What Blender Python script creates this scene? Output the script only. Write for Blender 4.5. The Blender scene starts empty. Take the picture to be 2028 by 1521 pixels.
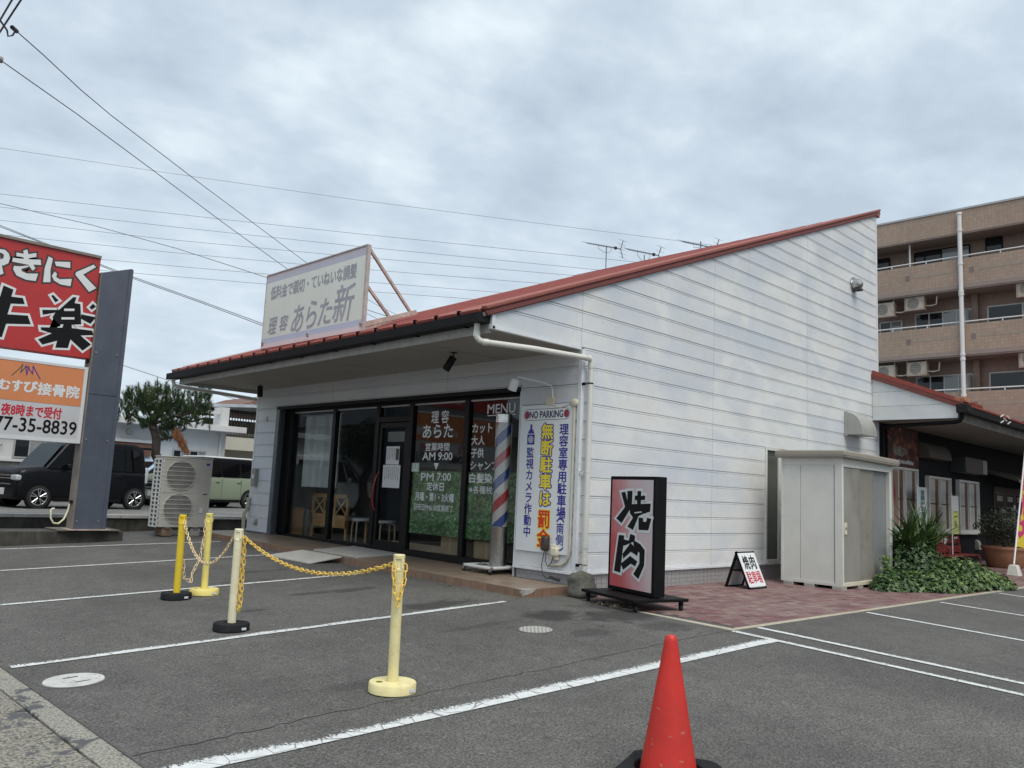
import bpy, bmesh, math, random
from mathutils import Vector, Matrix
random.seed(7)
R = math.radians
scene = bpy.context.scene
col = scene.collection

# ------------------------------------------------------------------ camera
CAM = Vector((-7.5852, -6.5317, 0.9141))
yaw, pitch, roll = 0.7960583, 0.1310264, 0.0467880
fw = Vector((math.cos(pitch)*math.cos(yaw), math.cos(pitch)*math.sin(yaw), math.sin(pitch)))
r0 = Vector((math.sin(yaw), -math.cos(yaw), 0)); u0 = r0.cross(fw)
rt = r0*math.cos(roll) + u0*math.sin(roll); up = -r0*math.sin(roll) + u0*math.cos(roll)
FPX = 1624.02
cd = bpy.data.cameras.new('camera'); cam = bpy.data.objects.new('camera', cd); col.objects.link(cam)
cam.matrix_world = Matrix(((rt.x, up.x, -fw.x, CAM.x), (rt.y, up.y, -fw.y, CAM.y), (rt.z, up.z, -fw.z, CAM.z), (0, 0, 0, 1)))
cd.sensor_width = 36; cd.lens = 36*FPX/2028; cd.clip_start = 0.05; cd.clip_end = 4000
scene.camera = cam

def ray(px, py):
    return (fw*FPX + rt*(px-1014) - up*(py-760.5)).normalized()
def at(px, py, **k):
    """point of the plane x=, y= or z= seen at this place of the photograph"""
    (n, v), = k.items(); i = 'xyz'.index(n); d = ray(px, py)
    return CAM + d*((v-CAM[i])/d[i])

# ------------------------------------------------------------------ light
SUN_AZ, SUN_EL = R(-112), R(58)         # direction towards the veiled sun
w = bpy.data.worlds.new('World'); scene.world = w; w.use_nodes = True
nt = w.node_tree; N = nt.nodes; L = nt.links
bg = N['Background']; bg.inputs[1].default_value = 0.1
sky = N.new('ShaderNodeTexSky'); sky.sky_type = 'NISHITA'; sky.sun_disc = False
sky.sun_elevation = SUN_EL; sky.sun_rotation = R(90) - SUN_AZ
tc = N.new('ShaderNodeTexCoord'); sep = N.new('ShaderNodeSeparateXYZ'); L.new(tc.outputs['Generated'], sep.inputs[0])
def wmath(op, a, b):
    m = N.new('ShaderNodeMath'); m.operation = op
    for i, v in enumerate((a, b)):
        if isinstance(v, (int, float)): m.inputs[i].default_value = v
        else: L.new(v, m.inputs[i])
    return m.outputs[0]
zz = wmath('ADD', wmath('MAXIMUM', sep.outputs[2], 0.0), 0.22)
cx_ = wmath('DIVIDE', sep.outputs[0], zz); cy_ = wmath('DIVIDE', sep.outputs[1], zz)
cmb = N.new('ShaderNodeCombineXYZ'); L.new(cx_, cmb.inputs[0]); L.new(cy_, cmb.inputs[1])
mp = N.new('ShaderNodeMapping'); mp.inputs['Rotation'].default_value = (0, 0, R(28)); mp.inputs['Scale'].default_value = (1.0, 1.2, 1)
L.new(cmb.outputs[0], mp.inputs[0])
n1 = N.new('ShaderNodeTexNoise'); n1.inputs['Scale'].default_value = 1.05; n1.inputs['Detail'].default_value = 5; n1.inputs['Roughness'].default_value = .5; n1.inputs['Distortion'].default_value = .1
n2 = N.new('ShaderNodeTexNoise'); n2.inputs['Scale'].default_value = 4.4; n2.inputs['Detail'].default_value = 7; n2.inputs['Roughness'].default_value = .55; n2.inputs['Distortion'].default_value = .1
L.new(mp.outputs[0], n1.inputs[0]); L.new(mp.outputs[0], n2.inputs[0])
mixn = wmath('ADD', wmath('MULTIPLY', n1.outputs[0], .5), wmath('MULTIPLY', n2.outputs[0], .5))
ramp = N.new('ShaderNodeValToRGB'); L.new(mixn, ramp.inputs[0])
e = ramp.color_ramp.elements
e[0].position = .37; e[0].color = (.40, .475, .56, 1)
e[1].position = .65; e[1].color = (.70, .785, .835, 1)
k = e.new(.5); k.color = (.51, .59, .67, 1)
hz = N.new('ShaderNodeMapRange'); L.new(sep.outputs[2], hz.inputs[0]); hz.inputs[1].default_value = 0; hz.inputs[2].default_value = .45; hz.inputs[3].default_value = .5; hz.inputs[4].default_value = 0
hmix = N.new('ShaderNodeMix'); hmix.data_type = 'RGBA'; L.new(hz.outputs[0], hmix.inputs[0]); L.new(ramp.outputs[0], hmix.inputs[6]); hmix.inputs[7].default_value = (.62, .71, .76, 1)
sc_ = N.new('ShaderNodeVectorMath'); sc_.operation = 'SCALE'; L.new(hmix.outputs[2], sc_.inputs[0]); sc_.inputs[3].default_value = 7.3
fin = N.new('ShaderNodeMix'); fin.data_type = 'RGBA'; fin.inputs[0].default_value = .94
L.new(sky.outputs[0], fin.inputs[6]); L.new(sc_.outputs[0], fin.inputs[7]); L.new(fin.outputs[2], bg.inputs[0])
sl = bpy.data.lights.new('sun', 'SUN'); sl.energy = 1.5; sl.angle = R(38); sl.color = (1, .95, .87)
so = bpy.data.objects.new('sun', sl); col.objects.link(so)
sd = Vector((math.cos(SUN_EL)*math.cos(SUN_AZ), math.cos(SUN_EL)*math.sin(SUN_AZ), math.sin(SUN_EL)))
so.rotation_euler = sd.to_track_quat('Z', 'Y').to_euler()
scene.view_settings.view_transform = 'Standard'; scene.view_settings.look = 'None'
scene.view_settings.gamma = 1; scene.view_settings.use_curve_mapping = False
scene.view_settings.exposure = 0.78
scene.cycles.max_bounces = 8; scene.cycles.transparent_max_bounces = 12
scene.cycles.use_denoising = True

# ------------------------------------------------------------------ object helpers
def tag(o, label=None, cat=None, group=None, kind=None):
    if label: o['label'] = label
    if cat: o['category'] = cat
    if group: o['group'] = group
    if kind: o['kind'] = kind
    return o
def empty(name, loc, rz=0, label=None, cat=None, group=None):
    o = bpy.data.objects.new(name, None); col.objects.link(o); o.location = loc; o.rotation_euler = (0, 0, rz)
    o.empty_display_size = .1
    return tag(o, label, cat, group)
def putmesh(name, me, parent=None):
    """link a mesh given in world coordinates below a parent that was placed by translation / z rotation"""
    o = bpy.data.objects.new(name, me); col.objects.link(o)
    if parent:
        o.parent = parent
    return o
class MB:
    def __init__(s): s.v = []; s.f = []; s.m = []; s.mi = 0
    def add(s, vs, fs):
        b = len(s.v); s.v += [tuple(p) for p in vs]; s.f += [tuple(b+i for i in f) for f in fs]; s.m += [s.mi]*len(fs); return s
    def box(s, x0, x1, y0, y1, z0, z1):
        return s.add([(x0,y0,z0),(x1,y0,z0),(x1,y1,z0),(x0,y1,z0),(x0,y0,z1),(x1,y0,z1),(x1,y1,z1),(x0,y1,z1)],
                     [(0,3,2,1),(4,5,6,7),(0,1,5,4),(1,2,6,5),(2,3,7,6),(3,0,4,7)])
    def obox(s, c, ax, ay, az):
        """box about centre c with half-extent vectors"""
        c, ax, ay, az = map(Vector, (c, ax, ay, az))
        P = [c-ax-ay-az, c+ax-ay-az, c+ax+ay-az, c-ax+ay-az, c-ax-ay+az, c+ax-ay+az, c+ax+ay+az, c-ax+ay+az]
        return s.add(P, [(0,3,2,1),(4,5,6,7),(0,1,5,4),(1,2,6,5),(2,3,7,6),(3,0,4,7)])
    def prism(s, pts, d):
        """closed polygon pts (3d) swept by vector d"""
        d = Vector(d); n = len(pts); P = [Vector(p) for p in pts]
        nrm = Vector((0,0,0))
        for i in range(n): nrm += P[i].cross(P[(i+1) % n])
        if nrm.dot(d) > 0: P.reverse()
        Q = [p+d for p in P]
        return s.add(P+Q, [tuple(range(n)), tuple(range(2*n-1, n-1, -1))] + [(i, i+n, (i+1) % n+n, (i+1) % n) for i in range(n)])
    def tube(s, path, r, n=10, cap=True, closed=False):
        path = [Vector(p) for p in path]; m = len(path); rings = []
        rr = r if isinstance(r, (list, tuple)) else [r]*m
        ref = None
        for i, p in enumerate(path):
            if closed: t = (path[(i+1) % m]-path[i-1]).normalized()
            else: t = (path[min(i+1, m-1)]-path[max(i-1, 0)]).normalized()
            if ref is None:
                ref = t.orthogonal().normalized()
            ref = (ref - t*ref.dot(t)).normalized(); b = t.cross(ref)
            rings.append([p + (ref*math.cos(2*math.pi*k/n) + b*math.sin(2*math.pi*k/n))*rr[i] for k in range(n)])
        vs = [v for ring in rings for v in ring]; fs = []
        for i in range(m if closed else m-1):
            a = i*n; c = ((i+1) % m)*n
            for k in range(n): fs.append((a+k, a+(k+1) % n, c+(k+1) % n, c+k))
        if cap and not closed:
            fs.append(tuple(range(n-1, -1, -1))); fs.append(tuple((m-1)*n+k for k in range(n)))
        return s.add(vs, fs)
    def lathe(s, prof, c=(0,0,0), n=24, ax=(0,0,1), cap=True):
        """profile [(r, h)] turned about the axis ax through c"""
        c = Vector(c); ax = Vector(ax).normalized(); e1 = ax.orthogonal().normalized(); e2 = ax.cross(e1)
        vs = []; fs = []; m = len(prof)
        for r, h in prof:
            for k in range(n):
                a = 2*math.pi*k/n; vs.append(c + ax*h + (e1*math.cos(a)+e2*math.sin(a))*r)
        for i in range(m-1):
            for k in range(n): fs.append((i*n+k, i*n+(k+1) % n, (i+1)*n+(k+1) % n, (i+1)*n+k))
        if cap and prof[0][0] > 1e-6: fs.append(tuple(range(n-1, -1, -1)))
        if cap and prof[-1][0] > 1e-6: fs.append(tuple((m-1)*n+k for k in range(n)))
        return s.add(vs, fs)
    def mesh(s, name, mats, smooth=True, ang=35):
        me = bpy.data.meshes.new(name); me.from_pydata(s.v, [], s.f)
        for m in (mats if isinstance(mats, (list, tuple)) else [mats]): me.materials.append(m)
        if any(s.m): me.polygons.foreach_set('material_index', s.m)
        if smooth:
            me.polygons.foreach_set('use_smooth', [True]*len(me.polygons)); me.set_sharp_from_angle(angle=R(ang))
        me.update(); return me
    def build(s, name, mats, parent=None, bevel=0, smooth=True, label=None, cat=None, group=None, kind=None, seg=2, ang=35):
        o = putmesh(name, s.mesh(name, mats, smooth, ang), parent)
        if bevel:
            b = o.modifiers.new('bevel', 'BEVEL'); b.width = bevel; b.segments = seg; b.limit_method = 'ANGLE'; b.angle_limit = R(40)
            b.harden_normals = False
        return tag(o, label, cat, group, kind)
def W(parent):
    """children of things are given in world coordinates: shift them back into their thing"""
    mi = parent.matrix_basis.inverted()
    def walk(o):
        for c in list(col.objects):
            if c.parent == o:
                pass
    for c in col.objects:
        if c.parent == parent and not c.get('_w'):
            c.matrix_parent_inverse = mi
            c['_w'] = 1
def copy_thing(o, parent=None):
    c = o.copy(); col.objects.link(c); c.parent = parent
    for ch in [x for x in col.objects if x.parent == o]:
        copy_thing(ch, c)
    return c

# ------------------------------------------------------------------ materials
def lin(h):
    h = h.lstrip('#'); v = [int(h[i:i+2], 16)/255 for i in (0, 2, 4)]
    return tuple(x/12.92 if x <= .04045 else ((x+.055)/1.055)**2.4 for x in v)
class NT:
    def __init__(s, name):
        s.m = bpy.data.materials.new(name); s.m.use_nodes = True; s.t = s.m.node_tree; s.n = s.t.nodes; s.l = s.t.links
        s.b = s.n['Principled BSDF']; s.out = s.n['Material Output']
    def node(s, t, **k):
        n = s.n.new(t)
        for a, b in k.items():
            if a.startswith('i_'): n.inputs[a[2:].replace('_', ' ')].default_value = b
            else: setattr(n, a, b)
        return n
    def link(s, a, b): s.l.new(a, b)
    def pos(s, scale=(1,1,1), rot=(0,0,0), obj=False):
        if obj: g = s.node('ShaderNodeTexCoord').outputs['Object']
        else: g = s.node('ShaderNodeNewGeometry').outputs['Position']
        m = s.node('ShaderNodeMapping'); m.inputs['Scale'].default_value = scale; m.inputs['Rotation'].default_value = rot
        s.link(g, m.inputs[0]); return m.outputs[0]
    def noise(s, vec, scale, detail=4, rough=.5, dist=0):
        n = s.node('ShaderNodeTexNoise'); n.inputs['Scale'].default_value = scale; n.inputs['Detail'].default_value = detail
        n.inputs['Roughness'].default_value = rough; n.inputs['Distortion'].default_value = dist; s.link(vec, n.inputs[0]); return n.outputs[0]
    def ramp(s, fac, *st):
        r = s.node('ShaderNodeValToRGB'); s.link(fac, r.inputs[0]); el = r.color_ramp.elements
        while len(el) < len(st): el.new(.5)
        for q, (p, c) in zip(el, st):
            q.position = p; q.color = (c, c, c, 1) if isinstance(c, (int, float)) else (*c, 1)
        return r.outputs[0]
    def mix(s, f, a, b, mode='MIX'):
        m = s.node('ShaderNodeMix', data_type='RGBA', blend_type=mode)
        for i, v in ((0, f), (6, a), (7, b)):
            if isinstance(v, (int, float)): m.inputs[i].default_value = v
            elif isinstance(v, tuple): m.inputs[i].default_value = (*v[:3], 1)
            else: s.link(v, m.inputs[i])
        return m.outputs[2]
    def math(s, op, a, b=0.0, c=None):
        m = s.node('ShaderNodeMath', operation=op)
        for i, v in enumerate((a, b) if c is None else (a, b, c)):
            if isinstance(v, (int, float)): m.inputs[i].default_value = v
            else: s.link(v, m.inputs[i])
        return m.outputs[0]
    def bump(s, h, strength=.3, dist=.01):
        b = s.node('ShaderNodeBump'); b.inputs['Strength'].default_value = strength; b.inputs['Distance'].default_value = dist
        s.link(h, b.inputs['Height']); s.link(b.outputs[0], s.b.inputs['Normal'])
    def color(s, c):
        if isinstance(c, tuple): s.b.inputs['Base Color'].default_value = (*c[:3], 1)
        else: s.link(c, s.b.inputs['Base Color'])
    def rnd(s): return s.node('ShaderNodeObjectInfo').outputs['Random']
def mat(name, c, rough=.6, metal=0, var=.12, scale=3, dirt=.0, dirtc=(.12, .1, .08), bump=.0, bscale=200, spec=.5, rv=0, obj=False, streak=0):
    if isinstance(c, str): c = lin(c)
    t = NT(name); p = t.pos(obj=obj)
    n = t.noise(p, scale, 5, .6)
    dark = tuple(x*(1-var) for x in c); lite = tuple(min(1, x*(1+var)) for x in c)
    cc = t.ramp(n, (.3, dark), (.7, lite))
    if rv:
        cc = t.mix(t.math('MULTIPLY', t.rnd(), rv), cc, tuple(x*.55 for x in c))
    if dirt:
        d = t.noise(t.pos((1, 1, .25) if streak else (1, 1, 1), obj=obj), scale*2.3, 6, .7, .4)
        cc = t.mix(t.math('MULTIPLY', t.ramp(d, (.48, 0.0), (.75, 1.0)), dirt), cc, dirtc)
    t.color(cc); t.b.inputs['Roughness'].default_value = rough; t.b.inputs['Metallic'].default_value = metal
    t.b.inputs['Specular IOR Level'].default_value = spec
    if bump: t.bump(t.noise(p, bscale, 3, .6), bump, .004)
    return t.m

# asphalt with aggregate, stains and faint crack-free wear
def asphalt(name, base=(.106, .103, .096), stains=()):
    t = NT(name); p = t.pos()
    big = t.noise(p, .55, 5, .6, .3); mid = t.noise(p, 6, 5, .7); fine = t.noise(p, 72, 3, .85)
    v = t.node('ShaderNodeTexVoronoi'); v.inputs['Scale'].default_value = 85; t.link(p, v.inputs[0])
    c = t.ramp(big, (.3, tuple(x*.74 for x in base)), (.52, base), (.7, tuple(x*1.2 for x in base)))
    c = t.mix(t.math('MULTIPLY', t.ramp(t.noise(t.pos((1, .16, 1), (0, 0, .25)), 1.5, 4, .6, .2), (.52, 0.0), (.68, 1.0)), .22), c, tuple(x*.5 for x in base))
    c = t.mix(t.math('MULTIPLY', t.ramp(t.noise(p, 2.6, 5, .7), (.66, 0.0), (.70, 1.0)), .35), c, tuple(x*.6 for x in base))
    c = t.mix(.5, c, t.ramp(mid, (.25, .62), (.75, 1.3)), 'MULTIPLY')
    c = t.mix(.95, c, t.ramp(fine, (.30, .22), (.5, 1.0), (.72, 2.4)), 'MULTIPLY')
    sp = t.math('MULTIPLY', t.ramp(v.outputs['Distance'], (.10, 1.0), (.2, 0.0)), t.ramp(t.noise(p, 33, 2, .5), (.52, 0.0), (.6, .8)))
    c = t.mix(sp, c, (.36, .35, .33))
    t.color(c)
    geo = t.node('ShaderNodeNewGeometry').outputs['Position']
    for (sx, sy, rx, ry, a) in stains:
        # irregular damp patch left by dripping water
        mpn = t.node('ShaderNodeMapping'); mpn.inputs['Location'].default_value = (-sx/rx, -sy/ry, 0); mpn.inputs['Scale'].default_value = (1/rx, 1/ry, 0)
        t.link(geo, mpn.inputs[0])
        ln = t.node('ShaderNodeVectorMath', operation='LENGTH'); t.link(mpn.outputs[0], ln.inputs[0])
        dd = t.math('ADD', ln.outputs['Value'], t.math('MULTIPLY', t.math('SUBTRACT', t.noise(p, 4.2, 5, .65), .5), 2.4))
        f = t.math('MULTIPLY', t.ramp(dd, (.55, 1.0), (1.0, 0.0)), a)
        c = t.mix(f, c, (.030, .030, .029))
        t.color(c)
    t.b.inputs['Roughness'].default_value = .85; t.b.inputs['Specular IOR Level'].default_value = .3
    t.bump(fine, .9, .006)
    return t.m
M = {}
M['asphalt'] = asphalt('asphalt lot', stains=[(-1.35,-.95,.38,.32,.8), (-.75,-1.35,.75,.4,.75), (-.35,-.85,.5,.3,.7), (-1.0,-2.0,.35,.25,.5), (-1.9,.25,.55,.22,.7), (-2.1,1.55,.5,.14,.6), (-2.6,1.6,.35,.1,.5),
                                                (-1.75,-1.75,.3,.2,.5), (-3.6,1.0,.16,.1,.55), (-2.2,3.5,.5,.1,.5), (-2.75,2.8,.4,.08,.5), (-2.3,-.9,.6,.08,.4), (-4.4,-1.9,.2,.1,.3)])
M['road'] = asphalt('road asphalt', (.07, .07, .07))
M['asphalt2'] = asphalt('neighbouring lot surface', (.17, .168, .16))

def siding(name, a=(.63, .68, .735), b=(.72, .735, .725), warm=(.66, .65, .60)):
    t = NT(name); p = t.pos()
    blk = t.noise(t.pos((1.0, 1.0, 1.6)), .8, 5, .6, .5)
    c = t.ramp(t.math('ADD', t.math('MULTIPLY', t.rnd(), .14), t.math('MULTIPLY', blk, 1.0)), (.42, a), (.56, tuple((x+y)/2 for x, y in zip(a, b))), (.66, b))
    st = t.noise(t.pos((1.0, 1.0, 2.4)), 1.1, 6, .7, .4)
    c = t.mix(t.math('MULTIPLY', t.ramp(st, (.48, 0.0), (.68, 1.0)), .5), c, warm)
    sm = t.noise(t.pos((1, 1, 1)), 5, 7, .78, .6)
    c = t.mix(t.math('MULTIPLY', t.ramp(sm, (.56, 0.0), (.76, 1.0)), .35), c, (.42, .43, .45))
    spk = t.noise(p, 26, 4, .8)
    c = t.mix(t.math('MULTIPLY', t.ramp(spk, (.70, 0.0), (.76, 1.0)), .35), c, (.25, .24, .22))
    c = t.mix(.5, c, t.ramp(t.noise(t.pos((1, 1, 3)), 70, 2, .6), (.3, .86), (.7, 1.08)), 'MULTIPLY')
    t.color(c); t.b.inputs['Roughness'].default_value = .62; t.b.inputs['Specular IOR Level'].default_value = .35
    t.bump(t.noise(t.pos((1, 1, 3)), 55, 3, .7), .55, .006)
    return t.m
M['siding'] = siding('repainted white siding', (.56, .60, .65), (.71, .72, .71), (.64, .62, .575))
M['sidefront'] = siding('front siding paint', (.60, .62, .67), (.66, .67, .67), (.60, .58, .54))
M['wallcore'] = mat('wall core', (.05, .05, .055), .9); M['wallback'] = mat('grey sealant behind boards', (.46, .46, .47), .9)
M['trim'] = mat('white painted trim', (.66, .68, .70), .5, var=.07, dirt=.25, scale=5, dirtc=(.3, .29, .27))
M['soffit'] = mat('soffit board', (.36, .335, .30), .8, var=.08, scale=2, dirt=.25, dirtc=(.22, .2, .18))
M['fasciab'] = mat('grey painted fascia', (.42, .41, .39), .7, var=.12, scale=6, dirt=.5, dirtc=(.22, .21, .2), streak=1)
M['gutter'] = mat('black gutter', (.012, .0125, .014), .6, var=.3, scale=20, dirt=.3, dirtc=(.06, .06, .06), spec=.2)
M['redroof'] = mat('red painted metal roof', (.25, .050, .036), .42, var=.14, scale=2.5, dirt=.25, dirtc=(.2, .08, .06))
M['redfade'] = mat('faded red flashing', (.26, .075, .058), .5, var=.1, scale=3, dirt=.2, dirtc=(.22, .12, .1))
M['redrib'] = mat('sun faded red ridge cap', (.36, .14, .11), .5, var=.15, scale=3, dirt=.2, dirtc=(.3, .14, .12))
M['reddark'] = mat('dull red verge board', (.16, .042, .035), .55, var=.12, scale=4)
M['black'] = mat('black aluminium', (.006, .006, .0065), .4, var=.2, scale=8, spec=.25)
M['blackp'] = mat('black paint', (.005, .005, .0055), .6, var=.25, scale=9, dirt=.15, dirtc=(.03, .027, .025), spec=.15)
M['blackrub'] = mat('black rubber', (.013, .014, .016), .8, var=.25, scale=14, dirt=.3, dirtc=(.05, .05, .05), bump=.2, spec=.2)
M['jamb'] = mat('grey metal jamb', (.10, .115, .13), .4, var=.12, scale=3)
M['pipe'] = mat('cream pvc pipe', (.62, .61, .56), .35, var=.06, scale=4, dirt=.15, dirtc=(.4, .38, .32))
M['conduit'] = mat('cream conduit', (.50, .47, .38), .45, var=.1, scale=10, dirt=.2)
M['whitep'] = mat('white plastic', (.70, .70, .68), .4, var=.04)
M['cream'] = mat('cream plastic', (.62, .57, .44), .45, var=.06)
M['grey'] = mat('grey plastic', (.28, .27, .25), .5, var=.08)
M['steel'] = mat('brushed steel', (.48, .48, .47), .28, 1, var=.15, scale=30, bump=.05)
M['zinc'] = mat('galvanised steel', (.40, .40, .39), .45, .9, var=.15, scale=12)
M['rust'] = mat('rusty angle iron', (.46, .37, .33), .8, var=.25, scale=9, dirt=.75, dirtc=(.20, .075, .035), spec=.2)
M['tilebase'] = mat('lilac grey mosaic tile', (.33, .32, .32), .4, var=.12, scale=20, rv=.15, dirt=.2)
M['grout'] = mat('dark grout', (.10, .095, .09), .9)
M['concrete'] = mat('concrete', (.34, .33, .30), .9, var=.15, scale=4, dirt=.4, dirtc=(.16, .15, .13), bump=.5, bscale=60)
M['oldconc'] = mat('mossy old concrete', (.060, .056, .047), .95, var=.4, scale=3, dirt=.85, dirtc=(.014, .014, .010), bump=.7, bscale=30, streak=1)
M['kerbtop'] = mat('pale kerb top', (.42, .41, .39), .9, var=.15, scale=4, dirt=.4, dirtc=(.2, .19, .17))
M['stone'] = mat('mossy boulder', (.13, .125, .105), .95, var=.4, scale=7, dirt=.7, dirtc=(.035, .035, .025), bump=1, bscale=22)
M['yellow1'] = mat('bright yellow plastic', (.78, .56, .03), .45, var=.07, scale=6, bump=.1, bscale=40, dirt=.45, dirtc=(.5, .42, .15))
M['yellow2'] = mat('faded yellow plastic', (.78, .66, .20), .5, var=.06, scale=5, bump=.1, bscale=40, dirt=.45, dirtc=(.55, .45, .2))
M['yellow3'] = mat('pale cream yellow plastic', (.76, .68, .36), .5, var=.06, scale=5, bump=.1, bscale=40, dirt=.45, dirtc=(.5, .36, .1))
M['ivoryp'] = mat('bleached ivory plastic', (.74, .70, .50), .5, var=.06, scale=5, bump=.1, bscale=40, dirt=.45, dirtc=(.6, .5, .2))
M['chainy'] = mat('yellow plastic chain', (.78, .52, .10), .45, var=.15, scale=30)
M['chainw'] = mat('bleached chain', (.72, .56, .33), .5, var=.2, scale=20)
M['conered'] = mat('red plastic cone', (.52, .020, .012), .45, var=.16, scale=4, dirt=.35, dirtc=(.30, .05, .035), bump=.15, bscale=60)
M['shedw'] = mat('white shed panel', (.60, .605, .56), .45, var=.06, scale=1.6, dirt=.25, dirtc=(.40, .41, .40))
M['shedt'] = mat('taupe shed trim', (.28, .26, .215), .5, var=.08, scale=4)
t = NT('scuffed grey shed door'); p = t.pos()
c = t.ramp(t.noise(p, 1.5, 4, .6), (.3, (.235, .225, .20)), (.7, (.30, .29, .26)))
c = t.mix(t.math('MULTIPLY', t.ramp(t.noise(t.pos((1, 1, .5)), 2.3, 4, .6, .5), (.5, 0.0), (.72, 1.0)), .55), c, (.135, .125, .115))
t.color(c); t.b.inputs['Roughness'].default_value = .5; M['shedd'] = t.m
M['shedd3'] = mat('cool grey shed door', (.20, .205, .205), .5, var=.1, scale=2); M['shedd2'] = mat('stained taupe shed door', (.24, .225, .195), .5, var=.1, scale=2, dirt=.7, dirtc=(.11, .10, .095))
M['orange'] = mat('faded orange sign film', (.60, .215, .085), .45, var=.05, scale=2)
M['signred'] = mat('red sign film', (.42, .025, .025), .4, var=.08, scale=1.5)
M['signwhite'] = mat('white sign face', (.60, .61, .62), .4, var=.04, scale=2)
M['signgrey'] = mat('aged grey sign face', (.50, .50, .51), .45, var=.05, scale=2)
M['plate'] = mat('white sign plate', (.70, .72, .73), .35, var=.02)
M['inkblack'] = mat('black ink', (.006, .006, .007), .5, var=.1, spec=.2)
M['inkwhite'] = mat('white ink', (.66, .68, .68), .4, var=.03)
M['inkblue'] = mat('navy ink', (.030, .020, .26), .4, var=.05)
M['inkred'] = mat('crimson ink', (.50, .012, .03), .4, var=.05)
M['inkyel'] = mat('yellow ink', (.80, .66, .03), .4, var=.05)
M['inkfire'] = mat('orange red ink', (.62, .035, .01), .4, var=.05)
M['inkmaroon'] = mat('maroon ink', (.22, .015, .05), .4, var=.05)
M['inkfade'] = mat('faded violet grey ink', (.33, .325, .37), .5, var=.15, scale=6)
M['inkgreen'] = mat('dark green ink', (.05, .09, .05), .4)
M['inkbrown'] = mat('dark brown ink', (.05, .035, .03), .4)
M['polepaint'] = mat('slate blue painted steel', (.068, .080, .108), .5, var=.18, scale=2.5, dirt=.3, dirtc=(.10, .115, .14), streak=1)
M['poleedge'] = mat('weathered taupe steel edge', (.20, .175, .15), .7, var=.25, scale=3, dirt=.5, dirtc=(.13, .075, .045), streak=1)
M['acw'] = mat('ivory grey enamel', (.47, .455, .415), .45, var=.06, scale=3, dirt=.12, dirtc=(.3, .28, .25))
M['acw2'] = mat('pale enamel side grille', (.60, .60, .57), .45, var=.05)
M['acdark'] = mat('dark coil', (.05, .055, .055), .6, var=.3, scale=40)
M['acfan'] = mat('fan shroud grey', (.20, .20, .185), .7, var=.15, scale=8)
M['wood'] = mat('honey pine wood', (.58, .33, .13), .5, var=.2, scale=4)
M['woodd'] = mat('pale birch wood', (.60, .47, .30), .5, var=.15, scale=4)
M['brownroof'] = mat('brown roof', (.16, .07, .045), .7, var=.2, scale=3)
M['hwhite'] = mat('white rendered wall', (.56, .56, .55), .8, var=.06, scale=1.2, dirt=.2, dirtc=(.38, .37, .35), streak=1)
M['hdado'] = mat('dark dado', (.09, .09, .09), .85, var=.2, scale=3)
M['hcream'] = mat('cream siding', (.50, .48, .40), .7, var=.07, scale=2)
M['wgrey'] = mat('aluminium frame', (.42, .43, .43), .4, .3, var=.05)
M['whitef'] = mat('white window frame', (.62, .61, .57), .45, var=.06, scale=6, dirt=.15, dirtc=(.4, .36, .3))
M['barkm'] = mat('pine bark', (.07, .055, .045), .95, var=.4, scale=6, bump=1, bscale=25)
M['terra'] = mat('terracotta pot', (.30, .15, .085), .8, var=.18, scale=4, dirt=.3, dirtc=(.2, .1, .06))
M['benchred'] = mat('worn red bench paint', (.16, .020, .020), .45, var=.2, scale=6, dirt=.2, dirtc=(.12, .03, .03))
M['whitebase'] = mat('white poured base', (.55, .54, .48), .7, var=.1, scale=8, dirt=.3, dirtc=(.3, .28, .22))
M['wire'] = mat('black cable', (.03, .03, .035), .6)
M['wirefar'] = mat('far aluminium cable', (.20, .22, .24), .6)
M['aptbrown'] = None
def tiled(name, base, grout, sx, sz, bands=True):
    t = NT(name); g = t.node('ShaderNodeNewGeometry').outputs['Position']; s = t.node('ShaderNodeSeparateXYZ'); t.link(g, s.inputs[0])
    cb = t.node('ShaderNodeCombineXYZ'); t.link(t.math('ADD', s.outputs[1], t.math('MULTIPLY', s.outputs[0], 1)), cb.inputs[0]); t.link(s.outputs[2], cb.inputs[1])
    b = t.node('ShaderNodeTexBrick'); t.link(cb.outputs[0], b.inputs[0]); b.offset = 0
    b.inputs['Scale'].default_value = 1; b.inputs['Brick Width'].default_value = sx; b.inputs['Row Height'].default_value = sz; b.inputs['Mortar Size'].default_value = sx*.055
    b.inputs['Color1'].default_value = (*base, 1); b.inputs['Color2'].default_value = (*[x*.85 for x in base], 1); b.inputs['Mortar'].default_value = (*grout, 1)
    t.color(t.mix(.4, b.outputs[0], t.ramp(t.noise(t.pos(), .7, 4, .6), (.3, .8), (.7, 1.15)), 'MULTIPLY')); t.b.inputs['Roughness'].default_value = .5
    return t.m
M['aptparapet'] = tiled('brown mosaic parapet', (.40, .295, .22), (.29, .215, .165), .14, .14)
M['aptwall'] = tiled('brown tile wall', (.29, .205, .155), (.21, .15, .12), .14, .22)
M['aptband'] = mat('mauve band', (.29, .235, .205), .7, var=.08)
M['aptsoffit'] = mat('taupe balcony soffit', (.30, .26, .23), .8, var=.1)
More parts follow.
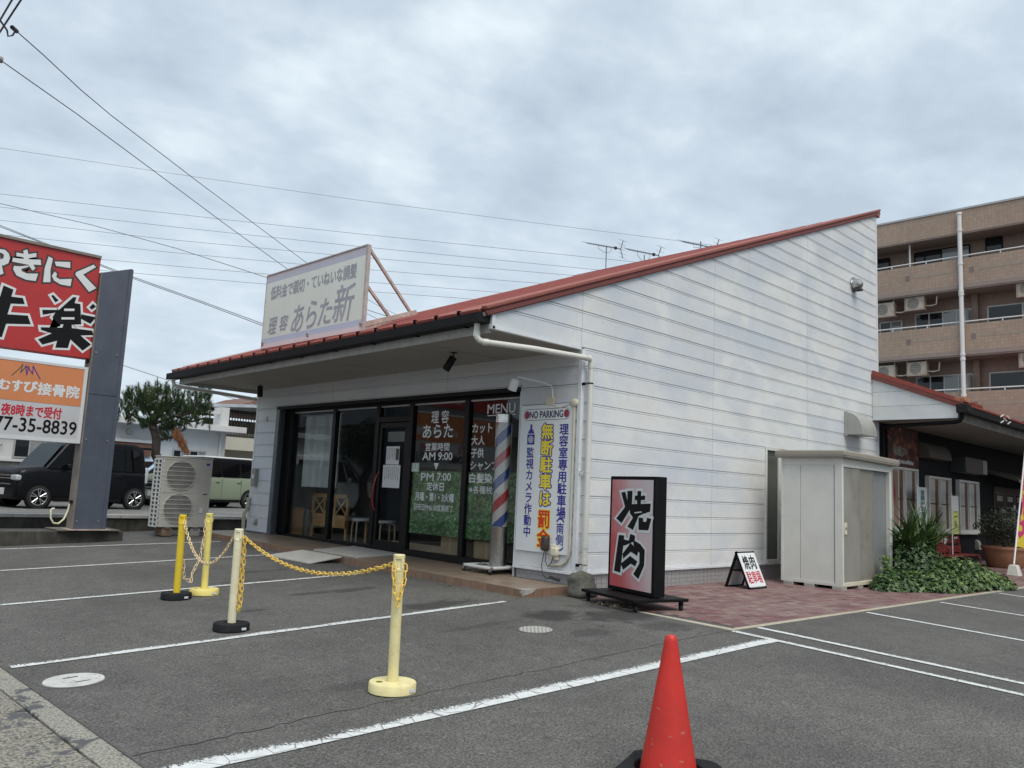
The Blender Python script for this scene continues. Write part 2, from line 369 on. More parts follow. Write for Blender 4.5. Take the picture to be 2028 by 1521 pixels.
def glass(name, tint=(.55, .57, .57), refl=.10, transp=True, body=(.02, .022, .024)):
    t = NT(name)
    fr = t.node('ShaderNodeLayerWeight'); fr.inputs[0].default_value = .5
    f = t.math('ADD', t.math('MULTIPLY', t.math('POWER', fr.outputs['Facing'], 5.0), .9), .04+refl)
    gl = t.node('ShaderNodeBsdfGlossy'); gl.inputs['Roughness'].default_value = .012; gl.inputs['Color'].default_value = (.85, .9, .92, 1)
    if transp:
        tr = t.node('ShaderNodeBsdfTransparent'); tr.inputs[0].default_value = (*tint, 1)
    else:
        tr = t.node('ShaderNodeBsdfDiffuse'); tr.inputs[0].default_value = (*body, 1)
    mx = t.node('ShaderNodeMixShader'); t.link(f, mx.inputs[0]); t.link(tr.outputs[0], mx.inputs[1]); t.link(gl.outputs[0], mx.inputs[2])
    t.link(mx.outputs[0], t.out.inputs[0]); return t.m
M['glass'] = glass('shop window glass', (.88, .89, .89), -.01)
M['glassdk'] = glass('dark window glass', transp=False, refl=.0)
M['carglass'] = glass('tinted car glass', transp=False, refl=-.01, body=(.004, .004, .005))
M['glasspale'] = glass('curtained window glass', transp=False, refl=.03, body=(.26, .27, .26))
def carpaint(name, c):
    t = NT(name); t.color(c); t.b.inputs['Roughness'].default_value = .45; t.b.inputs['Coat Weight'].default_value = .22; t.b.inputs['Coat Roughness'].default_value = .03; t.b.inputs['Specular IOR Level'].default_value = .15
    return t.m
M['cblack'] = carpaint('black car paint', (.003, .0035, .005)); M['cgreen'] = carpaint('sage green car paint', (.24, .28, .20))
M['cwhite'] = carpaint('white car paint', (.62, .64, .64)); M['cblue'] = carpaint('pale blue car paint', (.35, .47, .62)); M['cred'] = carpaint('red car paint', (.45, .02, .02))
M['tyre'] = mat('tyre rubber', (.015, .015, .015), .8); M['alloy'] = mat('alloy', (.6, .6, .6), .3, 1)
M['lampg'] = mat('headlamp lens', (.45, .47, .48), .15)

# ------------------------------------------------------------------ lettering
_tc = {}
def glyphs(s):
    if s in _tc: return _tc[s]
    c = bpy.data.curves.new('txt', 'FONT'); c.body = s; c.size = 1; c.resolution_u = 3
    o = bpy.data.objects.new('txt', c); col.objects.link(o)
    dg = bpy.context.evaluated_depsgraph_get(); dg.update()
    me = o.evaluated_get(dg).to_mesh()
    vs = [(v.co.x, v.co.y) for v in me.vertices]; fs = [tuple(p.vertices) for p in me.polygons]
    cnt = {}
    for f in fs:
        for i in range(len(f)):
            k = tuple(sorted((f[i], f[(i+1) % len(f)]))); cnt[k] = cnt.get(k, 0)+1
    ed = [k for k, n in cnt.items() if n == 1]
    o.evaluated_get(dg).to_mesh_clear(); bpy.data.objects.remove(o); bpy.data.curves.remove(c)
    _tc[s] = (vs, fs, ed); return _tc[s]
def lettering(jobs, O, U, V, m, parent, bold=0.0, lift=.0012, name='lettering', slant=0, label=None):
    """jobs = [(string, u0, v0, u1, v1)] fitted to boxes on the plane O + u U + v V; bold widens every stroke by that many metres"""
    O, U, V = Vector(O), Vector(U), Vector(V); Nn = U.cross(V).normalized(); mb = MB(); rnd = random.Random(3)
    for job in jobs:
        s, u0, v0, u1, v1 = job[:5]; cell = len(job) > 5
        vs, fs, ed = glyphs(s)
        if not vs: continue
        xs = [a for a, b in vs]; ys = [b for a, b in vs]
        if cell: ax0, ax1, ay0, ay1 = 0, 1, -.12, .88
        else: ax0, ax1, ay0, ay1 = min(xs), max(xs), min(ys), max(ys)
        f = lambda a, b: (u0+(a-ax0)/(ax1-ax0)*(u1-u0)+slant*(b-ay0)/(ay1-ay0)*(v1-v0), v0+(b-ay0)/(ay1-ay0)*(v1-v0))
        P = [f(a, b) for a, b in vs]
        P3 = [O+U*a+V*b+Nn*lift for a, b in P]
        mb.add(P3, [fc if (P3[fc[1]]-P3[fc[0]]).cross(P3[fc[2]]-P3[fc[1]]).dot(Nn) > 0 else fc[::-1] for fc in fs])
        if bold:
            for i, j in ed:
                a = Vector(P[i]); b = Vector(P[j]); d = b-a
                if d.length < 1e-7: continue
                d.normalize(); n = Vector((-d.y, d.x)); r = bold; h = lift+.0001+rnd.random()*.0006
                pts = [a-n*r, a-n*r*.7-d*r*.7, a-d*r, a+n*r*.7-d*r*.7, a+n*r, b+n*r, b+n*r*.7+d*r*.7, b+d*r, b-n*r*.7+d*r*.7, b-n*r]
                mb.add([O+U*q.x+V*q.y+Nn*h for q in reversed(pts)], [tuple(range(10))])
    return mb.build(name, m, parent, smooth=False, label=label)
def strokes(polys, O, U, V, m, parent, lift, name, thick=.0, label=None):
    """flat cut-out shapes given as polygons in (u, v)"""
    O, U, V = Vector(O), Vector(U), Vector(V); Nn = U.cross(V).normalized(); mb = MB(); i = 0
    for pl in polys:
        a = sum(pl[k][0]*pl[(k+1) % len(pl)][1]-pl[(k+1) % len(pl)][0]*pl[k][1] for k in range(len(pl)))
        if a < 0: pl = pl[::-1]
        i += 1
        mb.add([O+U*x+V*y+Nn*(lift+.0002*i) for x, y in pl], [tuple(range(len(pl)))])
    o = mb.build(name, m, parent, smooth=False, label=label)
    bm = bmesh.new(); bm.from_mesh(o.data); bmesh.ops.triangulate(bm, faces=bm.faces[:], ngon_method='EAR_CLIP'); bm.to_mesh(o.data); bm.free()
    return o
def grow(pl, r):
    """offset a polygon outwards by r"""
    n = len(pl); a = sum(pl[k][0]*pl[(k+1) % n][1]-pl[(k+1) % n][0]*pl[k][1] for k in range(n))
    if a < 0: pl = pl[::-1]
    out = []
    for k in range(n):
        p0, p1, p2 = Vector(pl[k-1]), Vector(pl[k]), Vector(pl[(k+1) % n])
        d1 = (p1-p0).normalized(); d2 = (p2-p1).normalized(); n1 = Vector((d1.y, -d1.x)); n2 = Vector((d2.y, -d2.x))
        m = (n1+n2); L_ = m.length
        if L_ < .3: m = n1*1.0
        else: m = m/L_*min(2.0, 1/max(.35, L_/2))
        q = p1+m*r; out.append((q.x, q.y))
    return out

# ------------------------------------------------------------------ ground
def G(x, y):
    z = -.25 + .038*min(0, max(x, -6.5)+.85) + .045*min(0, max(y, -9)+2.55)
    if y > 0: z += .0125*min(y, 10)
    return z
def ground_sheet(name, xs, ys, m, dz=0, zf=G, kind='structure', uv=False):
    mb = MB(); vs = [(x, y, zf(x, y)+dz) for y in ys for x in xs]; nx = len(xs)
    fs = [(j*nx+i, j*nx+i+1, (j+1)*nx+i+1, (j+1)*nx+i) for j in range(len(ys)-1) for i in range(nx-1)]
    mb.add(vs, fs); return mb.build(name, m, kind=kind)
ground_sheet('ground', [-900,-200,-60,-20,-7,-6.5,-6.07,-5.92,-4,-2,-.85,0,3,8,20,60,200,900], [-900,-200,-60,-20,-9,-6,-4,-2.55,-1,0,2,4,6,8,10,20,60,200,900], M['road'], -.03)
lot = ground_sheet('car_park', [-5.93,-5,-4,-3,-2,-.85,0,4,8,14,22,40], [-14,-9,-6,-4,-2.55,-1.5,0,1,2,4,6,8,9.72], M['asphalt'])
tag(lot, 'grey asphalt car park with faded white bay lines')

def paint(name='worn white road paint', wear=.5):
    t = NT(name); uvn = t.node('ShaderNodeUVMap'); s = t.node('ShaderNodeSeparateXYZ'); t.link(uvn.outputs[0], s.inputs[0])
    p = t.pos(); n = t.noise(t.pos((.8, .35, 1)), 95, 4, .8); n2 = t.noise(p, 1.2, 2, .5)
    crk = t.node('ShaderNodeTexVoronoi', feature='DISTANCE_TO_EDGE'); crk.inputs['Scale'].default_value = 5.5
    t.link(t.pos((1, .7, 1)), crk.inputs[0])
    v = s.outputs[1]
    solid = t.math('ADD', t.math('ADD', t.math('MULTIPLY', t.math('SUBTRACT', 1.0, v), .9), t.math('MULTIPLY', t.math('SUBTRACT', n, .5), 1.5)), t.math('MULTIPLY', t.math('SUBTRACT', n2, .5), 1.5*wear))
    a = t.ramp(solid, (.20+.12*wear, 0.0), (.27+.12*wear, 1.0))
    a = t.math('MULTIPLY', a, t.ramp(crk.outputs['Distance'], (.006, .35), (.018, 1.0)))
    edge = t.math('ABSOLUTE', t.math('SUBTRACT', v, .5)); a = t.math('MULTIPLY', a, t.ramp(t.math('ADD', edge, t.math('MULTIPLY', t.math('SUBTRACT', n, .5), .12)), (.46, 1.0), (.49, 0.0)))
    t.color(t.ramp(t.noise(p, 14, 4, .7), (.3, (.52, .54, .53)), (.7, (.68, .70, .69)))); t.b.inputs['Roughness'].default_value = .7
    tr = t.node('ShaderNodeBsdfTransparent'); mx = t.node('ShaderNodeMixShader'); t.link(a, mx.inputs[0]); t.link(tr.outputs[0], mx.inputs[1]); t.link(t.b.outputs[0], mx.inputs[2]); t.link(mx.outputs[0], t.out.inputs[0])
    return t.m
M['paint'] = paint('worn white road paint', .75); M['paint2'] = paint('sound white road paint', .15)
def marking(p0, p1, width, m, name='parking_line'):
    p0, p1 = Vector(p0), Vector(p1); d = (p1-p0).normalized(); n = Vector((-d.y, d.x)); k = max(2, int((p1-p0).length/.3)); vs = []; fs = []
    # follow the breaks of slope exactly: sample finely
    for i in range(k+1):
        c = p0+(p1-p0)*(i/k)
        for sgn in (-.5, .5):
            q = c+n*(width*sgn); vs.append((q.x, q.y, G(q.x, q.y)+.006))
    fs = [(2*i, 2*i+2, 2*i+3, 2*i+1) for i in range(k)]
    mb = MB(); mb.add(vs, fs); me = mb.mesh(name, m, smooth=False)
    uv = me.uv_layers.new(name='UVMap'); j = 0
    for poly in me.polygons:
        for li in poly.loop_indices:
            vi = me.loops[li].vertex_index; uv.data[li].uv = (vi//2, vi % 2)
    o = putmesh(name, me); tag(o, kind='structure'); return o
marking((-5.88, .02), (-1.20, -.035), .12, M['paint']); marking((-5.9, 2.63), (-1.27, 2.60), .10, M['paint2'])
marking((-5.9, 5.2), (-1.2, 5.06), .10, M['paint2']); marking((-5.9, 7.85), (-1.0, 7.2), .10, M['paint2'])
marking((-8.0, -2.50), (-1.9, -2.84), .150, M['paint']); marking((-1.9, -2.84), (-.70, -2.905), .150, M['paint2'])
marking((-.68, -2.52), (-.62, -8.5), .11, M['paint2']); marking((-.25, -2.53), (-.18, -8.5), .11, M['paint2'])
marking((2.05, -2.62), (2.1, -8.5), .11, M['paint2']); marking((4.2, -2.7), (4.25, -8.5), .11, M['paint2']); marking((6.6, -2.75), (6.65, -8.5), .11, M['paint2'])
marking((9.0, -2.8), (9.0, -8.5), .11, M['paint2'])
marking((.9, -6.35), (1.35, -9), .16, M['paint'])
# crack along the old patch seam
def crack(name, pts, wd=.012, jit=.018):
    mb = MB(); rnd = random.Random(5); P = []
    for a, b in zip(pts[:-1], pts[1:]):
        a, b = Vector(a), Vector(b); k = max(2, int((b-a).length/.06))
        P += [a+(b-a)*(i/k)+Vector((rnd.uniform(-jit, jit)*.4, rnd.uniform(-jit, jit))) for i in range(k)]
    vs = []; fs = []
    for i, q in enumerate(P):
        hw = wd*(.3+rnd.random())*.5
        vs += [(q.x, q.y-hw, G(q.x, q.y)+.004), (q.x, q.y+hw, G(q.x, q.y)+.004)]
    fs = [(2*i, 2*i+2, 2*i+3, 2*i+1) for i in range(len(P)-1)]
    mb.add(vs, fs); return mb.build(name, M['grout'], smooth=False, kind='structure')
crack('crack', [(-5.92, -2.31), (-4.4, -2.33), (-3.0, -2.40), (-1.6, -2.43), (-.6, -2.5)], .016)
# manhole covers
def cover(x, y, r, m, label, slots):
    z = G(x, y); o = empty('manhole_cover', (x, y, z), 0, label, 'manhole cover')
    sl_x, sl_y = .038, 0
    MB().lathe([(r*1.11, -.02), (r*1.11, .003), (r*1.0, .004), (r*.995, -.004)], n=40).build('rim', M['grout'], o)
    MB().lathe([(0, .002), (r*.5, .0065), (r*.97, .0062), (r*.99, -.002)][::1], n=40).build('lid', m, o)
    for dx, dy in slots:
        MB().box(dx-.045, dx+.045, dy-.007, dy+.007, .005, .0085).build('slot', M['grout'], o)
    for c in [q for q in col.objects if q.parent == o]: c.rotation_euler = (0, -math.atan(sl_x) if x < -.85 else 0, 0)
    return o
t = NT('chipped pale cover'); p = t.pos()
c = t.mix(t.ramp(t.noise(p, 22, 6, .8), (.60, 0.0), (.64, 1.0)), t.ramp(t.noise(p, 9, 5, .7), (.3, (.40, .40, .38)), (.7, (.60, .60, .58))), (.10, .10, .095))
t.color(c); t.b.inputs['Roughness'].default_value = .8; M['cover1'] = t.m
t = NT('patterned iron cover'); p = t.pos()
ck = t.node('ShaderNodeTexChecker'); ck.inputs['Scale'].default_value = 42; t.link(p, ck.inputs[0]); ck.inputs[1].default_value = (.46, .45, .41, 1); ck.inputs[2].default_value = (.22, .22, .20, 1)
t.color(ck.outputs[0]); t.b.inputs['Roughness'].default_value = .6; M['cover2'] = t.m
cover(-5.665, -.625, .185, M['cover1'], 'large pale worn manhole cover beside the kerb', [(.0, .07), (.03, -.075)])
cover(-2.07, -1.345, .155, M['cover2'], 'small patterned iron manhole cover in the damp asphalt', [])
# kerb and gutter slabs at the street
def worn_slab(name, a, b, th):
    t = NT(name); p = t.pos(); f = t.noise(p, 62, 3, .7)
    c = t.ramp(f, (.42, a), (.56, b))
    patch = t.ramp(t.noise(p, 4.0, 5, .65, .5), (th, 0.0), (th+.03, 1.0))
    c = t.mix(patch, c, t.ramp(f, (.3, (.07, .072, .075)), (.7, (.10, .102, .105))))
    t.color(c); t.b.inputs['Roughness'].default_value = .9; t.bump(f, .7, .006); return t.m
M['slab'] = worn_slab('exposed aggregate slab', (.09, .085, .075), (.30, .28, .235), .56)
M['kerbs'] = worn_slab('worn cement kerb', (.15, .145, .125), (.34, .325, .28), .56)
kerb = empty('kerb', (-6, -2, -.44)); tag(kerb, 'worn cement edge strip between pavement and car park', kind='structure')
pav = empty('pavement', (-6.4, -2, -.44)); tag(pav, 'pavement of worn aggregate slabs along the street', kind='structure')
y = -4.9
while y < 9:
    MB().box(-6.072, -5.925, y+.004, y+1.996, -.56, -.436).build('kerb_stone', M['kerbs'], kerb, bevel=.008)
    y += 2.0
y = -5.9
while y < 9:
    for k_ in range(3):
        x1 = -6.085-.62*k_
        MB().box(x1-.61, x1, y+.006, y+.514, -.56, -.438+random.uniform(-.003, .003)).build('slab', M['slab'], pav, bevel=.006)
    y += .524
crack('kerb_joint', [(-5.925, -4.8), (-5.925, -2.3), (-5.925, 0), (-5.925, 3), (-5.925, 8)], .03, .01) if False else None
mb = MB(); rq = random.Random(8); yy_ = -4.9; k_ = []
while yy_ < 6: k_.append((yy_, rq.uniform(.004, .026))); yy_ += .035
mb.add([(-5.936, a, G(-5.93, a)+.012) for a, b in k_]+[(-5.930+b, a, G(-5.93, a)+.0055) for a, b in k_], [(i, i+len(k_), i+len(k_)+1, i+1) for i in range(len(k_)-1)])
mb.build('moss_joint', M['grout'], None, smooth=False, kind='structure')
for o in (kerb, pav): W(o)

# brick paving beside the shop
pv = empty('brick_pavement', (0, 0, -.25)); tag(pv, 'reddish brick paving with cream edging', kind='structure')
def brickm():
    t = NT('clay paver'); 
    r = t.rnd(); c = t.ramp(r, (.0, (.15, .062, .062)), (.25, (.215, .145, .13)), (.45, (.18, .08, .08)), (.62, (.235, .17, .15)), (.8, (.165, .095, .10)), (1.0, (.13, .058, .062)))
    p = t.pos(); c = t.mix(.5, c, t.ramp(t.noise(p, 25, 4, .7), (.3, .65), (.7, 1.25)), 'MULTIPLY')
    c = t.mix(t.math('MULTIPLY', t.ramp(t.noise(p, 1.3, 5, .6), (.48, 0.0), (.7, 1.0)), .35), c, (.30, .26, .24))
    t.color(c); t.b.inputs['Roughness'].default_value = .8; t.bump(t.noise(p, 150, 2, .6), .4, .003); return t.m
M['brick'] = brickm()
bme = MB().box(-.0965, .0965, -.0465, .0465, -.05, .006).mesh('brick', M['brick'], smooth=False)
def inpave(x, y):
    xe = -.5 if y < -1.0 else -.12
    return x > xe+.1 and y-.05 > -2.42-.0248*(x+.52)-.03 and not (x < .05 and y > -.2)
cells = []
j = 0; y = -2.76
while y < -.05:
    x = -.5 + (.1 if j % 2 else 0)
    while x < 13.6:
        if inpave(x, y): cells.append((x, y))
        x += .2
    y += .1; j += 1
cells.sort(key=lambda q: (q[0]-CAM.x)**2+(q[1]-CAM.y)**2)
for i, (x, y) in enumerate(cells[:300]):
    o = bpy.data.objects.new('brick', bme); col.objects.link(o); o.parent = pv
    o.location = (x, y, random.uniform(-.002, .002)); o.rotation_euler = (random.uniform(-.01, .01), random.uniform(-.01, .01), random.uniform(-.02, .02))
# the remaining bricks, joined, in a few tints
t = NT('clay paver far'); p = t.pos(); bt = t.node('ShaderNodeTexBrick'); t.link(t.pos(), bt.inputs[0]); bt.inputs['Scale'].default_value = 1; bt.inputs['Brick Width'].default_value = .2; bt.inputs['Row Height'].default_value = .1; bt.inputs['Mortar Size'].default_value = 0
bt.inputs['Color1'].default_value = (.215, .14, .125, 1); bt.inputs['Color2'].default_value = (.145, .065, .068, 1); bt.inputs['Bias'].default_value = 0
c = t.mix(.5, bt.outputs[0], t.ramp(t.noise(t.pos(), 25, 4, .7), (.3, .65), (.7, 1.25)), 'MULTIPLY')
c = t.mix(t.math('MULTIPLY', t.ramp(t.noise(t.pos(), 1.3, 5, .6), (.48, 0.0), (.7, 1.0)), .35), c, (.30, .26, .24)); t.color(c); t.b.inputs['Roughness'].default_value = .8; M['brickfar'] = t.m
mb = MB()
for x, y in cells[300:]:
    a = random.uniform(-.002, .002); mb.box(x-.0965, x+.0965, y-.0465, y+.0465, -.04, .006+a)
mb.build('brick_field', M['brickfar'], pv, smooth=False, kind='stuff')
MB().prism([(-.46, -2.425, .004), (14, -2.79, .004), (14, .0, .004), (-.1, .0, .004), (-.1, -1.0, .004)], (0, 0, -.04)).build('bedding', mat('brick bedding', (.19, .12, .11), .9, var=.2, scale=12), pv, smooth=False)
MB().prism([(-.62, -2.49, .004), (14, -2.86, .004), (14, -2.78, .004), (-.52, -2.42, .004)], (0, 0, -.05)).build('edging', mat('cream edging', (.42, .38, .29), .8, var=.15, scale=9, dirt=.3), pv, smooth=False)
MB().prism([(-.66, -2.49, .0025), (-.55, -2.49, .0025), (-.40, -.9, .0025), (-.45, -.9, .0025)], (0, 0, -.05)).build('edging', bpy.data.materials['cream edging'], pv, smooth=False)

# ------------------------------------------------------------------ raised lot with retaining wall on the left
def Z2(x, y):
    return .13 if y < 9.9 else .13-.16*min(1, (y-9.9)/4.5)
ground_sheet('neighbour_lot', [-40,-20,-8,-6,-4,-2,0,2,4,8,12,40,300], [9.88,10.4,11,12,13,14.4,18,24,40,100,300], M['asphalt2'], 0, Z2)
rw = empty('retaining_wall', (-2, 9.8, -.3), 0, 'low dark stained retaining wall with pale coping behind the sign', 'retaining wall')
MB().box(-12, 14, 9.74, 9.95, -.5, .085).build('wall_body', M['oldconc'], rw)
x = -12.0
while x < 14:
    MB().box(x+.004, x+.596 if x < -2.2 or True else x, 9.70, 9.90, .087, .15).build('coping', M['kerbtop'], rw, bevel=.006); x += .6
W(rw)
pl = empty('plinth', (-4, 8.4, -.2), 0, 'low mossy concrete plinth under the tall sign pole', 'plinth')
MB().box(-9, -2.32, 8.06, 8.75, -.5, -.045).build('plinth_body', M['oldconc'], pl, bevel=.012)
MB().box(-3.35, -2.4, 8.01, 8.72, -.043, -.018).build('plinth_slab', mat('brown stained slab', (.13, .115, .09), .9, var=.25, scale=5, dirt=.5), pl, bevel=.006)
W(pl)

# ------------------------------------------------------------------ the barber shop
shop = empty('barber_shop', (0, 0, -.25), 0, 'white sided barber shop with red lean-to metal roof and black glazed front', 'barber shop')
P = .2275; WX = 9.15; LY = 8.25
SL = .3828
def zr(x): return 2.883+SL*(x+1.548)          # underside of the verge
# wall cores
MB().box(.035, .15, .04, 1.03, -.24, 2.70).box(.035, .15, 7.46, 8.2, -.24, 2.70).box(.035, .15, .04, 8.2, 2.31, 2.72).build('front_wall_core', M['wallback'], shop)
MB().prism([(.03, .03, -.24), (WX-.03, .03, -.24), (WX-.03, .03, zr(WX)-.03), (.03, .03, zr(0)-.03)], (0, .12, 0)).build('side_wall_core', M['wallback'], shop)
MB().prism([(.03, 8.22, -.24), (WX-.03, 8.22, -.24), (WX-.03, 8.22, zr(WX)-.03), (.03, 8.22, zr(0)-.03)], (0, -.12, 0)).build('far_side_wall', M['trim'], shop)
MB().box(WX-.15, WX-.01, .03, 8.22, -.24, zr(WX)-.05).build('rear_wall', M['trim'], shop)
TH = .026
def board(a, b, k, side='s', cut=False, mm=None):
    z0 = k*P+(.0022 if k % 2 == 0 else .0012); z1 = (k+1)*P-(.0022 if k % 2 else .0012); h = z1-z0; mb = MB()
    prof = [(0, 0), (-.0, h), (TH-.010, h), (TH-.003, h-.004), (TH-.003, h-.021), (TH-.010, h-.024), (TH-.010, h-.030), (TH, h-.034), (TH, .003), (TH-.004, 0)]
    if side == 's': pts = [(a, .03-d, z0+q) for d, q in prof]; mb.prism(pts, (b-a, 0, 0))
    else: pts = [(.03-d, a, z0+q) for d, q in prof]; mb.prism(pts, (0, b-a, 0))
    me = mb.mesh('siding_board', mm or M['siding'], smooth=False)
    if cut:
        bm = bmesh.new(); bm.from_mesh(me)
        r = bmesh.ops.bisect_plane(bm, geom=bm.verts[:]+bm.edges[:]+bm.faces[:], plane_co=(0, 0, zr(0)+.03), plane_no=(-SL, 0, 1), clear_outer=True)
        eds = [e_ for e_ in r['geom_cut'] if isinstance(e_, bmesh.types.BMEdge)]
        if eds: bmesh.ops.holes_fill(bm, edges=eds)
        bm.to_mesh(me); bm.free()
        if not me.polygons: bpy.data.meshes.remove(me); return
    putmesh('siding_board', me, shop)
for k in range(31):
    z0, z1 = k*P, (k+1)*P
    joints = [.045, 3.0, 6.035, 9.10]
    if k >= 12: joints = [-1.50, -.02, 3.0, 6.035, 9.10]
    if k in (20, 21): joints = joints[:-2]+[4.01] + joints[-2:] if False else [-1.5, -.02, 4.01, 6.035, 9.10]
    for a, b in zip(joints[:-1], joints[1:]):
        segs = [(a+.003, b-.003)]
        if k <= 7 and a < 4.57 < b: segs = [(a+.003, 4.555), (5.015, b-.003)]
        for s0, s1 in segs:
            if zr(s1) > z0: board(s0, s1, k, 's', cut=zr(s0) < z1+.1)
for k in range(12):
    if k < 10: segs = [(.05, 1.03), (7.46, 8.2)]
    else: segs = [(.05, 2.56), (2.566, 5.58), (5.586, 8.2)]
    for a, b in segs: board(a, b, k, 'f', mm=M['sidefront'])
# corner and edge trims
MB().box(-.006, .048, -.006, .05, .0, 2.705).build('corner_trim', M['trim'], shop, bevel=.003)
MB().box(-.004, .05, 8.2, 8.256, .0, 2.70).build('corner_trim', M['trim'], shop, bevel=.003)
MB().box(9.10, 9.156, -.006, .05, -.2, zr(9.1)).build('corner_trim', M['trim'], shop, bevel=.003)
MB().box(-1.545, -.03, -.012, .04, 2.69, 2.728).build('verge_bottom_trim', M['trim'], shop, bevel=.003)
MB().box(-1.552, -1.502, -.012, .045, 2.692, zr(-1.53)+.02).build('verge_end_trim', M['trim'], shop, bevel=.003)
MB().prism([(-1.5, .05, 2.70), (.04, .05, 2.70), (.04, .05, zr(.04)), (-1.5, .05, zr(-1.5))], (0, .03, 0)).build('cheek_backing', M['trim'], shop)
# base flashing and mosaic plinth
MB().box(-.004, WX, -.028, .03, -.034, .0).build('base_flashing', M['trim'], shop, bevel=.004)
MB().box(-.028, .03, .03, 1.03, -.034, .0).build('base_flashing', M['trim'], shop, bevel=.004)
MB().box(-.028, .03, 7.46, 8.25, -.034, .0).build('base_flashing', M['trim'], shop, bevel=.004)
MB().box(.012, WX, .012, .03, -.28, -.034).box(.012, .03, .03, 1.03, -.28, -.034).box(.012, .03, 7.46, 8.25, -.28, -.034).build('base_wall', M['grout'], shop)
mb = MB(); 
for r_ in range(4):
    for i in range(int(WX/.1)):
        mb.box(.02+i*.1, .115+i*.1, .0055, .013, -.262+r_*.0565, -.209+r_*.0565)
    for y0, y1 in ((.035, 1.0), (7.47, 8.2)):
        for i in range(int((y1-y0)/.05)): mb.box(.0055, .013, y0+i*.05, y0+i*.05+.046, -.262+r_*.0565, -.209+r_*.0565)
mb.build('base_tiles', M['tilebase'], shop, smooth=False, kind='stuff')
# roof: pans with raised seams running up the slope
XE = -1.70; XT = 9.22
def roofpt(x, y, h): return (x-h*.36, y, zr(x)+.030+h*.93)
ys = [.03+.4*i for i in range(21)]
for i, y0 in enumerate(ys):
    y1 = min(y0+.4, 8.28)
    pan = MB().prism([roofpt(XE, y0+.012, 0), roofpt(XT, y0+.012, 0), roofpt(XT, y0+.012, .040), roofpt(XE, y0+.012, .040)], (0, y1-y0-.075, 0)).build('roof_panel', M['redroof'], shop, bevel=.006, seg=1)
    # overlapping cap over the seam
    pr = lambda x: [roofpt(x, y1-.070, .0), roofpt(x, y1-.052, .056), roofpt(x, y1-.012, .056), roofpt(x, y1+.006, .0)]
    A, B = pr(XE+.035), pr(XT)
    m2 = MB(); m2.add(A+B, [(0, 1, 5, 4), (1, 2, 6, 5), (2, 3, 7, 6), (4, 5, 6, 7)]); m2.build('seam_cap', M['redrib'] if i < 2 else M['redroof'], pan)
    m3 = MB(); A2 = [roofpt(XE+.012, y1-.072, -.03), roofpt(XE+.012, y1-.054, .058), roofpt(XE+.012, y1-.010, .058), roofpt(XE+.012, y1+.008, -.03)]; m3.add(A2, [(3, 2, 1, 0)]); m3.build('seam_end_shade', M['blackp'], pan)  # black sheet stands in for the shade inside the open seam end
MB().prism([roofpt(XE+.02, .0, -.01), roofpt(XT, .0, -.01), roofpt(XT, .0, -.055), roofpt(XE+.02, .0, -.055)], (0, 8.27, 0)).build('roof_deck', M['soffit'], shop)
# verge flashing: rounded cap and a lower board
for (ya, yb, ha, hb, mm, nm) in ((-.055, .035, .01, .062, M['redfade'], 'verge_cap'), (-.038, -.008, -.06, .012, M['reddark'], 'verge_board')):
    MB().prism([roofpt(XE+.03, ya, ha), roofpt(XT+.05, ya, ha), roofpt(XT+.05, ya, hb), roofpt(XE+.03, ya, hb)], (0, yb-ya, 0)).build(nm, mm, shop, bevel=.014 if ha > -.1 else .004, seg=2)
MB().prism([roofpt(-1.6, .04, .045), roofpt(XT-.02, .04, .045), roofpt(XT-.02, .10, .045), roofpt(-1.6, .10, .045)], (0, 0, .012)).build('verge_ridge', M['redrib'], shop, bevel=.004)
MB().box(9.10, 9.24, -.04, 8.3, zr(9.15)-.06, zr(9.15)+.055).build('ridge_cap', M['redfade'], shop, bevel=.01)
# soffit, fascia
sy = [.05, .95, 3.3, 5.15, 6.6, 8.24]
sp = [(.05, 1.41), (1.435, 3.74), (3.765, 5.97), (5.995, 8.25)]
for a, b in sp: MB().box(-1.50, .03, a, b, 2.695, 2.708).build('soffit_panel', M['soffit'], shop, bevel=.002, seg=1)
MB().box(-1.5, .03, .05, 8.25, 2.712, 2.74).build('soffit_backing', M['blackp'], shop)
for a, b in ((.05, 2.1), (2.104, 4.2), (4.204, 6.25), (6.254, 8.26)):
    MB().box(-1.535, -1.502, a, b, 2.655, 2.81).build('fascia_board', M['fasciab'], shop, bevel=.003)
MB().box(-1.54, .03, 8.255, 8.28, 2.655, 2.79).build('fascia_board', M['fasciab'], shop)
MB().prism([(-1.5, 8.26, 2.70), (.1, 8.26, 2.70), (WX, 8.26, zr(WX)), (-1.5, 8.26, zr(-1.5)+.02)], (0, .02, 0)).build('far_cheek', M['trim'], shop)
# gutter: square section, open on top
g = MB(); gp_ = [(-1.54, 0, 2.845), (-1.54, 0, 2.755), (-1.70, 0, 2.755), (-1.715, 0, 2.855), (-1.70, 0, 2.855), (-1.69, 0, 2.768), (-1.553, 0, 2.768), (-1.553, 0, 2.845)]
g.prism([(a, .035, c) for a, b, c in gp_], (0, 8.42, 0)); g.box(-1.715, -1.54, .022, .034, 2.752, 2.857).box(-1.715, -1.54, 8.456, 8.468, 2.752, 2.857)
g.build('gutter', M['gutter'], shop, smooth=False)
y = .4
while y < 8.3:
    MB().box(-1.60, -1.50, y-.012, y+.012, 2.742, 2.754).build('gutter_bracket', M['blackp'], shop); y += .9
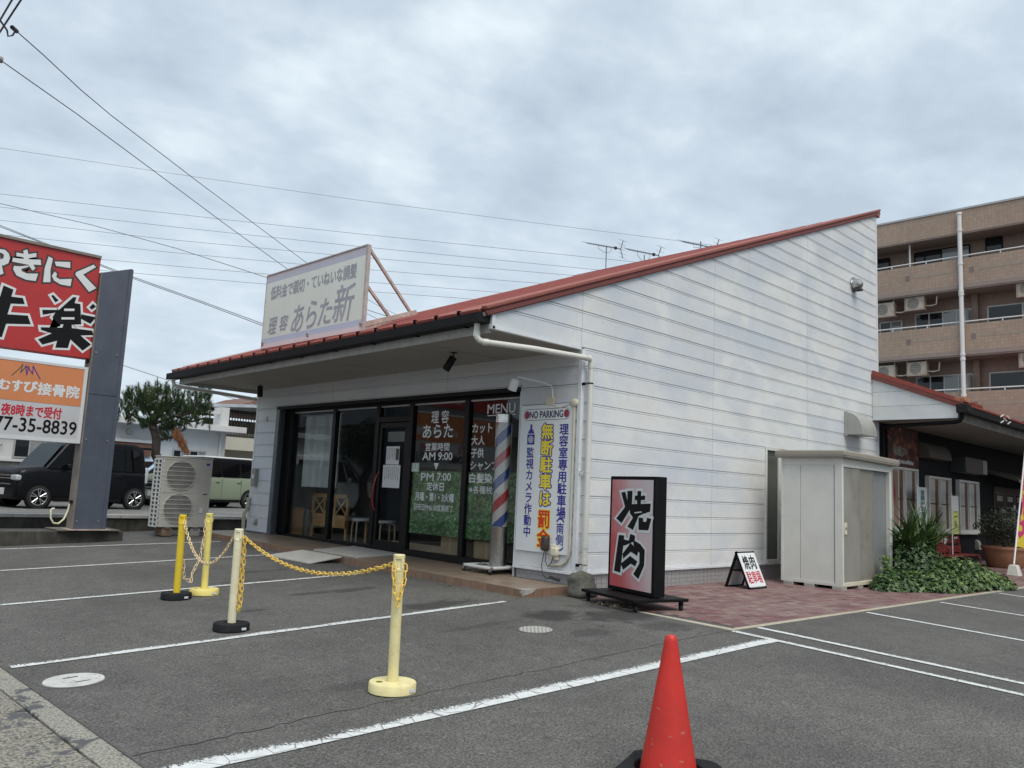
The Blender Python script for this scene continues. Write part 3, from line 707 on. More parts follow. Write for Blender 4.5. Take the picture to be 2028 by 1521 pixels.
# downpipes
def arcpts(c, a, b, n=6):
    """quarter bend from direction a to direction b about corner c"""
    c = Vector(c); a = Vector(a); b = Vector(b)
    return [c-a+(a*math.sin(q*math.pi/2/n)+b*(1-math.cos(q*math.pi/2/n))) for q in range(n+1)]
rp = .034
path = [(-1.62, .16, 2.76), (-1.62, .16, 2.64), (-1.62, .15, 2.60), (-1.60, .13, 2.565), (-1.56, .10, 2.55), (-1.5, .055, 2.545)]
path2 = [(-1.5, .055, 2.545), (-.9, -.03, 2.565), (-.06, -.075, 2.585), (.02, -.08, 2.586), (.06, -.08, 2.57), (.078, -.08, 2.53), (.078, -.08, 2.45), (.078, -.08, .7), (.078, -.08, -.02)]
dp = MB().tube(path+path2[1:], rp, 16).build('downpipe', M['pipe'], shop)
for (c, ax) in (((-1.62, .16, 2.635), (0, 0, 1)), ((-1.545, .09, 2.548), (.85, -.5, 0)), ((.01, -.08, 2.586), (1, 0, 0)), ((.078, -.08, 2.50), (0, 0, 1)), ((.078, -.08, .32), (0, 0, 1)), ((.078, -.08, .13), (0, 0, 1))):
    MB().lathe([(rp+.006, -.03), (rp+.006, .03)], c, 16, ax).build('pipe_socket', M['pipe'], dp)
for z in (2.28, 1.2, .10):
    MB().lathe([(rp+.003, -.008), (rp+.003, .008)], (.078, -.08, z), 16).box(.0, .06, -.055, -.045, z-.006, z+.006).box(-.0, .012, -.056, .0, z-.03, z+.006).build('pipe_bracket', M['blackp'] if z != 1.2 else M['pipe'], dp)
MB().tube([(-1.62, 8.36, 2.76), (-1.62, 8.36, 2.62), (-1.60, 8.355, 2.565), (-1.54, 8.35, 2.545), (-.6, 8.31, 2.50), (.2, 8.3, 2.46)], rp, 14).build('downpipe', M['pipe'], shop)
# front glazing
DX = .2
GB = -.015
mbk = M['black']
fr_ = MB()
fr_.box(DX-.03, DX+.05, 1.03, 7.44, -.16, GB-.0).box(DX-.03, DX+.05, 1.03, 7.44, 2.20, 2.31)
fr_.box(DX-.05, DX+.05, 7.13, 7.44, GB, 2.20).box(DX-.03, DX+.05, 1.03, 1.14, GB, 2.20)
fr_.build('window_frame', mbk, shop, bevel=.004)
for yc in (5.75, 4.46, 3.58, 2.285):
    MB().box(DX-.035, DX+.05, yc-.05, yc+.05, GB, 2.2).build('mullion', mbk, shop, bevel=.004)
MB().box(DX-.034, DX+.05, 3.63, 4.41, 1.93, 2.02).build('door_header', mbk, shop, bevel=.004)
MB().box(.0, DX-.03, 7.42, 7.455, -.13, 2.28).build('jamb_panel', M['jamb'], shop)
MB().box(-.004, .035, 7.35, 7.47, -.13, 2.28).build('jamb_edge', M['jamb'], shop)
MB().box(.0, .02, 1.03, 1.052, -.16, 2.30).build('jamb_edge', M['trim'], shop, bevel=.003)
MB().box(-.02, DX, 1.03, 7.5, 2.29, 2.312).build('lintel_flashing', M['fasciab'], shop)
MB().box(-.016, .01, 1.04, 7.45, 2.235, 2.30).build('lintel_trim', M['gutter'], shop)
MB().box(.05, DX-.03, 1.03, 7.4, 2.27, 2.29).build('lintel_soffit', M['black'], shop)
panes = {}
for nm, a, b, z0, z1 in (('a', 5.80, 7.13, GB, 2.2), ('b', 4.51, 5.70, GB, 2.2), ('t', 3.63, 4.41, 2.02, 2.2), ('c', 2.335, 3.53, GB, 2.2), ('d', 1.14, 2.235, GB, 2.2)):
    panes[nm] = MB().box(DX+.006, DX+.012, a, b, z0, z1).build('window_pane', M['glass'], shop, smooth=False)
    MB().box(DX-.012, DX+.004, a, b, z1-.028, z1-.004).build('glazing_bead', M['zinc'], shop)
# door leaf with handle and notices
door = MB().box(DX-.02, DX+.03, 3.64, 3.72, -.08, 1.92).box(DX-.02, DX+.03, 4.33, 4.40, -.08, 1.92).box(DX-.02, DX+.03, 3.72, 4.33, 1.84, 1.92).box(DX-.02, DX+.03, 3.72, 4.33, -.08, .07).build('door', mbk, shop, bevel=.003)
panes['door'] = MB().box(DX+.004, DX+.01, 3.72, 4.33, .07, 1.84).build('door_glass', M['glass'], door, smooth=False)
hp = [(DX-.02-.085*math.sin(math.pi*q/10)**.7, 4.365+.02*math.cos(math.pi*q/10), .52+.62*q/10) for q in range(11)]
MB().tube(hp, .012, 8).build('door_handle', mat('red handle', (.35, .01, .015), .3), door)
MB().box(DX+.034, DX+.036, 3.80, 4.24, 1.62, 1.78).build('door_closer_panel', M['grey'], door)
def fx(xl, xr, yt, yb, x=DX-.001):
    """box (u0,v0,u1,v1) on the window plane x, u = -y"""
    xc, yc = (xl+xr)/2, (yt+yb)/2
    return (-at(xl, yc, x=x).y, at(xc, yb, x=x).z, -at(xr, yc, x=x).y, at(xc, yt, x=x).z)
def paper(u0, v0, u1, v1, parent, nm, lines, m=None, x=DX-.002, vert=True):
    pp = MB().box(x, x+.0015, -u1, -u0, v0, v1).build(nm, m or M['signwhite'], parent, smooth=False)
    mb = MB(); rnd = random.Random(int((u0+v0)*1000))
    for i in range(lines):
        u = u0+(u1-u0)*(.12+.76*i/max(1, lines-1)); v = v1-(v1-v0)*.1
        while v > v0+(v1-v0)*(.15+rnd.random()*.3):
            l = (v1-v0)*rnd.uniform(.02, .06); ww = rnd.uniform(.003, .008)
            mb.box(x-.0012, x-.0002, -u-ww, -u+ww, v-l, v); v -= l+(v1-v0)*.02
    return pp, mb
a = fx(765, 791, 884, 920, DX-.012)
pp, mb = paper(*a, door, 'notice', 7, x=DX-.014); mb.build('notice_text', M['inkblack'], door, smooth=False)
MB().box(DX-.0165, DX-.0155, -a[2]+.01, -a[2]+.09, a[1]+.07, a[3]-.04).build('notice_photo', mat('dim photo print', (.07, .055, .03), .5, var=.6, scale=40), door, smooth=False)
a = fx(758, 792, 921, 966, DX-.012)
pp, mb = paper(*a, door, 'notice', 8, x=DX-.014); mb.build('notice_text', M['inkblack'], door, smooth=False)
a = fx(814, 829, 917, 934, DX-.012)
pp, mb = paper(*a, panes['c'], 'sticker', 3, m=mat('pale green sticker', (.5, .6, .5), .5), x=DX-.002); mb.build('sticker_text', M['inkgreen'], panes['c'], smooth=False)
# green leaf film on the lower glass, stuck inside
t = NT('leaf print film'); p = t.pos((1, 1, .45)); v = t.node('ShaderNodeTexVoronoi'); v.inputs['Scale'].default_value = 34; t.link(t.pos(), v.inputs[0])
c = t.ramp(v.outputs['Color'], (.0, (.02, .07, .025)), (.4, (.075, .20, .065)), (.7, (.16, .32, .12)), (1.0, (.45, .55, .38)))
c = t.mix(.8, c, t.ramp(t.noise(t.pos(), 3.5, 4, .7), (.35, .35), (.65, 1.3)), 'MULTIPLY')
t.color(c); t.b.inputs['Roughness'].default_value = .5; M['leaf'] = t.m
for nm, ya, yb in (('c', 2.34, 3.52), ('d', 1.14, 2.23)):
    zt = at(860, 932, x=DX).z if nm == 'c' else at(950, 925, x=DX).z; zb = at(860, 1060, x=DX).z
    MB().box(DX+.013, DX+.015, ya, yb, zb, 1.17).build('leaf_film', M['leaf'], panes[nm], smooth=False)
# white cut lettering on the panes
OX = (DX+.004, 0, 0); UF = (0, -1, 0); VF = (0, 0, 1)
def wl(s, xl, xr, yt, yb, bold=.004): return (s, *fx(xl, xr, yt, yb, DX+.004)), bold
jobs = [wl('理 容', 855, 889, 813, 838, .0035), wl('あらた', 838, 897, 841, 867, .004), wl('営業時間', 843, 890, 877, 893, .002), wl('AM', 837, 862, 896, 911, .003), wl('9:00', 868, 896, 896, 911, .003), wl('PM', 834, 859, 937, 952, .003), wl('7:00', 866, 893, 937, 952, .003),
        wl('定休日', 845, 879, 955, 972, .003), wl('月曜・第1・3火曜', 822, 899, 976, 993, .003), wl('日祝日PM6:30営業終了', 820, 897, 999, 1012, .0012)]
for j, b in jobs: lettering([j], OX, UF, VF, M['inkwhite'], panes['c'], b)
a = fx(859, 869, 917, 931, DX+.004); strokes([[(a[0], a[3]), (a[2], a[3]), ((a[0]+a[2])/2, a[1])]], OX, UF, VF, M['inkwhite'], panes['c'], .001, 'triangle_mark')
jobs = [wl('MENU', 966, 1021, 800, 818, .003), wl('カット', 936, 975, 839, 857, .0035), wl('大人', 934, 960, 863, 881, .003), wl('子供', 933, 958, 888, 906, .003),
        wl('シャンプー', 932, 1000, 913, 931, .003), wl('白髪染め', 930, 990, 938, 957, .004), wl('※各種税抜', 929, 988, 963, 978, .0015)]
for j, b in jobs: lettering([j], OX, UF, VF, M['inkwhite'], panes['d'], b)
a = fx(966, 1021, 821, 823, DX+.004); strokes([[(a[0], a[1]), (a[2], a[1]), (a[2], a[3]), (a[0], a[3])]], OX, UF, VF, M['inkwhite'], panes['d'], .001, 'underline')
# interior room
room = M['wallcore']
MB().box(.2, 5.0, .16, 8.1, -.12, -.10).build('room_floor', mat('lino floor', (.18, .15, .12), .5), shop)
MB().box(5.0, 5.1, .16, 8.1, -.1, 2.62).box(.26, 5.0, 8.02, 8.1, -.1, 2.62).box(.26, 5, .16, .2, -.1, 2.62).build('room_wall', mat('room wall', (.16, .17, .18), .8), shop)
MB().box(.2, 5.0, .16, 8.1, 2.6, 2.64).build('room_ceiling', mat('room ceiling', (.3, .3, .29), .8), shop)
# lace curtain, hanging in folds
cur = MB(); n_ = 60; a0, b0 = 5.92, 7.10
vs = []
for i in range(n_+1):
    yy = b0+(a0-b0)*i/n_; xx = .42+.025*math.sin(i*1.1)+.012*math.sin(i*2.7)
    for zq in (.84, 2.14): vs.append((xx, yy, zq))
cur.add(vs, [(2*i, 2*i+1, 2*i+3, 2*i+2) for i in range(n_)])
cu = cur.build('curtain', mat('white lace curtain', (.62, .66, .66), .9), None, label='white lace curtain hanging inside the leftmost shop window', cat='curtain')
MB().tube([(.40, 7.4, 2.15), (.40, 5.82, 2.15)], .006, 8).build('curtain_rail', M['whitep'], cu)
# waiting bench with crossed back, stools, bins, boxes
def boxes(name, parent, m, *bs, **k):
    mb = MB()
    for b in bs: mb.box(*b)
    return mb.build(name, m, parent, bevel=k.get('bevel', .004))
bn = empty('bench', (.95, 6.6, -.1), 0, 'honey pine bench with crossed back slats inside the shop window', 'bench')
bx0, ya, yb = .75, 6.02, 7.22
boxes('backrest_frame', bn, M['wood'], (bx0, bx0+.035, ya, yb, .66, .73), (bx0, bx0+.035, ya, yb, .30, .36), (bx0, bx0+.04, ya, ya+.06, -.1, .73), (bx0, bx0+.04, yb-.06, yb, -.1, .73))
for i in range(3):
    y0 = ya+.06+i*.362; y1 = y0+.355
    for (p_, q_) in (((y0, .36), (y1, .66)), ((y1, .36), (y0, .66))):
        c_ = Vector((bx0+.018, (p_[0]+q_[0])/2, (p_[1]+q_[1])/2)); d_ = Vector((0, q_[0]-p_[0], q_[1]-p_[1]))*.5; n_2 = Vector((0, -d_.z, d_.y)).normalized()*.016
        MB().obox(c_+Vector((.004 if p_[0] < q_[0] else -.004, 0, 0)), (.008, 0, 0), d_, n_2).build('back_slat', M['wood'], bn)
    MB().box(bx0+.004, bx0+.03, y1-.0, y1+.03, .36, .66).build('back_post', M['wood'], bn)
boxes('apron', bn, M['wood'], (bx0, bx0+.02, ya, yb, .13, .27))
boxes('seat', bn, M['wood'], (bx0+.01, bx0+.48, ya, yb, .27, .30))
for yy in (ya, yb-.05): boxes('leg', bn, M['wood'], (bx0+.42, bx0+.47, yy, yy+.05, -.1, .27))
W(bn)
def stool(x, y, lab):
    o = empty('stool', (x, y, -.1), 0, lab, 'stool', 'bentwood stools inside the shop')
    MB().lathe([(.17, .40), (.175, .41), (.175, .43), (.165, .44)], n=28).build('seat', M['whitep'], o)
    for k in range(4):
        a_ = k*math.pi/2+.5; ca, sa = math.cos(a_), math.sin(a_)
        MB().tube([(ca*.10, sa*.10, .39), (ca*.155, sa*.155, .385), (ca*.175, sa*.175, .36), (ca*.18, sa*.18, .30), (ca*.185, sa*.185, 0)], .014, 8).build('leg', M['woodd'], o)
stool(.75, 5.55, 'bentwood stool beside the pine bench, left of the door'); stool(.80, 4.93, 'bentwood stool seen through the glass door')
o = MB().box(.45, .67, 7.35, 7.60, -.1, .45).build('umbrella_box', M['wood'], None, bevel=.01, label='upright honey wood box with a hand hole at the left shop window', cat='box')
o = MB().box(.75, .95, 7.38, 7.60, -.1, .42).build('air_purifier', M['grey'], None, bevel=.02, label='grey air purifier between the wood box and the pine bench', cat='air purifier')
card = mat('cardboard', (.36, .26, .15), .8, var=.1)
bxs = [((.3, .55, 2.45, 2.86, -.1, .24), 'tan cardboard box behind the glass left of the black mullion'), ((.3, .6, 1.62, 2.14, -.1, .22), 'wide tan cardboard box behind the glass near the barber pole'), ((.33, .6, 1.2, 1.58, -.1, .20), 'tan cardboard box hidden behind the barber pole')]
for b, lb in bxs[:2]:
    o = MB().box(*b).build('cardboard_box', card, None, bevel=.004, label=lb, cat='box')
    MB().box(b[0]-.001, b[0], (b[2]+b[3])/2-.02, (b[2]+b[3])/2+.02, -.09, b[5]-.01).build('packing_tape', mat('packing tape', (.42, .33, .2), .3), o)
MB().box(.55, .58, 2.9, 4.4, -.1, .05).build('skirting', M['woodd'], shop)
# lights and small fittings on the building
def spot(x, y, tilt, rz, lab_):
    o = MB().box(x-.035, x+.035, y-.035, y+.035, 2.672, 2.695).tube([(x, y, 2.68), (x, y, 2.60)], .009, 8).build('soffit_spotlight', M['black'], shop, bevel=.003)
    d_ = Vector((math.sin(tilt)*math.cos(rz), math.sin(tilt)*math.sin(rz), -math.cos(tilt)))
    c_ = Vector((x, y, 2.625))+d_*.005
    m_ = MB(); m_.lathe([(.052, 0), (.052, .03), (.046, .035), (.05, .04), (.05, .19), (.044, .20)], c_, 18, d_); m_.build('spot_body', M['black'], o)
    MB().lathe([(0, .196), (.038, .196)], c_, 14, d_, cap=False).build('spot_lens', M['lampg'], o)
p_ = at(899, 697, z=2.69); spot(p_.x, p_.y, R(28), R(140), '')
p_ = at(516, 757, z=2.69); spot(p_.x, p_.y, R(3), 0, '')
arm = MB().tube([(-.02, .45, 2.10), (-.03, .45, 2.22), (-.05, .46, 2.27), (-.12, .52, 2.30), (-.50, .62, 2.335)], .011, 8).build('floodlight_arm', M['whitep'], shop)
MB().box(-.028, .0, .42, .56, 2.02, 2.13).build('junction_box', M['cream'], arm, bevel=.005)
c_ = Vector((-.52, .625, 2.315)); d_ = Vector((-.25, -.12, -1)).normalized()
MB().lathe([(.020, -.02), (.050, .0), (.055, .02), (.055, .14), (.048, .145)], c_+d_*.02, 16, Vector((-.05, .35, -1)).normalized()).build('floodlight', M['whitep'], arm)
MB().lathe([(.05, 0), (.05, .035), (.03, .045)], (-.005, .082, 2.04), 18, (-1, 0, 0)).build('conduit_box', M['cream'], shop)
MB().tube([(-.018, .42, 2.03), (-.02, .38, 1.99), (-.02, .30, 1.985), (-.02, .13, 2.035)], .009, 8).build('conduit', M['conduit'], shop)
MB().tube([(-.02, .082, 2.0), (-.02, .078, .32), (-.02, .085, .20), (-.02, .12, .12), (-.02, .2, .07), (-.02, .40, .05)], .017, 10).build('conduit', M['conduit'], shop)
MB().box(-.05, -.002, .255, .365, .12, .30).build('outlet_box', M['cream'], shop, bevel=.01)
MB().box(-.075, -.005, .24, .35, .165, .275).build('outlet_cover', M['cream'], shop, bevel=.02)
o = MB().box(-.10, -.012, .395, .495, .22, .40).build('timer', M['inkbrown'], None, bevel=.025, label='dark brown plug-in timer below the sign plate with hanging cords', cat='timer')
MB().tube([(-.06, .45, .22), (-.09, .46, .05), (-.11, .42, -.06), (-.13, .34, -.10), (-.11, .22, -.085)], .006, 6).build('cord', M['wire'], o)
MB().tube([(-.05, .43, .23), (-.08, .41, .10), (-.09, .36, .04), (-.08, .31, .09), (-.06, .30, .16)], .006, 6).build('cord', M['wire'], o)
MB().obox((-.11, .22, -.09), (.02, 0, 0), (0, .075, .012), (0, -.003, .016)).build('plug', M['wire'], o, bevel=.005)
# intercom and hood at the far corner
MB().box(-.075, -.002, 7.97, 8.10, .80, 1.13).build('intercom', M['grey'], shop, bevel=.008)
MB().box(-.077, -.074, 8.0, 8.07, .95, 1.02).build('intercom_plate', M['whitep'], shop)
MB().box(-.012, -.0, 7.80, 7.835, 2.03, 2.12).build('vent_plate', M['grey'], shop, bevel=.004)
MB().prism([(-.0, 7.86, .20), (-.0, 7.86, .08), (-.075, 7.86, .10)], (0, .09, 0)).build('wall_hood', M['grey'], shop)
MB().tube([(-.04, 8.19, .58), (-.05, 8.2, .35), (-.07, 8.26, .28), (-.05, 8.30, .1), (-.04, 8.3, -.1)], .035, 8).build('wrapped_pipe', M['conduit'], shop)
# narrow side window
sw = MB().box(4.556, 4.60, -.022, .03, -.012, 1.815).box(4.975, 5.014, -.022, .03, -.012, 1.815).box(4.60, 4.975, -.022, .03, 1.775, 1.815).box(4.60, 4.975, -.03, .03, -.012, .045).build('side_window', M['whitef'], shop, bevel=.004)
MB().box(4.60, 4.975, .002, .008, .045, 1.775).build('window_pane', glass('frosted pane', transp=False, refl=.02, body=(.085, .088, .078)), sw, smooth=False)
# round vent cap and square hood on the side wall
vc = Vector((7.99, -.0, 5.23))
MB().lathe([(.15, 0), (.15, .015), (.11, .02), (.105, .09), (.09, .14), (.05, .17), (0, .178)], vc+Vector((0, .0, 0)), 22, (0, -1, 0)).build('vent_cap', M['steel'], shop)
MB().box(7.91, 8.07, -.155, -.04, 5.10, 5.14).build('vent_mouth', M['wallcore'], shop)
def hood(x0, x1, z0, z1, dep, parent, name='vent_hood', m=None, y=0):
    n_ = 8; pr = [(x0, y, z0), (x0, y-dep, z0)] + [(x0, y-dep*math.cos(q*math.pi/2/n_)**.8 if q < n_ else y, z0+(z1-z0)*math.sin(q*math.pi/2/n_)) for q in range(1, n_+1)]
    return MB().prism(pr, (x1-x0, 0, 0)).build(name, m or M['zinc'], parent, ang=50)
hd = hood(7.55, 8.22, 2.27, 2.68, .33, shop, m=mat('dull painted hood', (.36, .36, .33), .5, .2, var=.1, scale=4))
MB().box(7.53, 7.56, -.05, -.001, 2.24, 2.70).build('hood_flange', bpy.data.materials['dull painted hood'], hd)

SAG = {'roof_panel': .011, 'seam_cap': .011, 'seam_end_shade': .011, 'roof_deck': .011, 'gutter': .011, 'gutter_bracket': .010, 'soffit_panel': .007, 'soffit_backing': .007, 'fascia_board': .010, 'ridge_cap': .006}
for o in list(col.objects):
    k_ = SAG.get(o.name.split('.')[0])
    if k_ and o.type == 'MESH':
        for v in o.data.vertices: v.co.z -= k_*v.co.y
W(shop)
# tiled step in front
step = empty('entrance_step', (-.4, 4, -.25)); tag(step, 'terracotta tiled entrance step along the glazed front', kind='structure')
def zs(x, y): return -.150+.0125*y+.012*x
mbs = MB(); mbs.add([(-.84, .01, zs(-.85, 0)-.012), (.16, .01, zs(.15, 0)-.012), (.16, 8.35, zs(.15, 8.35)-.012), (-.84, 8.35, zs(-.85, 8.35)-.012), (-.84, .01, -.32), (.16, .01, -.32), (.16, 8.35, -.25), (-.84, 8.35, -.25)], [(0,1,2,3),(0,4,5,1),(3,7,4,0),(2,6,7,3)])
mbs.build('step_core', M['grout'], step, smooth=False)
def tilem(name, cs, rough):
    t = NT(name); p = t.pos(); c = t.ramp(t.rnd(), (.0, cs[0]), (.5, cs[1]), (1.0, cs[2]))
    c = t.mix(.6, c, t.ramp(t.noise(p, 8, 5, .7), (.3, .72), (.7, 1.2)), 'MULTIPLY')
    c = t.mix(t.math('MULTIPLY', t.ramp(t.noise(t.pos(), 2.2, 4, .6), (.5, 0.0), (.75, 1.0)), .3), c, (.24, .21, .18))
    t.color(c); t.b.inputs['Roughness'].default_value = rough; return t.m
M['tread'] = tilem('ochre step tile', ((.235, .175, .125), (.27, .205, .15), (.205, .15, .11)), .36)
M['riser'] = tilem('brown riser tile', ((.20, .125, .085), (.24, .15, .10), (.17, .105, .075)), .55)
tcells = []
for i in range(7):
    for j in range(56):
        x0 = -.85+.15*i; y0 = .0+.15*j
        if x0+.15 > .05 and not (.95 < y0 < 7.5): continue
        tcells.append((x0, y0))
tcells.sort(key=lambda q: q[1])
tm = MB().box(.002, .147, .002, .147, -.012, 0).mesh('tread_tile', M['tread'], smooth=False)
far = MB()
for i, (x0, y0) in enumerate(tcells):
    z0 = zs(x0, y0)
    if i < 300:
        o = bpy.data.objects.new('tread_tile', tm); col.objects.link(o); o.parent = step
        o.location = Vector((x0, y0, z0))-Vector(step.location); o.rotation_euler = (.0125, -.012, 0)
    else: far.box(x0+.002, x0+.147, y0+.002, y0+.147, z0-.012, z0+.001)
far.build('far_tread_tiles', M['tread'], step, smooth=False, kind='stuff')
rm = MB().box(-.012, 0, .003, .147, 0, .096).mesh('riser_tile', M['riser'], smooth=False)
rm2 = MB().box(.003, .147, -.012, 0, 0, .096).mesh('riser_tile', M['riser'], smooth=False)
for j in range(55):
    o = bpy.data.objects.new('riser_tile', rm); col.objects.link(o); o.parent = step; o.location = Vector((-.84-random.uniform(0, .002), .15*j, zs(-.85, .15*j)-.100))-Vector(step.location)
for i in range(6):
    o = bpy.data.objects.new('riser_tile', rm2); col.objects.link(o); o.parent = step; o.location = Vector((-.85+.15*i, .01, zs(-.85+.15*i, 0)-.100))-Vector(step.location)
MB().add([(-.852, -.005, -.262), (-.852, .085, -.178), (-.852, .16, zs(-.85,.1)-.002), (-.80, .09, zs(-.8,0)+.003), (-.73, .04, zs(-.73,0)+.003), (-.66, -.004, zs(-.66,0)-.003), (-.73, -.006, -.2), (-.855, -.008, -.225), (-.853, -.006, zs(-.85,0)+.002)], [(8, 1, 2), (8, 7, 1), (7, 0, 1), (8, 2, 3, 4, 5), (8, 5, 6), (8, 6, 7)]).build('cement_patch', M['concrete'], step, smooth=False)
for c in [q for q in col.objects if q.parent == step and q.name.split('.')[0] in ('step_core', 'far_tread_tiles', 'cement_patch')]: c.matrix_parent_inverse = step.matrix_basis.inverted()
# ramp plates at the door
def plateq(pts, th, name, m, **k):
    return MB().prism([tuple(p) for p in pts], (0, 0, -th)).build(name, m, None, smooth=False, **k)
pm = mat('grey ramp plate', (.44, .43, .39), .7, var=.1, scale=3, dirt=.3, dirtc=(.24, .23, .2))
plateq([(-.80, 4.52, zs(-.8, 4.5)+.022), (.14, 4.86, zs(.1, 4.86)+.022), (.14, 3.50, zs(.1, 3.5)+.022), (-.78, 3.36, zs(-.8, 3.4)+.022)], .018, 'threshold_plate', pm, label='grey plate lying on the tiled step before the door', cat='ramp')
plateq([(-1.32, 4.98, G(-1.3, 4.98)+.012), (-.90, 4.66, zs(-.85, 4.6)+.008), (-.88, 3.62, zs(-.85, 3.6)+.008), (-1.28, 3.84, G(-1.3, 3.84)+.012)], .016, 'ramp_plate', pm, label='grey ramp plate sloping from the asphalt up to the tiled step', cat='ramp')

# ------------------------------------------------------------------ rooftop sign with braces
rs = empty('rooftop_sign', (-1.4, 4.1, 3.0), 0, 'cream rooftop sign with faded violet lettering on rusty braces', 'sign')
t = NT('faded cream sign face'); g_ = t.node('ShaderNodeNewGeometry').outputs['Position']; s_ = t.node('ShaderNodeSeparateXYZ'); t.link(g_, s_.inputs[0])
c = t.ramp(t.math('DIVIDE', t.math('SUBTRACT', s_.outputs[2], 2.98), 1.2), (.0, (.74, .58, .57)), (.05, (.72, .60, .62)), (.075, (.50, .53, .64)), (.135, (.47, .50, .62)), (.14, (.69, .70, .63)), (.885, (.71, .72, .65)), (.89, (.46, .48, .57)), (.95, (.50, .47, .53)), (1.0, (.56, .42, .42)))
c = t.mix(.3, c, t.ramp(t.noise(t.pos((1, 1, .3)), 3, 5, .6), (.3, .85), (.7, 1.1)), 'MULTIPLY')
t.color(c); t.b.inputs['Roughness'].default_value = .5; M['rsface'] = t.m
MB().box(-1.43, -1.40, 2.71, 5.50, 2.985, 4.17).build('sign_panel', M['rsface'], rs, bevel=.003)
fr2 = MB()
for y_, w_ in ((2.68, .035), (5.49, .012)): fr2.box(-1.438, -1.385, y_, y_+w_, 2.97, 4.185)
fr2.box(-1.44, -1.39, 2.7, 5.5, 4.172, 4.19); fr2.build('sign_frame', mat('pale weathered frame', (.42, .38, .36), .7, var=.2, scale=9, dirt=.4, dirtc=(.22, .12, .08)), rs)
for y_ in (2.73, 4.1, 5.46):
    for (a_, b_) in (((-1.38, y_, 4.14), (-.62, y_, zr(-.6)+.15)), ((-1.38, y_, 3.62), (-.98, y_, zr(-.95)+.15)), ((-1.40, y_, 2.99), (-.55, y_, zr(-.55)+.15))):
        d_ = (Vector(b_)-Vector(a_)); MB().obox((Vector(a_)+Vector(b_))/2, d_/2, (0, .018, 0), d_.cross(Vector((0, 1, 0))).normalized()*.018).build('brace', M['rust'], rs)
    MB().obox((-.98, y_, zr(-.98)+.135), (.46, 0, .46*SL), (0, .025, 0), (-.012, 0, .03)).build('foot_rail', M['rust'], rs)
OR = (-1.431, 0, 0)
def fr(s, xl, xr, yt, yb): 
    return (s, *fx(xl, xr, yt, yb, -1.431))
lettering([('低料金で親切・ていねいな調髪', -5.33, 3.76, -2.93, 3.97)], OR, UF, VF, M['inkfade'], rs, .004)
for j_ in (('理', -5.33, 3.20, -5.08, 3.46), ('容', -4.98, 3.22, -4.74, 3.46)): lettering([j_], OR, UF, VF, M['inkfade'], rs, .005, slant=.15)
lettering([('あ', -4.62, 3.15, -4.30, 3.56), ('ら', -4.20, 3.17, -3.93, 3.58), ('た', -3.86, 3.18, -3.52, 3.56), ('新', -3.48, 3.17, -3.00, 3.70)], OR, UF, VF, M['inkfade'], rs, .005, slant=.18)
W(rs)

# ------------------------------------------------------------------ no-parking plate on the shop front
np_ = empty('no_parking_sign', (-.01, .56, 1.1), 0, 'tall white no-parking plate with navy, yellow and red lettering on the shop front', 'sign')
MB().box(-.022, -.012, .085, 1.0, .19, 2.035).build('sign_plate', M['plate'], np_, bevel=.003)
OP = (-.0225, 0, 0); UP = Vector((0, -1, 0)); VP = Vector((0, 0, 1))
# coordinates on the plate: u = -y, v = z
def cap(u0, u1, v0, v1, n=8):
    r_ = (v1-v0)/2; vc_ = (v0+v1)/2
    return [(u1-r_+r_*math.cos(a_), vc_+r_*math.sin(a_)) for a_ in [(-90+180*i/n)*math.pi/180 for i in range(n+1)]] + [(u0+r_-r_*math.cos(a_), vc_-r_*math.sin(a_)) for a_ in [(-90+180*i/n)*math.pi/180 for i in range(n+1)]]
strokes([cap(-.95, -.145, 1.84, 1.985)], OP, UP, VP, M['inkblack'], np_, .0003, 'label_outline')
strokes([cap(-.944, -.151, 1.846, 1.979)], OP, UP, VP, M['plate'], np_, .0008, 'label_field')
lettering([('NO PARKING', -.835, 1.868, -.262, 1.955)], OP, UP, VP, mat('dark navy ink', (.02, .02, .09), .4), np_, .0035, lift=.0014)
for u in (-.885, -.205):
    strokes([[(u+.045*math.cos(q*math.pi/10), 1.912+.052*math.sin(q*math.pi/10)) for q in range(20)]], OP, UP, VP, M['inkmaroon'], np_, .0012, 'prohibition_mark')
    strokes([[(u-.028, 1.942), (u-.02, 1.948), (u+.03, 1.882), (u+.022, 1.876)]], OP, UP, VP, M['inkred'], np_, .0018, 'prohibition_bar')
def vert(s, uc, w, vt, vb, mt, bold, lift=.0012, gap=1.0):
    n_ = len(s); h = (vt-vb)/n_
    return lettering([(ch, uc-w/2, vt-h*(i+1)+h*(1-gap)/2, uc+w/2, vt-h*i-h*(1-gap)/2, 1) for i, ch in enumerate(s)], OP, UP, VP, mt, np_, bold, lift)
vert('理容室専用駐車場', -.235, .155, 1.79, .62, M['inkblue'], .0035)
lettering([('︵', -.30, .575, -.18, .63), ('︶', -.30, .235, -.18, .285)], OP, UP, VP, M['inkblue'], np_, .004)
vert('南側', -.24, .13, .575, .295, M['inkblue'], .002)
for mt, bo, li in ((M['inkblue'], .019, .0006), (M['inkyel'], .0055, .0022)):
    vert('無断駐車は', -.515, .21, 1.80, .75, mt, bo, li)
for mt, bo, li in ((M['inkyel'], .019, .0008), (M['inkfire'], .006, .0024)):
    vert('罰金', -.515, .22, .72, .25, mt, bo, li)
vert('監視カメラ作動中', -.80, .135, 1.50, .36, M['inkblue'], .003)
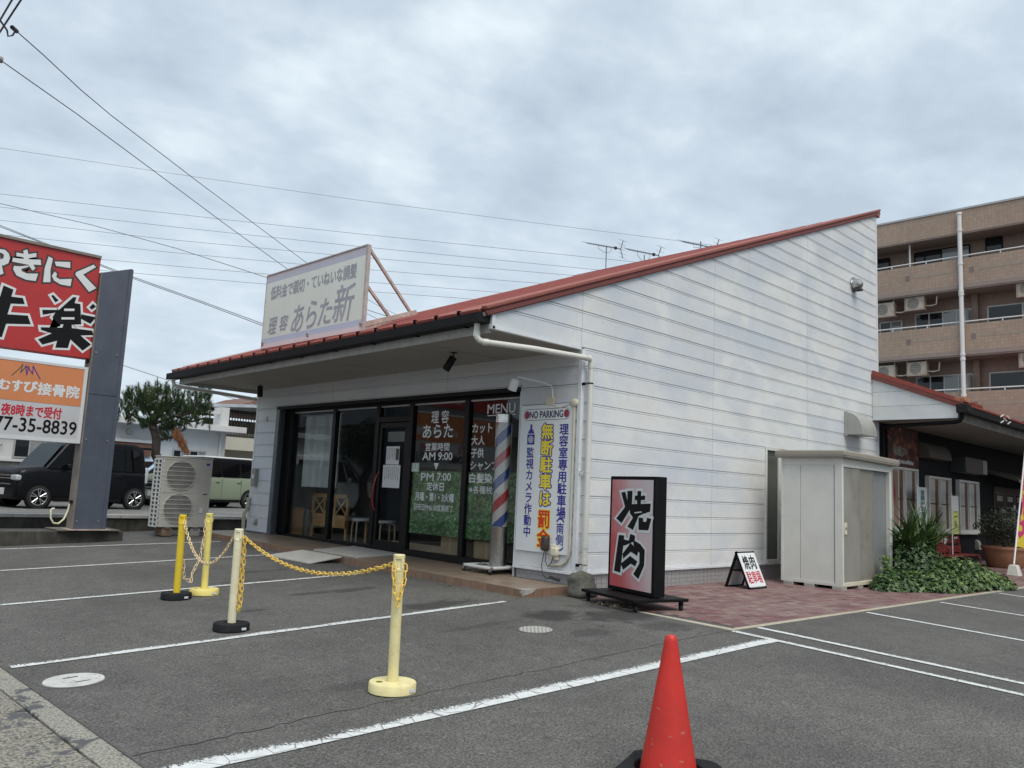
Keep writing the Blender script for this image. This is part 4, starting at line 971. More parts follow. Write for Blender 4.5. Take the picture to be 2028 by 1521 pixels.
strokes([[(-.865, 1.66), (-.735, 1.66), (-.735, 1.53), (-.865, 1.53)], [(-.86, 1.67), (-.74, 1.67), (-.77, 1.725), (-.83, 1.725)], [(-.818, 1.72), (-.782, 1.72), (-.782, 1.79), (-.818, 1.79)]], OP, UP, VP, M['inkblue'], np_, .0006, 'camera_symbol')
for r_, mt, li in ((.044, M['plate'], .0016), (.033, M['inkblue'], .002), (.022, M['plate'], .0024), (.010, M['inkblue'], .0028)):
    strokes([[(-.80+r_*math.cos(q*math.pi/10), 1.595+r_*math.sin(q*math.pi/10)) for q in range(20)]], OP, UP, VP, mt, np_, li, 'camera_lens')
W(np_)

# ------------------------------------------------------------------ barber pole on a trolley
bp = empty('barber_pole', (-.03, 1.30, -.14), 0, 'barber pole with red, white and blue spiral on a steel trolley', 'barber pole')
px_, py_ = -.36, 1.0
t = NT('barber stripes'); tcn = t.node('ShaderNodeTexCoord'); s_ = t.node('ShaderNodeSeparateXYZ'); t.link(tcn.outputs['Object'], s_.inputs[0])
ang = t.math('DIVIDE', t.math('ARCTAN2', t.math('SUBTRACT', s_.outputs[1], 0.0), t.math('SUBTRACT', s_.outputs[0], 0.0)), 2*math.pi)
fr3 = t.math('FRACT', t.math('ADD', t.math('MULTIPLY', s_.outputs[2], 1.75), t.math('ADD', t.math('MULTIPLY', ang, -1.0), 10.12)))
r_ = t.node('ShaderNodeValToRGB'); t.link(fr3, r_.inputs[0]); r_.color_ramp.interpolation = 'CONSTANT'
el = r_.color_ramp.elements; el[0].position = 0; el[0].color = (.33, .018, .022, 1); el[1].position = .25; el[1].color = (.43, .42, .39, 1)
for q, cc in ((.5, (.015, .045, .20, 1)), (.75, (.43, .42, .39, 1))):
    e_ = el.new(q); e_.color = cc
t.color(r_.outputs[0]); t.b.inputs['Roughness'].default_value = .35; M['stripes'] = t.m
RB = .112
st = MB().lathe([(RB-.012, .52), (RB-.012, 1.96)], n=40).build('striped_cylinder', M['stripes'], bp)
st.location = (0, 0, .0)
MB().lathe([(RB, .07), (RB, .58), (RB+.003, .585), (RB+.003, .60), (RB-.002, .605)], n=40).build('pole_base', M['steel'], bp)
MB().lathe([(RB+.003, 1.96), (RB+.003, 2.07), (RB-.01, 2.08), (0, 2.085)], n=40).build('pole_cap', mat('chrome', (.5, .49, .47), .22, 1, var=.25, scale=20), bp)
gm = glass('acrylic tube', (.9, .9, .9), .04)
MB().lathe([(RB+.002, .60), (RB+.002, 1.96)], n=40).build('acrylic_tube', gm, bp)
MB().box(-.27, -.24, -.18, .38, .075, .105).box(.13, .16, -.18, .38, .075, .105).box(-.27, .16, .35, .38, .075, .105).box(-.27, .16, -.18, -.15, .075, .105).box(-.24, .13, -.15, .3, .06, .075).build('trolley', M['whitep'], bp, bevel=.006)
for cx, cy in ((-.255, .36), (-.255, -.14), (.145, .36), (.145, -.14)):
    cs = MB().lathe([(.026, -.010), (.026, .010)], (cx, cy, .026), 16, (1, 0, 0)).build('caster', M['blackrub'], bp)
    MB().box(cx-.016, cx+.016, cy-.012, cy+.012, .04, .075).build('caster_fork', M['zinc'], cs)
MB().tube([(-.1, .2, .12), (-.27, .25, .04), (-.28, .34, .03), (-.24, .30, .02), (-.2, .15, .05)], .006, 6).build('cord', M['wire'], bp)

# ------------------------------------------------------------------ grilled-meat light box on casters
P1 = Vector((-.10, -.58, 0)); P2 = Vector((-.325, -1.37, 0)); ud = (P2-P1).normalized(); L1 = (P2-P1).length; bd = Vector((-ud.y, ud.x, 0)); bd = bd if bd.x > 0 else -bd
ys_ = empty('yakiniku_sign_box', (-.05, -.95, -.25), 0, 'black framed pink light box sign with two big black characters on a wheeled base', 'sign')
z0, z1 = -.11, 1.15
c0 = (P1+P2)/2+bd*.076
MB().obox(c0+Vector((0, 0, (z0+z1)/2)), ud*(L1/2), bd*.075, (0, 0, (z1-z0)/2)).build('case', M['blackp'], ys_, bevel=.006)
t = NT('faded pink gradient film'); g_ = t.pos(); s_ = t.node('ShaderNodeSeparateXYZ'); t.link(t.node('ShaderNodeNewGeometry').outputs['Position'], s_.inputs[0])
dgl = t.math('ADD', t.math('MULTIPLY', t.math('ADD', s_.outputs[1], .98), -1.15), t.math('ADD', t.math('MULTIPLY', s_.outputs[2], .28), .42))
dgl = t.math('ADD', dgl, t.math('MULTIPLY', t.math('SUBTRACT', t.noise(g_, 2.6, 4, .6), .5), .75))
t.color(t.ramp(dgl, (.12, (.50, .09, .10)), (.42, (.56, .27, .28)), (.7, (.60, .46, .47)), (1.0, (.58, .52, .54)))); t.b.inputs['Roughness'].default_value = .35; M['pink'] = t.m
OY = P1 - bd*.003; UY = ud; VY = Vector((0, 0, 1))
fc = MB(); fc.obox(P1+ud*(L1/2)-bd*.001+Vector((0, 0, (z0+z1)/2+.002)), ud*(L1/2-.042), bd*.002, (0, 0, (z1-z0)/2-.04)); fc.build('face_panel', M['pink'], ys_, smooth=False)
nY = (-bd)
def yk(pts, s=3.6217, ox=1100, oy=840):
    out = []
    for a, b in pts:
        d = ray(ox+a/s, oy+b/s); q = CAM+d*((P1-CAM).dot(bd)/d.dot(bd)); out.append(((q-P1).dot(ud), q.z))
    return out
# 焼 and 肉 as chunky cut strokes
yaki = [[(475,490),(505,485),(530,590),(505,600)], [(520,480),(557,478),(553,570),(530,625),(478,710),(440,675),(495,605),(520,560)],
        [(592,480),(620,480),(618,515),(648,512),(648,542),(618,545),(616,572),(688,570),(685,600),(655,602),(655,640),(590,645),(560,640),(562,600),(540,600),(530,575),(590,572),(588,545),(572,543),(574,513),(592,512)],
        [(535,635),(655,600),(685,600),(683,628),(640,640),(600,660),(560,760),(520,735),(560,670)], [(600,670),(632,672),(634,700),(655,700),(662,670),(692,680),(670,762),(600,758)], [(530,600),(600,600),(600,660),(545,650)]]
niku = [[(458,795),(497,798),(493,850),(468,1065),(423,1050)], [(490,825),(530,835),(540,787),(575,800),(572,840),(500,870),(490,870)], [(560,830),(612,860),(645,905),(640,1015),(598,1112),(562,1075),(605,1000),(607,925),(565,870)],
        [(540,850),(600,905),(590,945),(545,915),(490,965),(485,930),(530,870)], [(472,1000),(540,945),(592,985),(575,1020),(545,1000),(490,1045)]]
for pls, nm in ((yaki, 'yaki'), (niku, 'niku')):
    pk = [yk(pl_) for pl_ in pls]
    strokes([grow(q, .028) for q in pk], OY, UY, VY, M['inkwhite'], ys_, .0022, 'character_outline')
    strokes(pk, OY, UY, VY, M['inkblack'], ys_, .0042, 'character')
a_ = yk([(572, 632), (624, 626), (624, 634), (572, 640)]); strokes([a_], OY, UY, VY, M['inkwhite'], ys_, .0062, 'character_gap')
pb = c0 - ud*0 - bd*.02
MB().obox((pb.x, pb.y, -.135), ud*.485, bd*.36, (0, 0, .016)).build('platform', M['blackp'], ys_, bevel=.004)
for su in (-1, 1):
    for sb in (-1, 1):
        q = pb+ud*.43*su+bd*.30*sb
        cs = MB().lathe([(.034, -.014), (.034, .014)], (q.x, q.y, -.216), 18, tuple(bd+ud*.4)).build('caster', M['blackrub'], ys_)
        MB().box(q.x-.02, q.x+.02, q.y-.02, q.y+.02, -.20, -.152).build('caster_fork', M['blackp'], cs, bevel=.004)
W(ys_)

# ------------------------------------------------------------------ small A-board
ab = empty('a_board', (2.98, -.56, -.25), 0, 'small folding A-board reading grilled meat parking in black and red', 'sign')
def aplane(x, yb, yt, zb, zt): pass
AX0, AX1 = 2.74, 3.20; zt, zb = .25, -.25
yf, yb_, yt = -.77, -.38, -.55
nfr = Vector((0, -(zt-zb), -(yf-yt)*-1)).normalized()
def slantbox(x0, x1, ya, yb2, za, zb2, th):
    """panel from (ya,za) up to (yb2,zb2), thickness th"""
    d_ = Vector((0, yb2-ya, zb2-za)); n_ = Vector((0, -d_.z, d_.y)).normalized()*th
    return MB().prism([(x0, ya, za), (x0, yb2, zb2), (x0, yb2-n_.y, zb2-n_.z), (x0, ya-n_.y, za-n_.z)], (x1-x0, 0, 0))
for (ya, sgn) in ((yf, 1), (yb_, -1)):
    fb = slantbox(AX0+.03, AX1-.03, ya, yt+.0, zb+.0, zt, .012*sgn); fb.build('board', M['plate'], ab)
    for (a_, b_) in ((AX0, AX0+.032), (AX1-.032, AX1)): slantbox(a_, b_, ya-.004*sgn, yt-.004*sgn, zb, zt, .03*sgn).build('frame_stile', M['blackp'], ab)
    for f0, f1 in ((0, .06), (.95, 1.0)):
        slantbox(AX0, AX1, ya+(yt-ya)*f0-.005*sgn, ya+(yt-ya)*f1-.005*sgn, zb+(zt-zb)*f0, zb+(zt-zb)*f1, .03*sgn).build('frame_rail', M['blackp'], ab)
fdir = Vector((0, yt-yf, zt-zb)).normalized(); fl = Vector((0, yt-yf, zt-zb)).length
OA = Vector((AX0, yf, zb)) + Vector((0, -fdir.z, fdir.y))*.0075
MB().prism([OA+fdir*.04+Vector((0.004, 0, 0)), OA+fdir*(fl-.008)+Vector((.004, 0, 0)), OA+fdir*(fl-.008)+Vector((AX1-AX0-.004, 0, 0)), OA+fdir*.04+Vector((AX1-AX0-.004, 0, 0))], Vector((0, fdir.z, -fdir.y))*.003).build('face', M['plate'], ab, smooth=False)
OA2 = OA
lettering([('焼', .07, .285, .215, .475), ('肉', .25, .285, .39, .475)], OA2, (1, 0, 0), fdir, M['inkblack'], ab, .004)
lettering([('駐', .04, .085, .165, .255), ('車', .17, .085, .285, .255), ('場', .29, .085, .415, .255)], OA2, (1, 0, 0), fdir, M['inkred'], ab, .0025)
MB().box(AX0+.03, AX1-.03, -.66, -.49, -.02, .0).build('spreader', M['blackp'], ab)
W(ab)

# ------------------------------------------------------------------ storage shed
sh = empty('storage_shed', (5, -.95, -.25), 0, 'white steel storage shed with scuffed grey sliding doors', 'shed')
X0, X1, Y0, Y1 = 4.12, 5.95, -1.44, -.50
MB().box(X0+.03, X1-.03, Y0+.09, Y1-.02, -.2, 1.6).build('shed_core', M['shedw'], sh)
# side panels facing the street side
MB().box(X0+.012, X0+.03, Y1-.30, Y1-.03, -.15, 1.52).build('side_panel', M['shedw'], sh, bevel=.003); MB().box(X0+.012, X0+.03, Y0+.13, Y1-.305, -.15, 1.52).build('side_panel', M['shedw'], sh, bevel=.003)
MB().box(X0, X0+.05, Y0, Y0+.115, -.2, 1.63).build('corner_post', M['shedw'], sh, bevel=.006); MB().box(X0, X0+.04, Y1-.035, Y1, -.2, 1.63).build('corner_post', M['shedw'], sh, bevel=.006); MB().box(X1-.08, X1, Y0, Y0+.09, -.2, 1.6).build('corner_post', M['shedw'], sh, bevel=.006)
MB().box(X0+.004, X0+.04, Y0+.11, Y1-.03, 1.52, 1.63).build('top_rail', M['shedw'], sh, bevel=.004); MB().box(X0+.004, X0+.04, Y0+.11, Y1-.03, -.2, -.15).build('bottom_rail', M['shedw'], sh, bevel=.004)
MB().box(X0+.05, X1-.08, Y0+.004, Y0+.05, 1.50, 1.62).build('door_header', M['shedw'], sh, bevel=.004)
MB().box(X0+.05, X1-.08, Y0+.0, Y0+.08, -.2, -.145).build('door_sill', M['cream'], sh, bevel=.004)
for i, (a, b, yy) in enumerate(((X0+.05, X0+.66, Y0+.018), (X0+.64, X0+1.20, Y0+.042), (X0+1.18, X1-.08, Y0+.066))):
    d_ = MB().box(a, b, yy, yy+.018, -.145, 1.50).build('sliding_door', (M['shedd'], M['shedd2'], M['shedd3'])[i], sh, bevel=.003)
    MB().box(b-.016, b, yy-.004, yy-.0005, -.145, 1.50).build('door_edge', M['shedt'], d_)
    if i == 0: 
        MB().box(a+.04, a+.13, yy-.010, yy-.0005, .53, .70).build('door_lock', M['cream'], d_, bevel=.02)
        MB().lathe([(.022, 0), (.022, .004)], (a+.085, yy-.011, .62), 14, (0, -1, 0)).build('lock_knob', M['zinc'], d_)
rf = MB().prism([(X0-.09, Y1+.06, 1.625), (X1+.12, Y1+.06, 1.60), (X1+.12, Y1+.06, 1.71), (X0-.09, Y1+.06, 1.735)], (0, Y0-Y1-.14, 0)).build('roof', M['shedt'], sh, bevel=.02)
MB().prism([(X0-.096, Y1+.06, 1.665), (X1+.126, Y1+.06, 1.64), (X1+.126, Y1+.06, 1.652), (X0-.096, Y1+.06, 1.677)], (0, Y0-Y1-.146, 0)).build('roof_lip', M['shedt'], sh)
for cx, cy in ((X0+.06, Y0+.08), (X0+.06, Y0+.5), (X0+.06, Y1-.12), (X0+.62, Y0+.08), (X1-.2, Y0+.1), (X1-.2, Y1-.1)):
    MB().box(cx-.07, cx+.09, cy-.075, cy+.075, -.25, -.2).build('concrete_block', M['concrete'], sh, bevel=.006)
W(sh)

# ------------------------------------------------------------------ boulder at the corner
def boulder(c, r, name, m, seed, **k):
    bm = bmesh.new(); bmesh.ops.create_icosphere(bm, subdivisions=4, radius=1); rnd = random.Random(seed)
    from mathutils import noise
    for v in bm.verts:
        n = v.co.normalized(); s = 1+.16*noise.noise(n*1.4+Vector((seed, 0, 0)))+.05*noise.noise(n*5)+.02*noise.noise(n*14)
        q = n/((abs(n.x)**5+abs(n.y)**5+abs(n.z)**5)**.2)*s*.86
        tp = 1-.17*(q.z+.8)
        v.co = Vector((q.x*r[0]*tp, q.y*r[1]*tp, q.z*r[2]))
    zm = min(v.co.z for v in bm.verts)
    for v in bm.verts: v.co.z -= zm
    me = bpy.data.meshes.new(name); bm.to_mesh(me); bm.free(); me.materials.append(m); me.polygons.foreach_set('use_smooth', [True]*len(me.polygons))
    o = putmesh(name, me); o.location = c; return tag(o, **k)
boulder((-.14, -.235, -.26), (.19, .17, .165), 'boulder', M['stone'], 3, label='rough mossy boulder at the foot of the shop corner downpipe', cat='boulder')
# dry grass tuft
mb = MB()
for i in range(70):
    a_ = random.uniform(0, 6.28); x0 = -.42+random.gauss(0, .05); y0 = -.93+random.gauss(0, .09); l = random.uniform(.05, .14)
    p0 = Vector((x0, y0, -.25)); p1 = p0+Vector((math.cos(a_)*l*.5, math.sin(a_)*l*.5, l*.30)); p2 = p0+Vector((math.cos(a_)*l, math.sin(a_)*l, .01)); s_ = Vector((-math.sin(a_), math.cos(a_), 0))*.003
    mb.add([p0-s_, p0+s_, p1+s_, p1-s_, p2], [(0, 1, 2, 3), (3, 2, 4)])
mb.build('dry_grass', mat('straw', (.36, .29, .18), .9, var=.3, scale=30), None, kind='stuff', label='tuft of dry grass by the sign base', cat='grass')
mb = MB()
for i in range(60):
    x0, y0 = random.choice([(-.98, 3.35), (-.5, -.06), (-1.0, 1.2), (-.92, 2.2)]); x0 += random.gauss(0, .06); y0 += random.gauss(0, .14)
    if x0 > -.88 and y0 > 0: x0 = -.93
    r_ = random.uniform(.008, .02); a_ = random.uniform(0, 6.28); z_ = G(x0, y0)+.006
    mb.add([(x0+r_*math.cos(a_+q), y0+r_*math.sin(a_+q), z_+random.uniform(0, .01)) for q in (0, 1.6, 3.1, 4.7)], [(0, 1, 2, 3)])
mb.build('dead_leaves', mat('dead leaf', (.22, .12, .06), .9, var=.4, scale=30, spec=.2), None, kind='stuff', smooth=False, label='dead leaves scattered along the foot of the step', cat='leaves')

# ------------------------------------------------------------------ bollards and chains
def bollard(x, y, pm_, bm_, lab, lean=(0, 0), capm=None, turn=0):
    o = empty('bollard', (x, y, G(x, y)), turn, lab, 'bollard', 'chain bollards in the car park')
    MB().lathe([(.149, 0), (.152, .003), (.151, .056), (.146, .063), (.12, .0655), (.05, .066), (.045, .06)], n=40).build('base', bm_, o)
    MB().lathe([(.022, .060), (.022, .067)], (-.09, .02, .0), 14).build('filler_cap', mat('cap '+bm_.name, tuple(q*.5 for q in lin('#999900')) if 'yellow' in bm_.name else (.01, .01, .01), .6), o)
    tb = MB(); ps = [Vector((0, 0, .058)), Vector((lean[0], lean[1], .76))]
    tb.tube([ps[0], ps[1]], .035, 20); tb.build('post', pm_, o)
    MB().lathe([(.0362, -.004), (.0368, .0), (.0362, .004)], ps[0]+(ps[1]-ps[0])*.90, 20, ps[1]-ps[0]).build('post_seam', pm_, o)
    q = ps[1]; hd_ = MB().lathe([(.036, 0), (.036, .012), (.028, .016), (.028, .070), (.036, .074), (.038, .080), (.038, .098), (.033, .102)], q, 20); hd_.build('head', capm or pm_, o)
    for k in (0, math.pi/2):
        MB().obox(q+Vector((0, 0, .046)), (math.cos(k)*.040, math.sin(k)*.040, 0), (-math.sin(k)*.008, math.cos(k)*.008, 0), (0, 0, .03)).build('hook', capm or pm_, o)
    MB().box(.02, .06, -.1535, -.151, .018, .038).build('sticker', M['signwhite'], o)
    return o
tops = {}
def B(key, base, top, pm_, bm_, lab, **k):
    """base, top: the pixels of the foot and of the head of the post"""
    d = ray(*base); t_ = 5.0
    for _ in range(60):
        q = CAM+d*t_; t_ += (q.z-G(q.x, q.y)-.075)/(-d.z+.04)
    q = CAM+d*t_
    # head 0.83 m above the foot, lean read from the photograph
    d2 = ray(*top); t2 = (q-CAM).dot(fw)/d2.dot(fw); hpt = CAM+d2*t2; ln = (hpt-q); H = .78
    lx, ly = ln.x, ln.y; s_ = min(1, .05/max(1e-6, math.hypot(lx, ly))); lx *= s_; ly *= s_
    o = bollard(q.x, q.y, pm_, bm_, lab, (lx, ly), **k); z = G(q.x, q.y)
    tops[key] = Vector((q.x+lx, q.y+ly, z+.80)); print(key, q, 'H', ln.z, lx, ly); return o
B('A', (350, 1171), (361, 1016), M['yellow1'], M['blackrub'], 'bright yellow chain post on a black round base, farthest left')
B('B', (405, 1163), (413, 1013), M['yellow2'], M['yellow2'], 'faded yellow chain post on a yellow round base')
B('C', (459, 1230), (473, 1043), M['ivoryp'], M['blackrub'], 'bleached ivory chain post on a black round base')
B('D', (778, 1345), (789, 1097), M['yellow3'], M['yellow3'], 'pale yellow chain post on a pale yellow base nearest the camera')
lk = None
def link_mesh(m, name):
    pts = []
    for q in range(16):
        a_ = 2*math.pi*q/16; cx = .014 if math.cos(a_) > 0 else -.014
        pts.append((cx+math.cos(a_)*.013, math.sin(a_)*.0125, 0))
    return MB().tube(pts, .0042, 6, closed=True).mesh(name, m)
LM = {'y': link_mesh(M['chainy'], 'link'), 'w': link_mesh(M['chainw'], 'link')}
def chain(path, key, label):
    o = empty('chain', path[0], 0, label, 'chain', 'plastic chains on the posts')
    path = [Vector(p) for p in path]; seg = [(path[i+1]-path[i]).length for i in range(len(path)-1)]; tot = sum(seg); n_ = int(tot/.044); i = 0
    for k_ in range(n_):
        s_ = (k_+.5)*tot/n_; acc = 0; j_ = 0
        while acc+seg[j_] < s_: acc += seg[j_]; j_ += 1
        q = path[j_]+(path[j_+1]-path[j_])*((s_-acc)/seg[j_]); d_ = (path[j_+1]-path[j_]).normalized()
        c_ = bpy.data.objects.new('link', LM[key]); col.objects.link(c_); c_.parent = o
        rot = d_.to_track_quat('X', 'Z').to_matrix().to_4x4() @ Matrix.Rotation(math.pi/2*(k_ % 2)+random.uniform(-.25, .25), 4, 'X')
        c_.matrix_basis = Matrix.Translation(q-o.location) @ rot
    return o
def sagpath(a, b, sag, n=24, u0=0, u1=1):
    return [a+(b-a)*(u0+(u1-u0)*i/n)+Vector((0, 0, -4*sag*(u0+(u1-u0)*i/n)*(1-(u0+(u1-u0)*i/n)))) for i in range(n+1)]
def off(v, x, y, z=0): return v+Vector((x, y, z))
chain(sagpath(off(tops['C'], .03, -.035), off(tops['D'], -.02, .04), .17+.0, 40), 'y', 'long yellow chain sagging between the ivory post and the nearest post')
chain(sagpath(off(tops['A'], .0, -.04), off(tops['C'], -.02, .04), .33, 34), 'w', 'bleached chain sagging low from the leftmost post to the ivory post')
chain([tops['B']+Vector((-.03, .01, .0)), tops['B']+Vector((-.05, -.02, -.2)), tops['B']+Vector((-.09, -.05, -.42)), tops['B']+Vector((-.16, -.06, -.56)), tops['A']+Vector((.16, .02, -.63)), tops['A']+Vector((.09, .03, -.60)), tops['A']+Vector((.06, .03, -.40))], 'w', 'bleached chain hanging slack between the two left posts')
tC = tops['C']; chain([tC+Vector((.035, .0, -.01)), tC+Vector((.045, -.01, -.06)), tC+Vector((.046, -.012, -.3)), tC+Vector((.045, -.014, -.60)), tC+Vector((.046, -.028, -.635)), tC+Vector((.050, -.045, -.60)), tC+Vector((.050, -.043, -.3)), tC+Vector((.04, -.04, -.02))], 'y', 'doubled yellow chain hanging down the ivory post')
tD = tops['D']; chain([tD+Vector((-.035, -.0, .0)), tD+Vector((-.045, -.01, -.05)), tD+Vector((-.040, -.025, -.16)), tD+Vector((-.025, -.045, -.24)), tD+Vector((0.0, -.048, -.16)), tD+Vector((.025, -.042, -.08)), tD+Vector((.035, -.02, -.0))], 'y', 'short yellow chain loop round the head of the nearest post')

# ------------------------------------------------------------------ traffic cone
cn = empty('traffic_cone', (-4.085, -4.154, G(-4.085, -4.154)), R(20), 'red traffic cone standing in a black rubber weight', 'traffic cone')
MB().lathe([(.172, .012), (.150, .02), (.140, .05), (.032, .672), (.030, .688), (.022, .699), (.008, .703), (0, .7035)], n=48).build('cone_body', M['conered'], cn)
mb = MB(); rq = random.Random(4)
for i in range(26):
    z_ = rq.uniform(.10, .62); r_ = .140-(z_-.05)*(.108/.622)+.0012; a_ = rq.uniform(0, 6.28); da = rq.uniform(.02, .10)/r_*.3; dz = rq.uniform(.002, .012); sl_ = rq.uniform(-.02, .02)
    rr2 = r_-dz*.17
    mb.add([(r_*math.cos(a_), r_*math.sin(a_), z_), (r_*math.cos(a_+da), r_*math.sin(a_+da), z_+sl_*.3), (rr2*math.cos(a_+da), rr2*math.sin(a_+da), z_+dz+sl_*.3), (rr2*math.cos(a_), rr2*math.sin(a_), z_+dz)], [(0, 1, 2, 3)])
mb.build('scuff_marks', mat('pale scuff', (.50, .12, .09), .8), cn, smooth=False, kind='stuff')
MB().box(-.185, .185, -.185, .185, 0, .013).build('cone_flange', M['conered'], cn, bevel=.02)
# weight: square ring with round hole
def ringweight(half, ri, z0, z1, n=40):
    mb = MB(); vs = []; 
    for z in (z0, z1):
        for i in range(n):
            a_ = 2*math.pi*i/n; ca, sa = math.cos(a_), math.sin(a_); k_ = half/max(abs(ca), abs(sa)); k_ = min(k_, half*1.25)
            if z == z1: k_ -= .018
            vs.append((ca*k_, sa*k_, z))
        for i in range(n):
            a_ = 2*math.pi*i/n; vs.append((math.cos(a_)*ri, math.sin(a_)*ri, z))
    fs = []
    for i in range(n):
        j = (i+1) % n
        fs += [(i, j, 2*n+j, 2*n+i), (n+j, n+i, 3*n+i, 3*n+j), (2*n+i, 2*n+j, 3*n+j, 3*n+i), (j, i, n+i, n+j)]
    mb.add(vs, fs); return mb
ringweight(.235, .165, .013, .085).build('rubber_weight', M['blackrub'], cn, bevel=.006)

# ------------------------------------------------------------------ sign tower on the left
tw = empty('pole_sign', (-2.9, 8.1, -.05), 0, 'tall slate pole carrying a red grill restaurant panel above an orange and grey clinic panel', 'sign')
pz = lambda x: 4.27+(x+3.11)*.36
MB().add([(-3.135, 8.0, -.02), (-2.655, 8.0, -.02), (-2.655, 8.0, pz(-2.655)), (-3.135, 8.0, pz(-3.135)), (-3.135, 8.30, -.02), (-2.655, 8.30, -.02), (-2.655, 8.30, pz(-2.655)), (-3.135, 8.30, pz(-3.135))], [(0,1,2,3),(1,5,6,2),(5,4,7,6),(4,0,3,7),(3,2,6,7),(0,4,5,1)]).build('pole', M['polepaint'], tw, bevel=.006)
MB().box(-3.150, -3.136, 7.995, 8.31, -.02, 4.26).build('pole_flange', M['poleedge'], tw)
MB().box(-2.70, -2.64, 7.985, 7.999, -.02, pz(-2.66)-.02).build('pole_rib', M['polepaint'], tw)
for z_ in (.12, 1.45, 2.9):
    for x_ in (-3.09, -2.76): MB().lathe([(.016, 0), (.016, .010), (0, .013)], (x_, 8.0, z_), 6, (0, -1, 0)).build('bolt', M['poleedge'], tw)
MB().box(-3.134, -2.70, 7.9975, 8.0, 2.20, 2.206).build('weld_seam', M['blackp'], tw)
MB().box(-3.22, -2.58, 7.93, 8.38, -.024, -.008).build('base_plate', M['rust'], tw)
for z in (.4, 1.5, 2.72, 3.05, 4.1):
    MB().box(-3.175, -3.15, 8.10, 8.20, z, z+.05).build('bolt_lug', M['blackp'], tw)
XL = -6.15; XR = -3.16; YF = 8.06
MB().box(XL, XR, YF, YF+.26, 2.79, 4.50).build('red_panel', M['signred'], tw, bevel=.004)
MB().box(XL, XR, YF-.03, YF+.29, 4.50, 4.545).build('panel_hood', M['poleedge'], tw)
MB().box(XL, XR, YF, YF+.26, 1.375, 2.64).build('clinic_panel', M['signgrey'], tw, bevel=.004)
MB().box(XL+.03, XR-.055, YF-.004, YF-.001, 1.98, 2.60).build('orange_field', M['orange'], tw)
MB().box(XL, XR, YF-.010, YF-.0005, 2.60, 2.64).box(XL, XR, YF-.010, YF-.0005, 1.375, 1.43).box(XR-.055, XR, YF-.0101, YF-.0006, 1.43, 2.60).build('panel_frame', M['signwhite'], tw)
OS = Vector((0, YF-.001, 0)); US = (1, 0, 0); VS = (0, 0, 1)
def sg(pts, s=5.848, ox=0, oy=460):
    return [(lambda q: (q.x, q.z))(at(ox+a/s, oy+b/s, y=YF)) for a, b in pts]
ku = [[(1090,375),(1118,400),(960,490),(1130,650),(1035,705),(868,490)]]
ku = [[(1085,375),(1110,405),(962,490),(1115,648),(1030,690),(872,492),(880,462)]]
ni = [[(562,280),(612,305),(583,440),(583,578),(498,578),(515,420)], [(632,340),(812,345),(812,415),(650,390)], [(630,455),(660,480),(648,520),(690,545),(830,540),(815,625),(700,605),(625,560),(600,505)]]
ki = [[(190,235),(275,250),(268,215),(315,200),(328,255),(420,240),(420,285),(330,300),(335,315),(470,318),(475,380),(385,375),(410,420),(375,445),(330,378),(140,340),(148,295),(275,310),(270,290),(190,278)],
      [(235,395),(330,385),(330,400),(245,425),(250,450),(310,478),(440,480),(412,565),(300,550),(190,500),(152,430),(160,390)]]
ya = [[(0,195),(60,205),(100,245),(115,300),(95,360),(40,385),(0,380),(0,320),(40,300),(45,260),(20,240),(0,235)], [(-80,150),(-40,140),(-20,200),(0,195),(0,240),(-10,245),(40,480),(-20,500),(-70,260),(-200,300),(-210,250),(-90,215)]]
for grp in (ku, ni, ki, ya):
    q_ = [sg(g2) for g2 in grp]
    strokes([grow(q, .028) for q in q_], OS, US, VS, M['inkbrown'], tw, .0012, 'character_outline')
    strokes(q_, OS, US, VS, M['inkwhite'], tw, .0042, 'character')
raku = [[(592,735),(615,725),(678,790),(640,810)], [(1035,870),(1075,828),(1110,860),(1060,895)],
        [(850,750),(885,755),(862,820),(930,832),(940,1065),(830,1070),(830,1110),(1065,1140),(1082,1190),(930,1195),(1052,1300),(955,1370),(815,1240),(785,1340),(640,1335),(660,1255),(490,1300),(440,1240),(600,1170),(475,1130),(470,1100),(720,1105),(735,1065),(680,1065),(605,985),(640,930),(495,955),(488,898),(680,900)],
        [(940,950),(1110,985),(1045,1060),(935,1000)]]
ushi = [[(40,615),(155,665),(130,745),(265,762),(285,832),(125,825),(85,950),(320,965),(355,1065),(70,1058),(20,1215),(-80,1200),(-40,1055),(-330,1020),(-340,930),(-40,945),(-20,830),(-170,815),(-190,880),(-280,850),(-200,640),(-120,660),(-130,740),(0,745)]]
for grp in (raku, ushi):
    q_ = [sg(g2) for g2 in grp]
    strokes([grow(q, .036) for q in q_], OS, US, VS, M['inkwhite'], tw, .0014, 'character_outline')
    strokes(q_, OS, US, VS, M['inkblack'], tw, .0044, 'character')
q_ = [sg([(742,885),(860,885),(860,912),(742,912)]), sg([(710,985),(860,985),(860,1010),(710,1010)])]
strokes(q_, OS, US, VS, M['inkwhite'], tw, .0062, 'character_gap')
def sc(s, xl, xr, yt, yb):
    """box on the clinic panel from zoomed pixels (scale 7.605, origin 0,690)"""
    xc, yc = (xl+xr)/2, (yt+yb)/2; f = lambda a, b: at(a/7.605, 690+b/7.605, y=YF-.005)
    return (s, f(xl, yc).x, f(xc, yb).z, f(xr, yc).x, f(xc, yt).z)
OS2 = Vector((0, YF-.005, 0))
lettering([sc('む', -20, 150, 470, 610), sc('す', 185, 330, 480, 645), sc('び', 360, 560, 495, 660), sc('お', -190, -50, 450, 600)], OS2, US, VS, M['inkwhite'], tw, .008)
lettering([sc('接骨院', 568, 1195, 545, 725)], OS2, US, VS, M['inkwhite'], tw, .007)
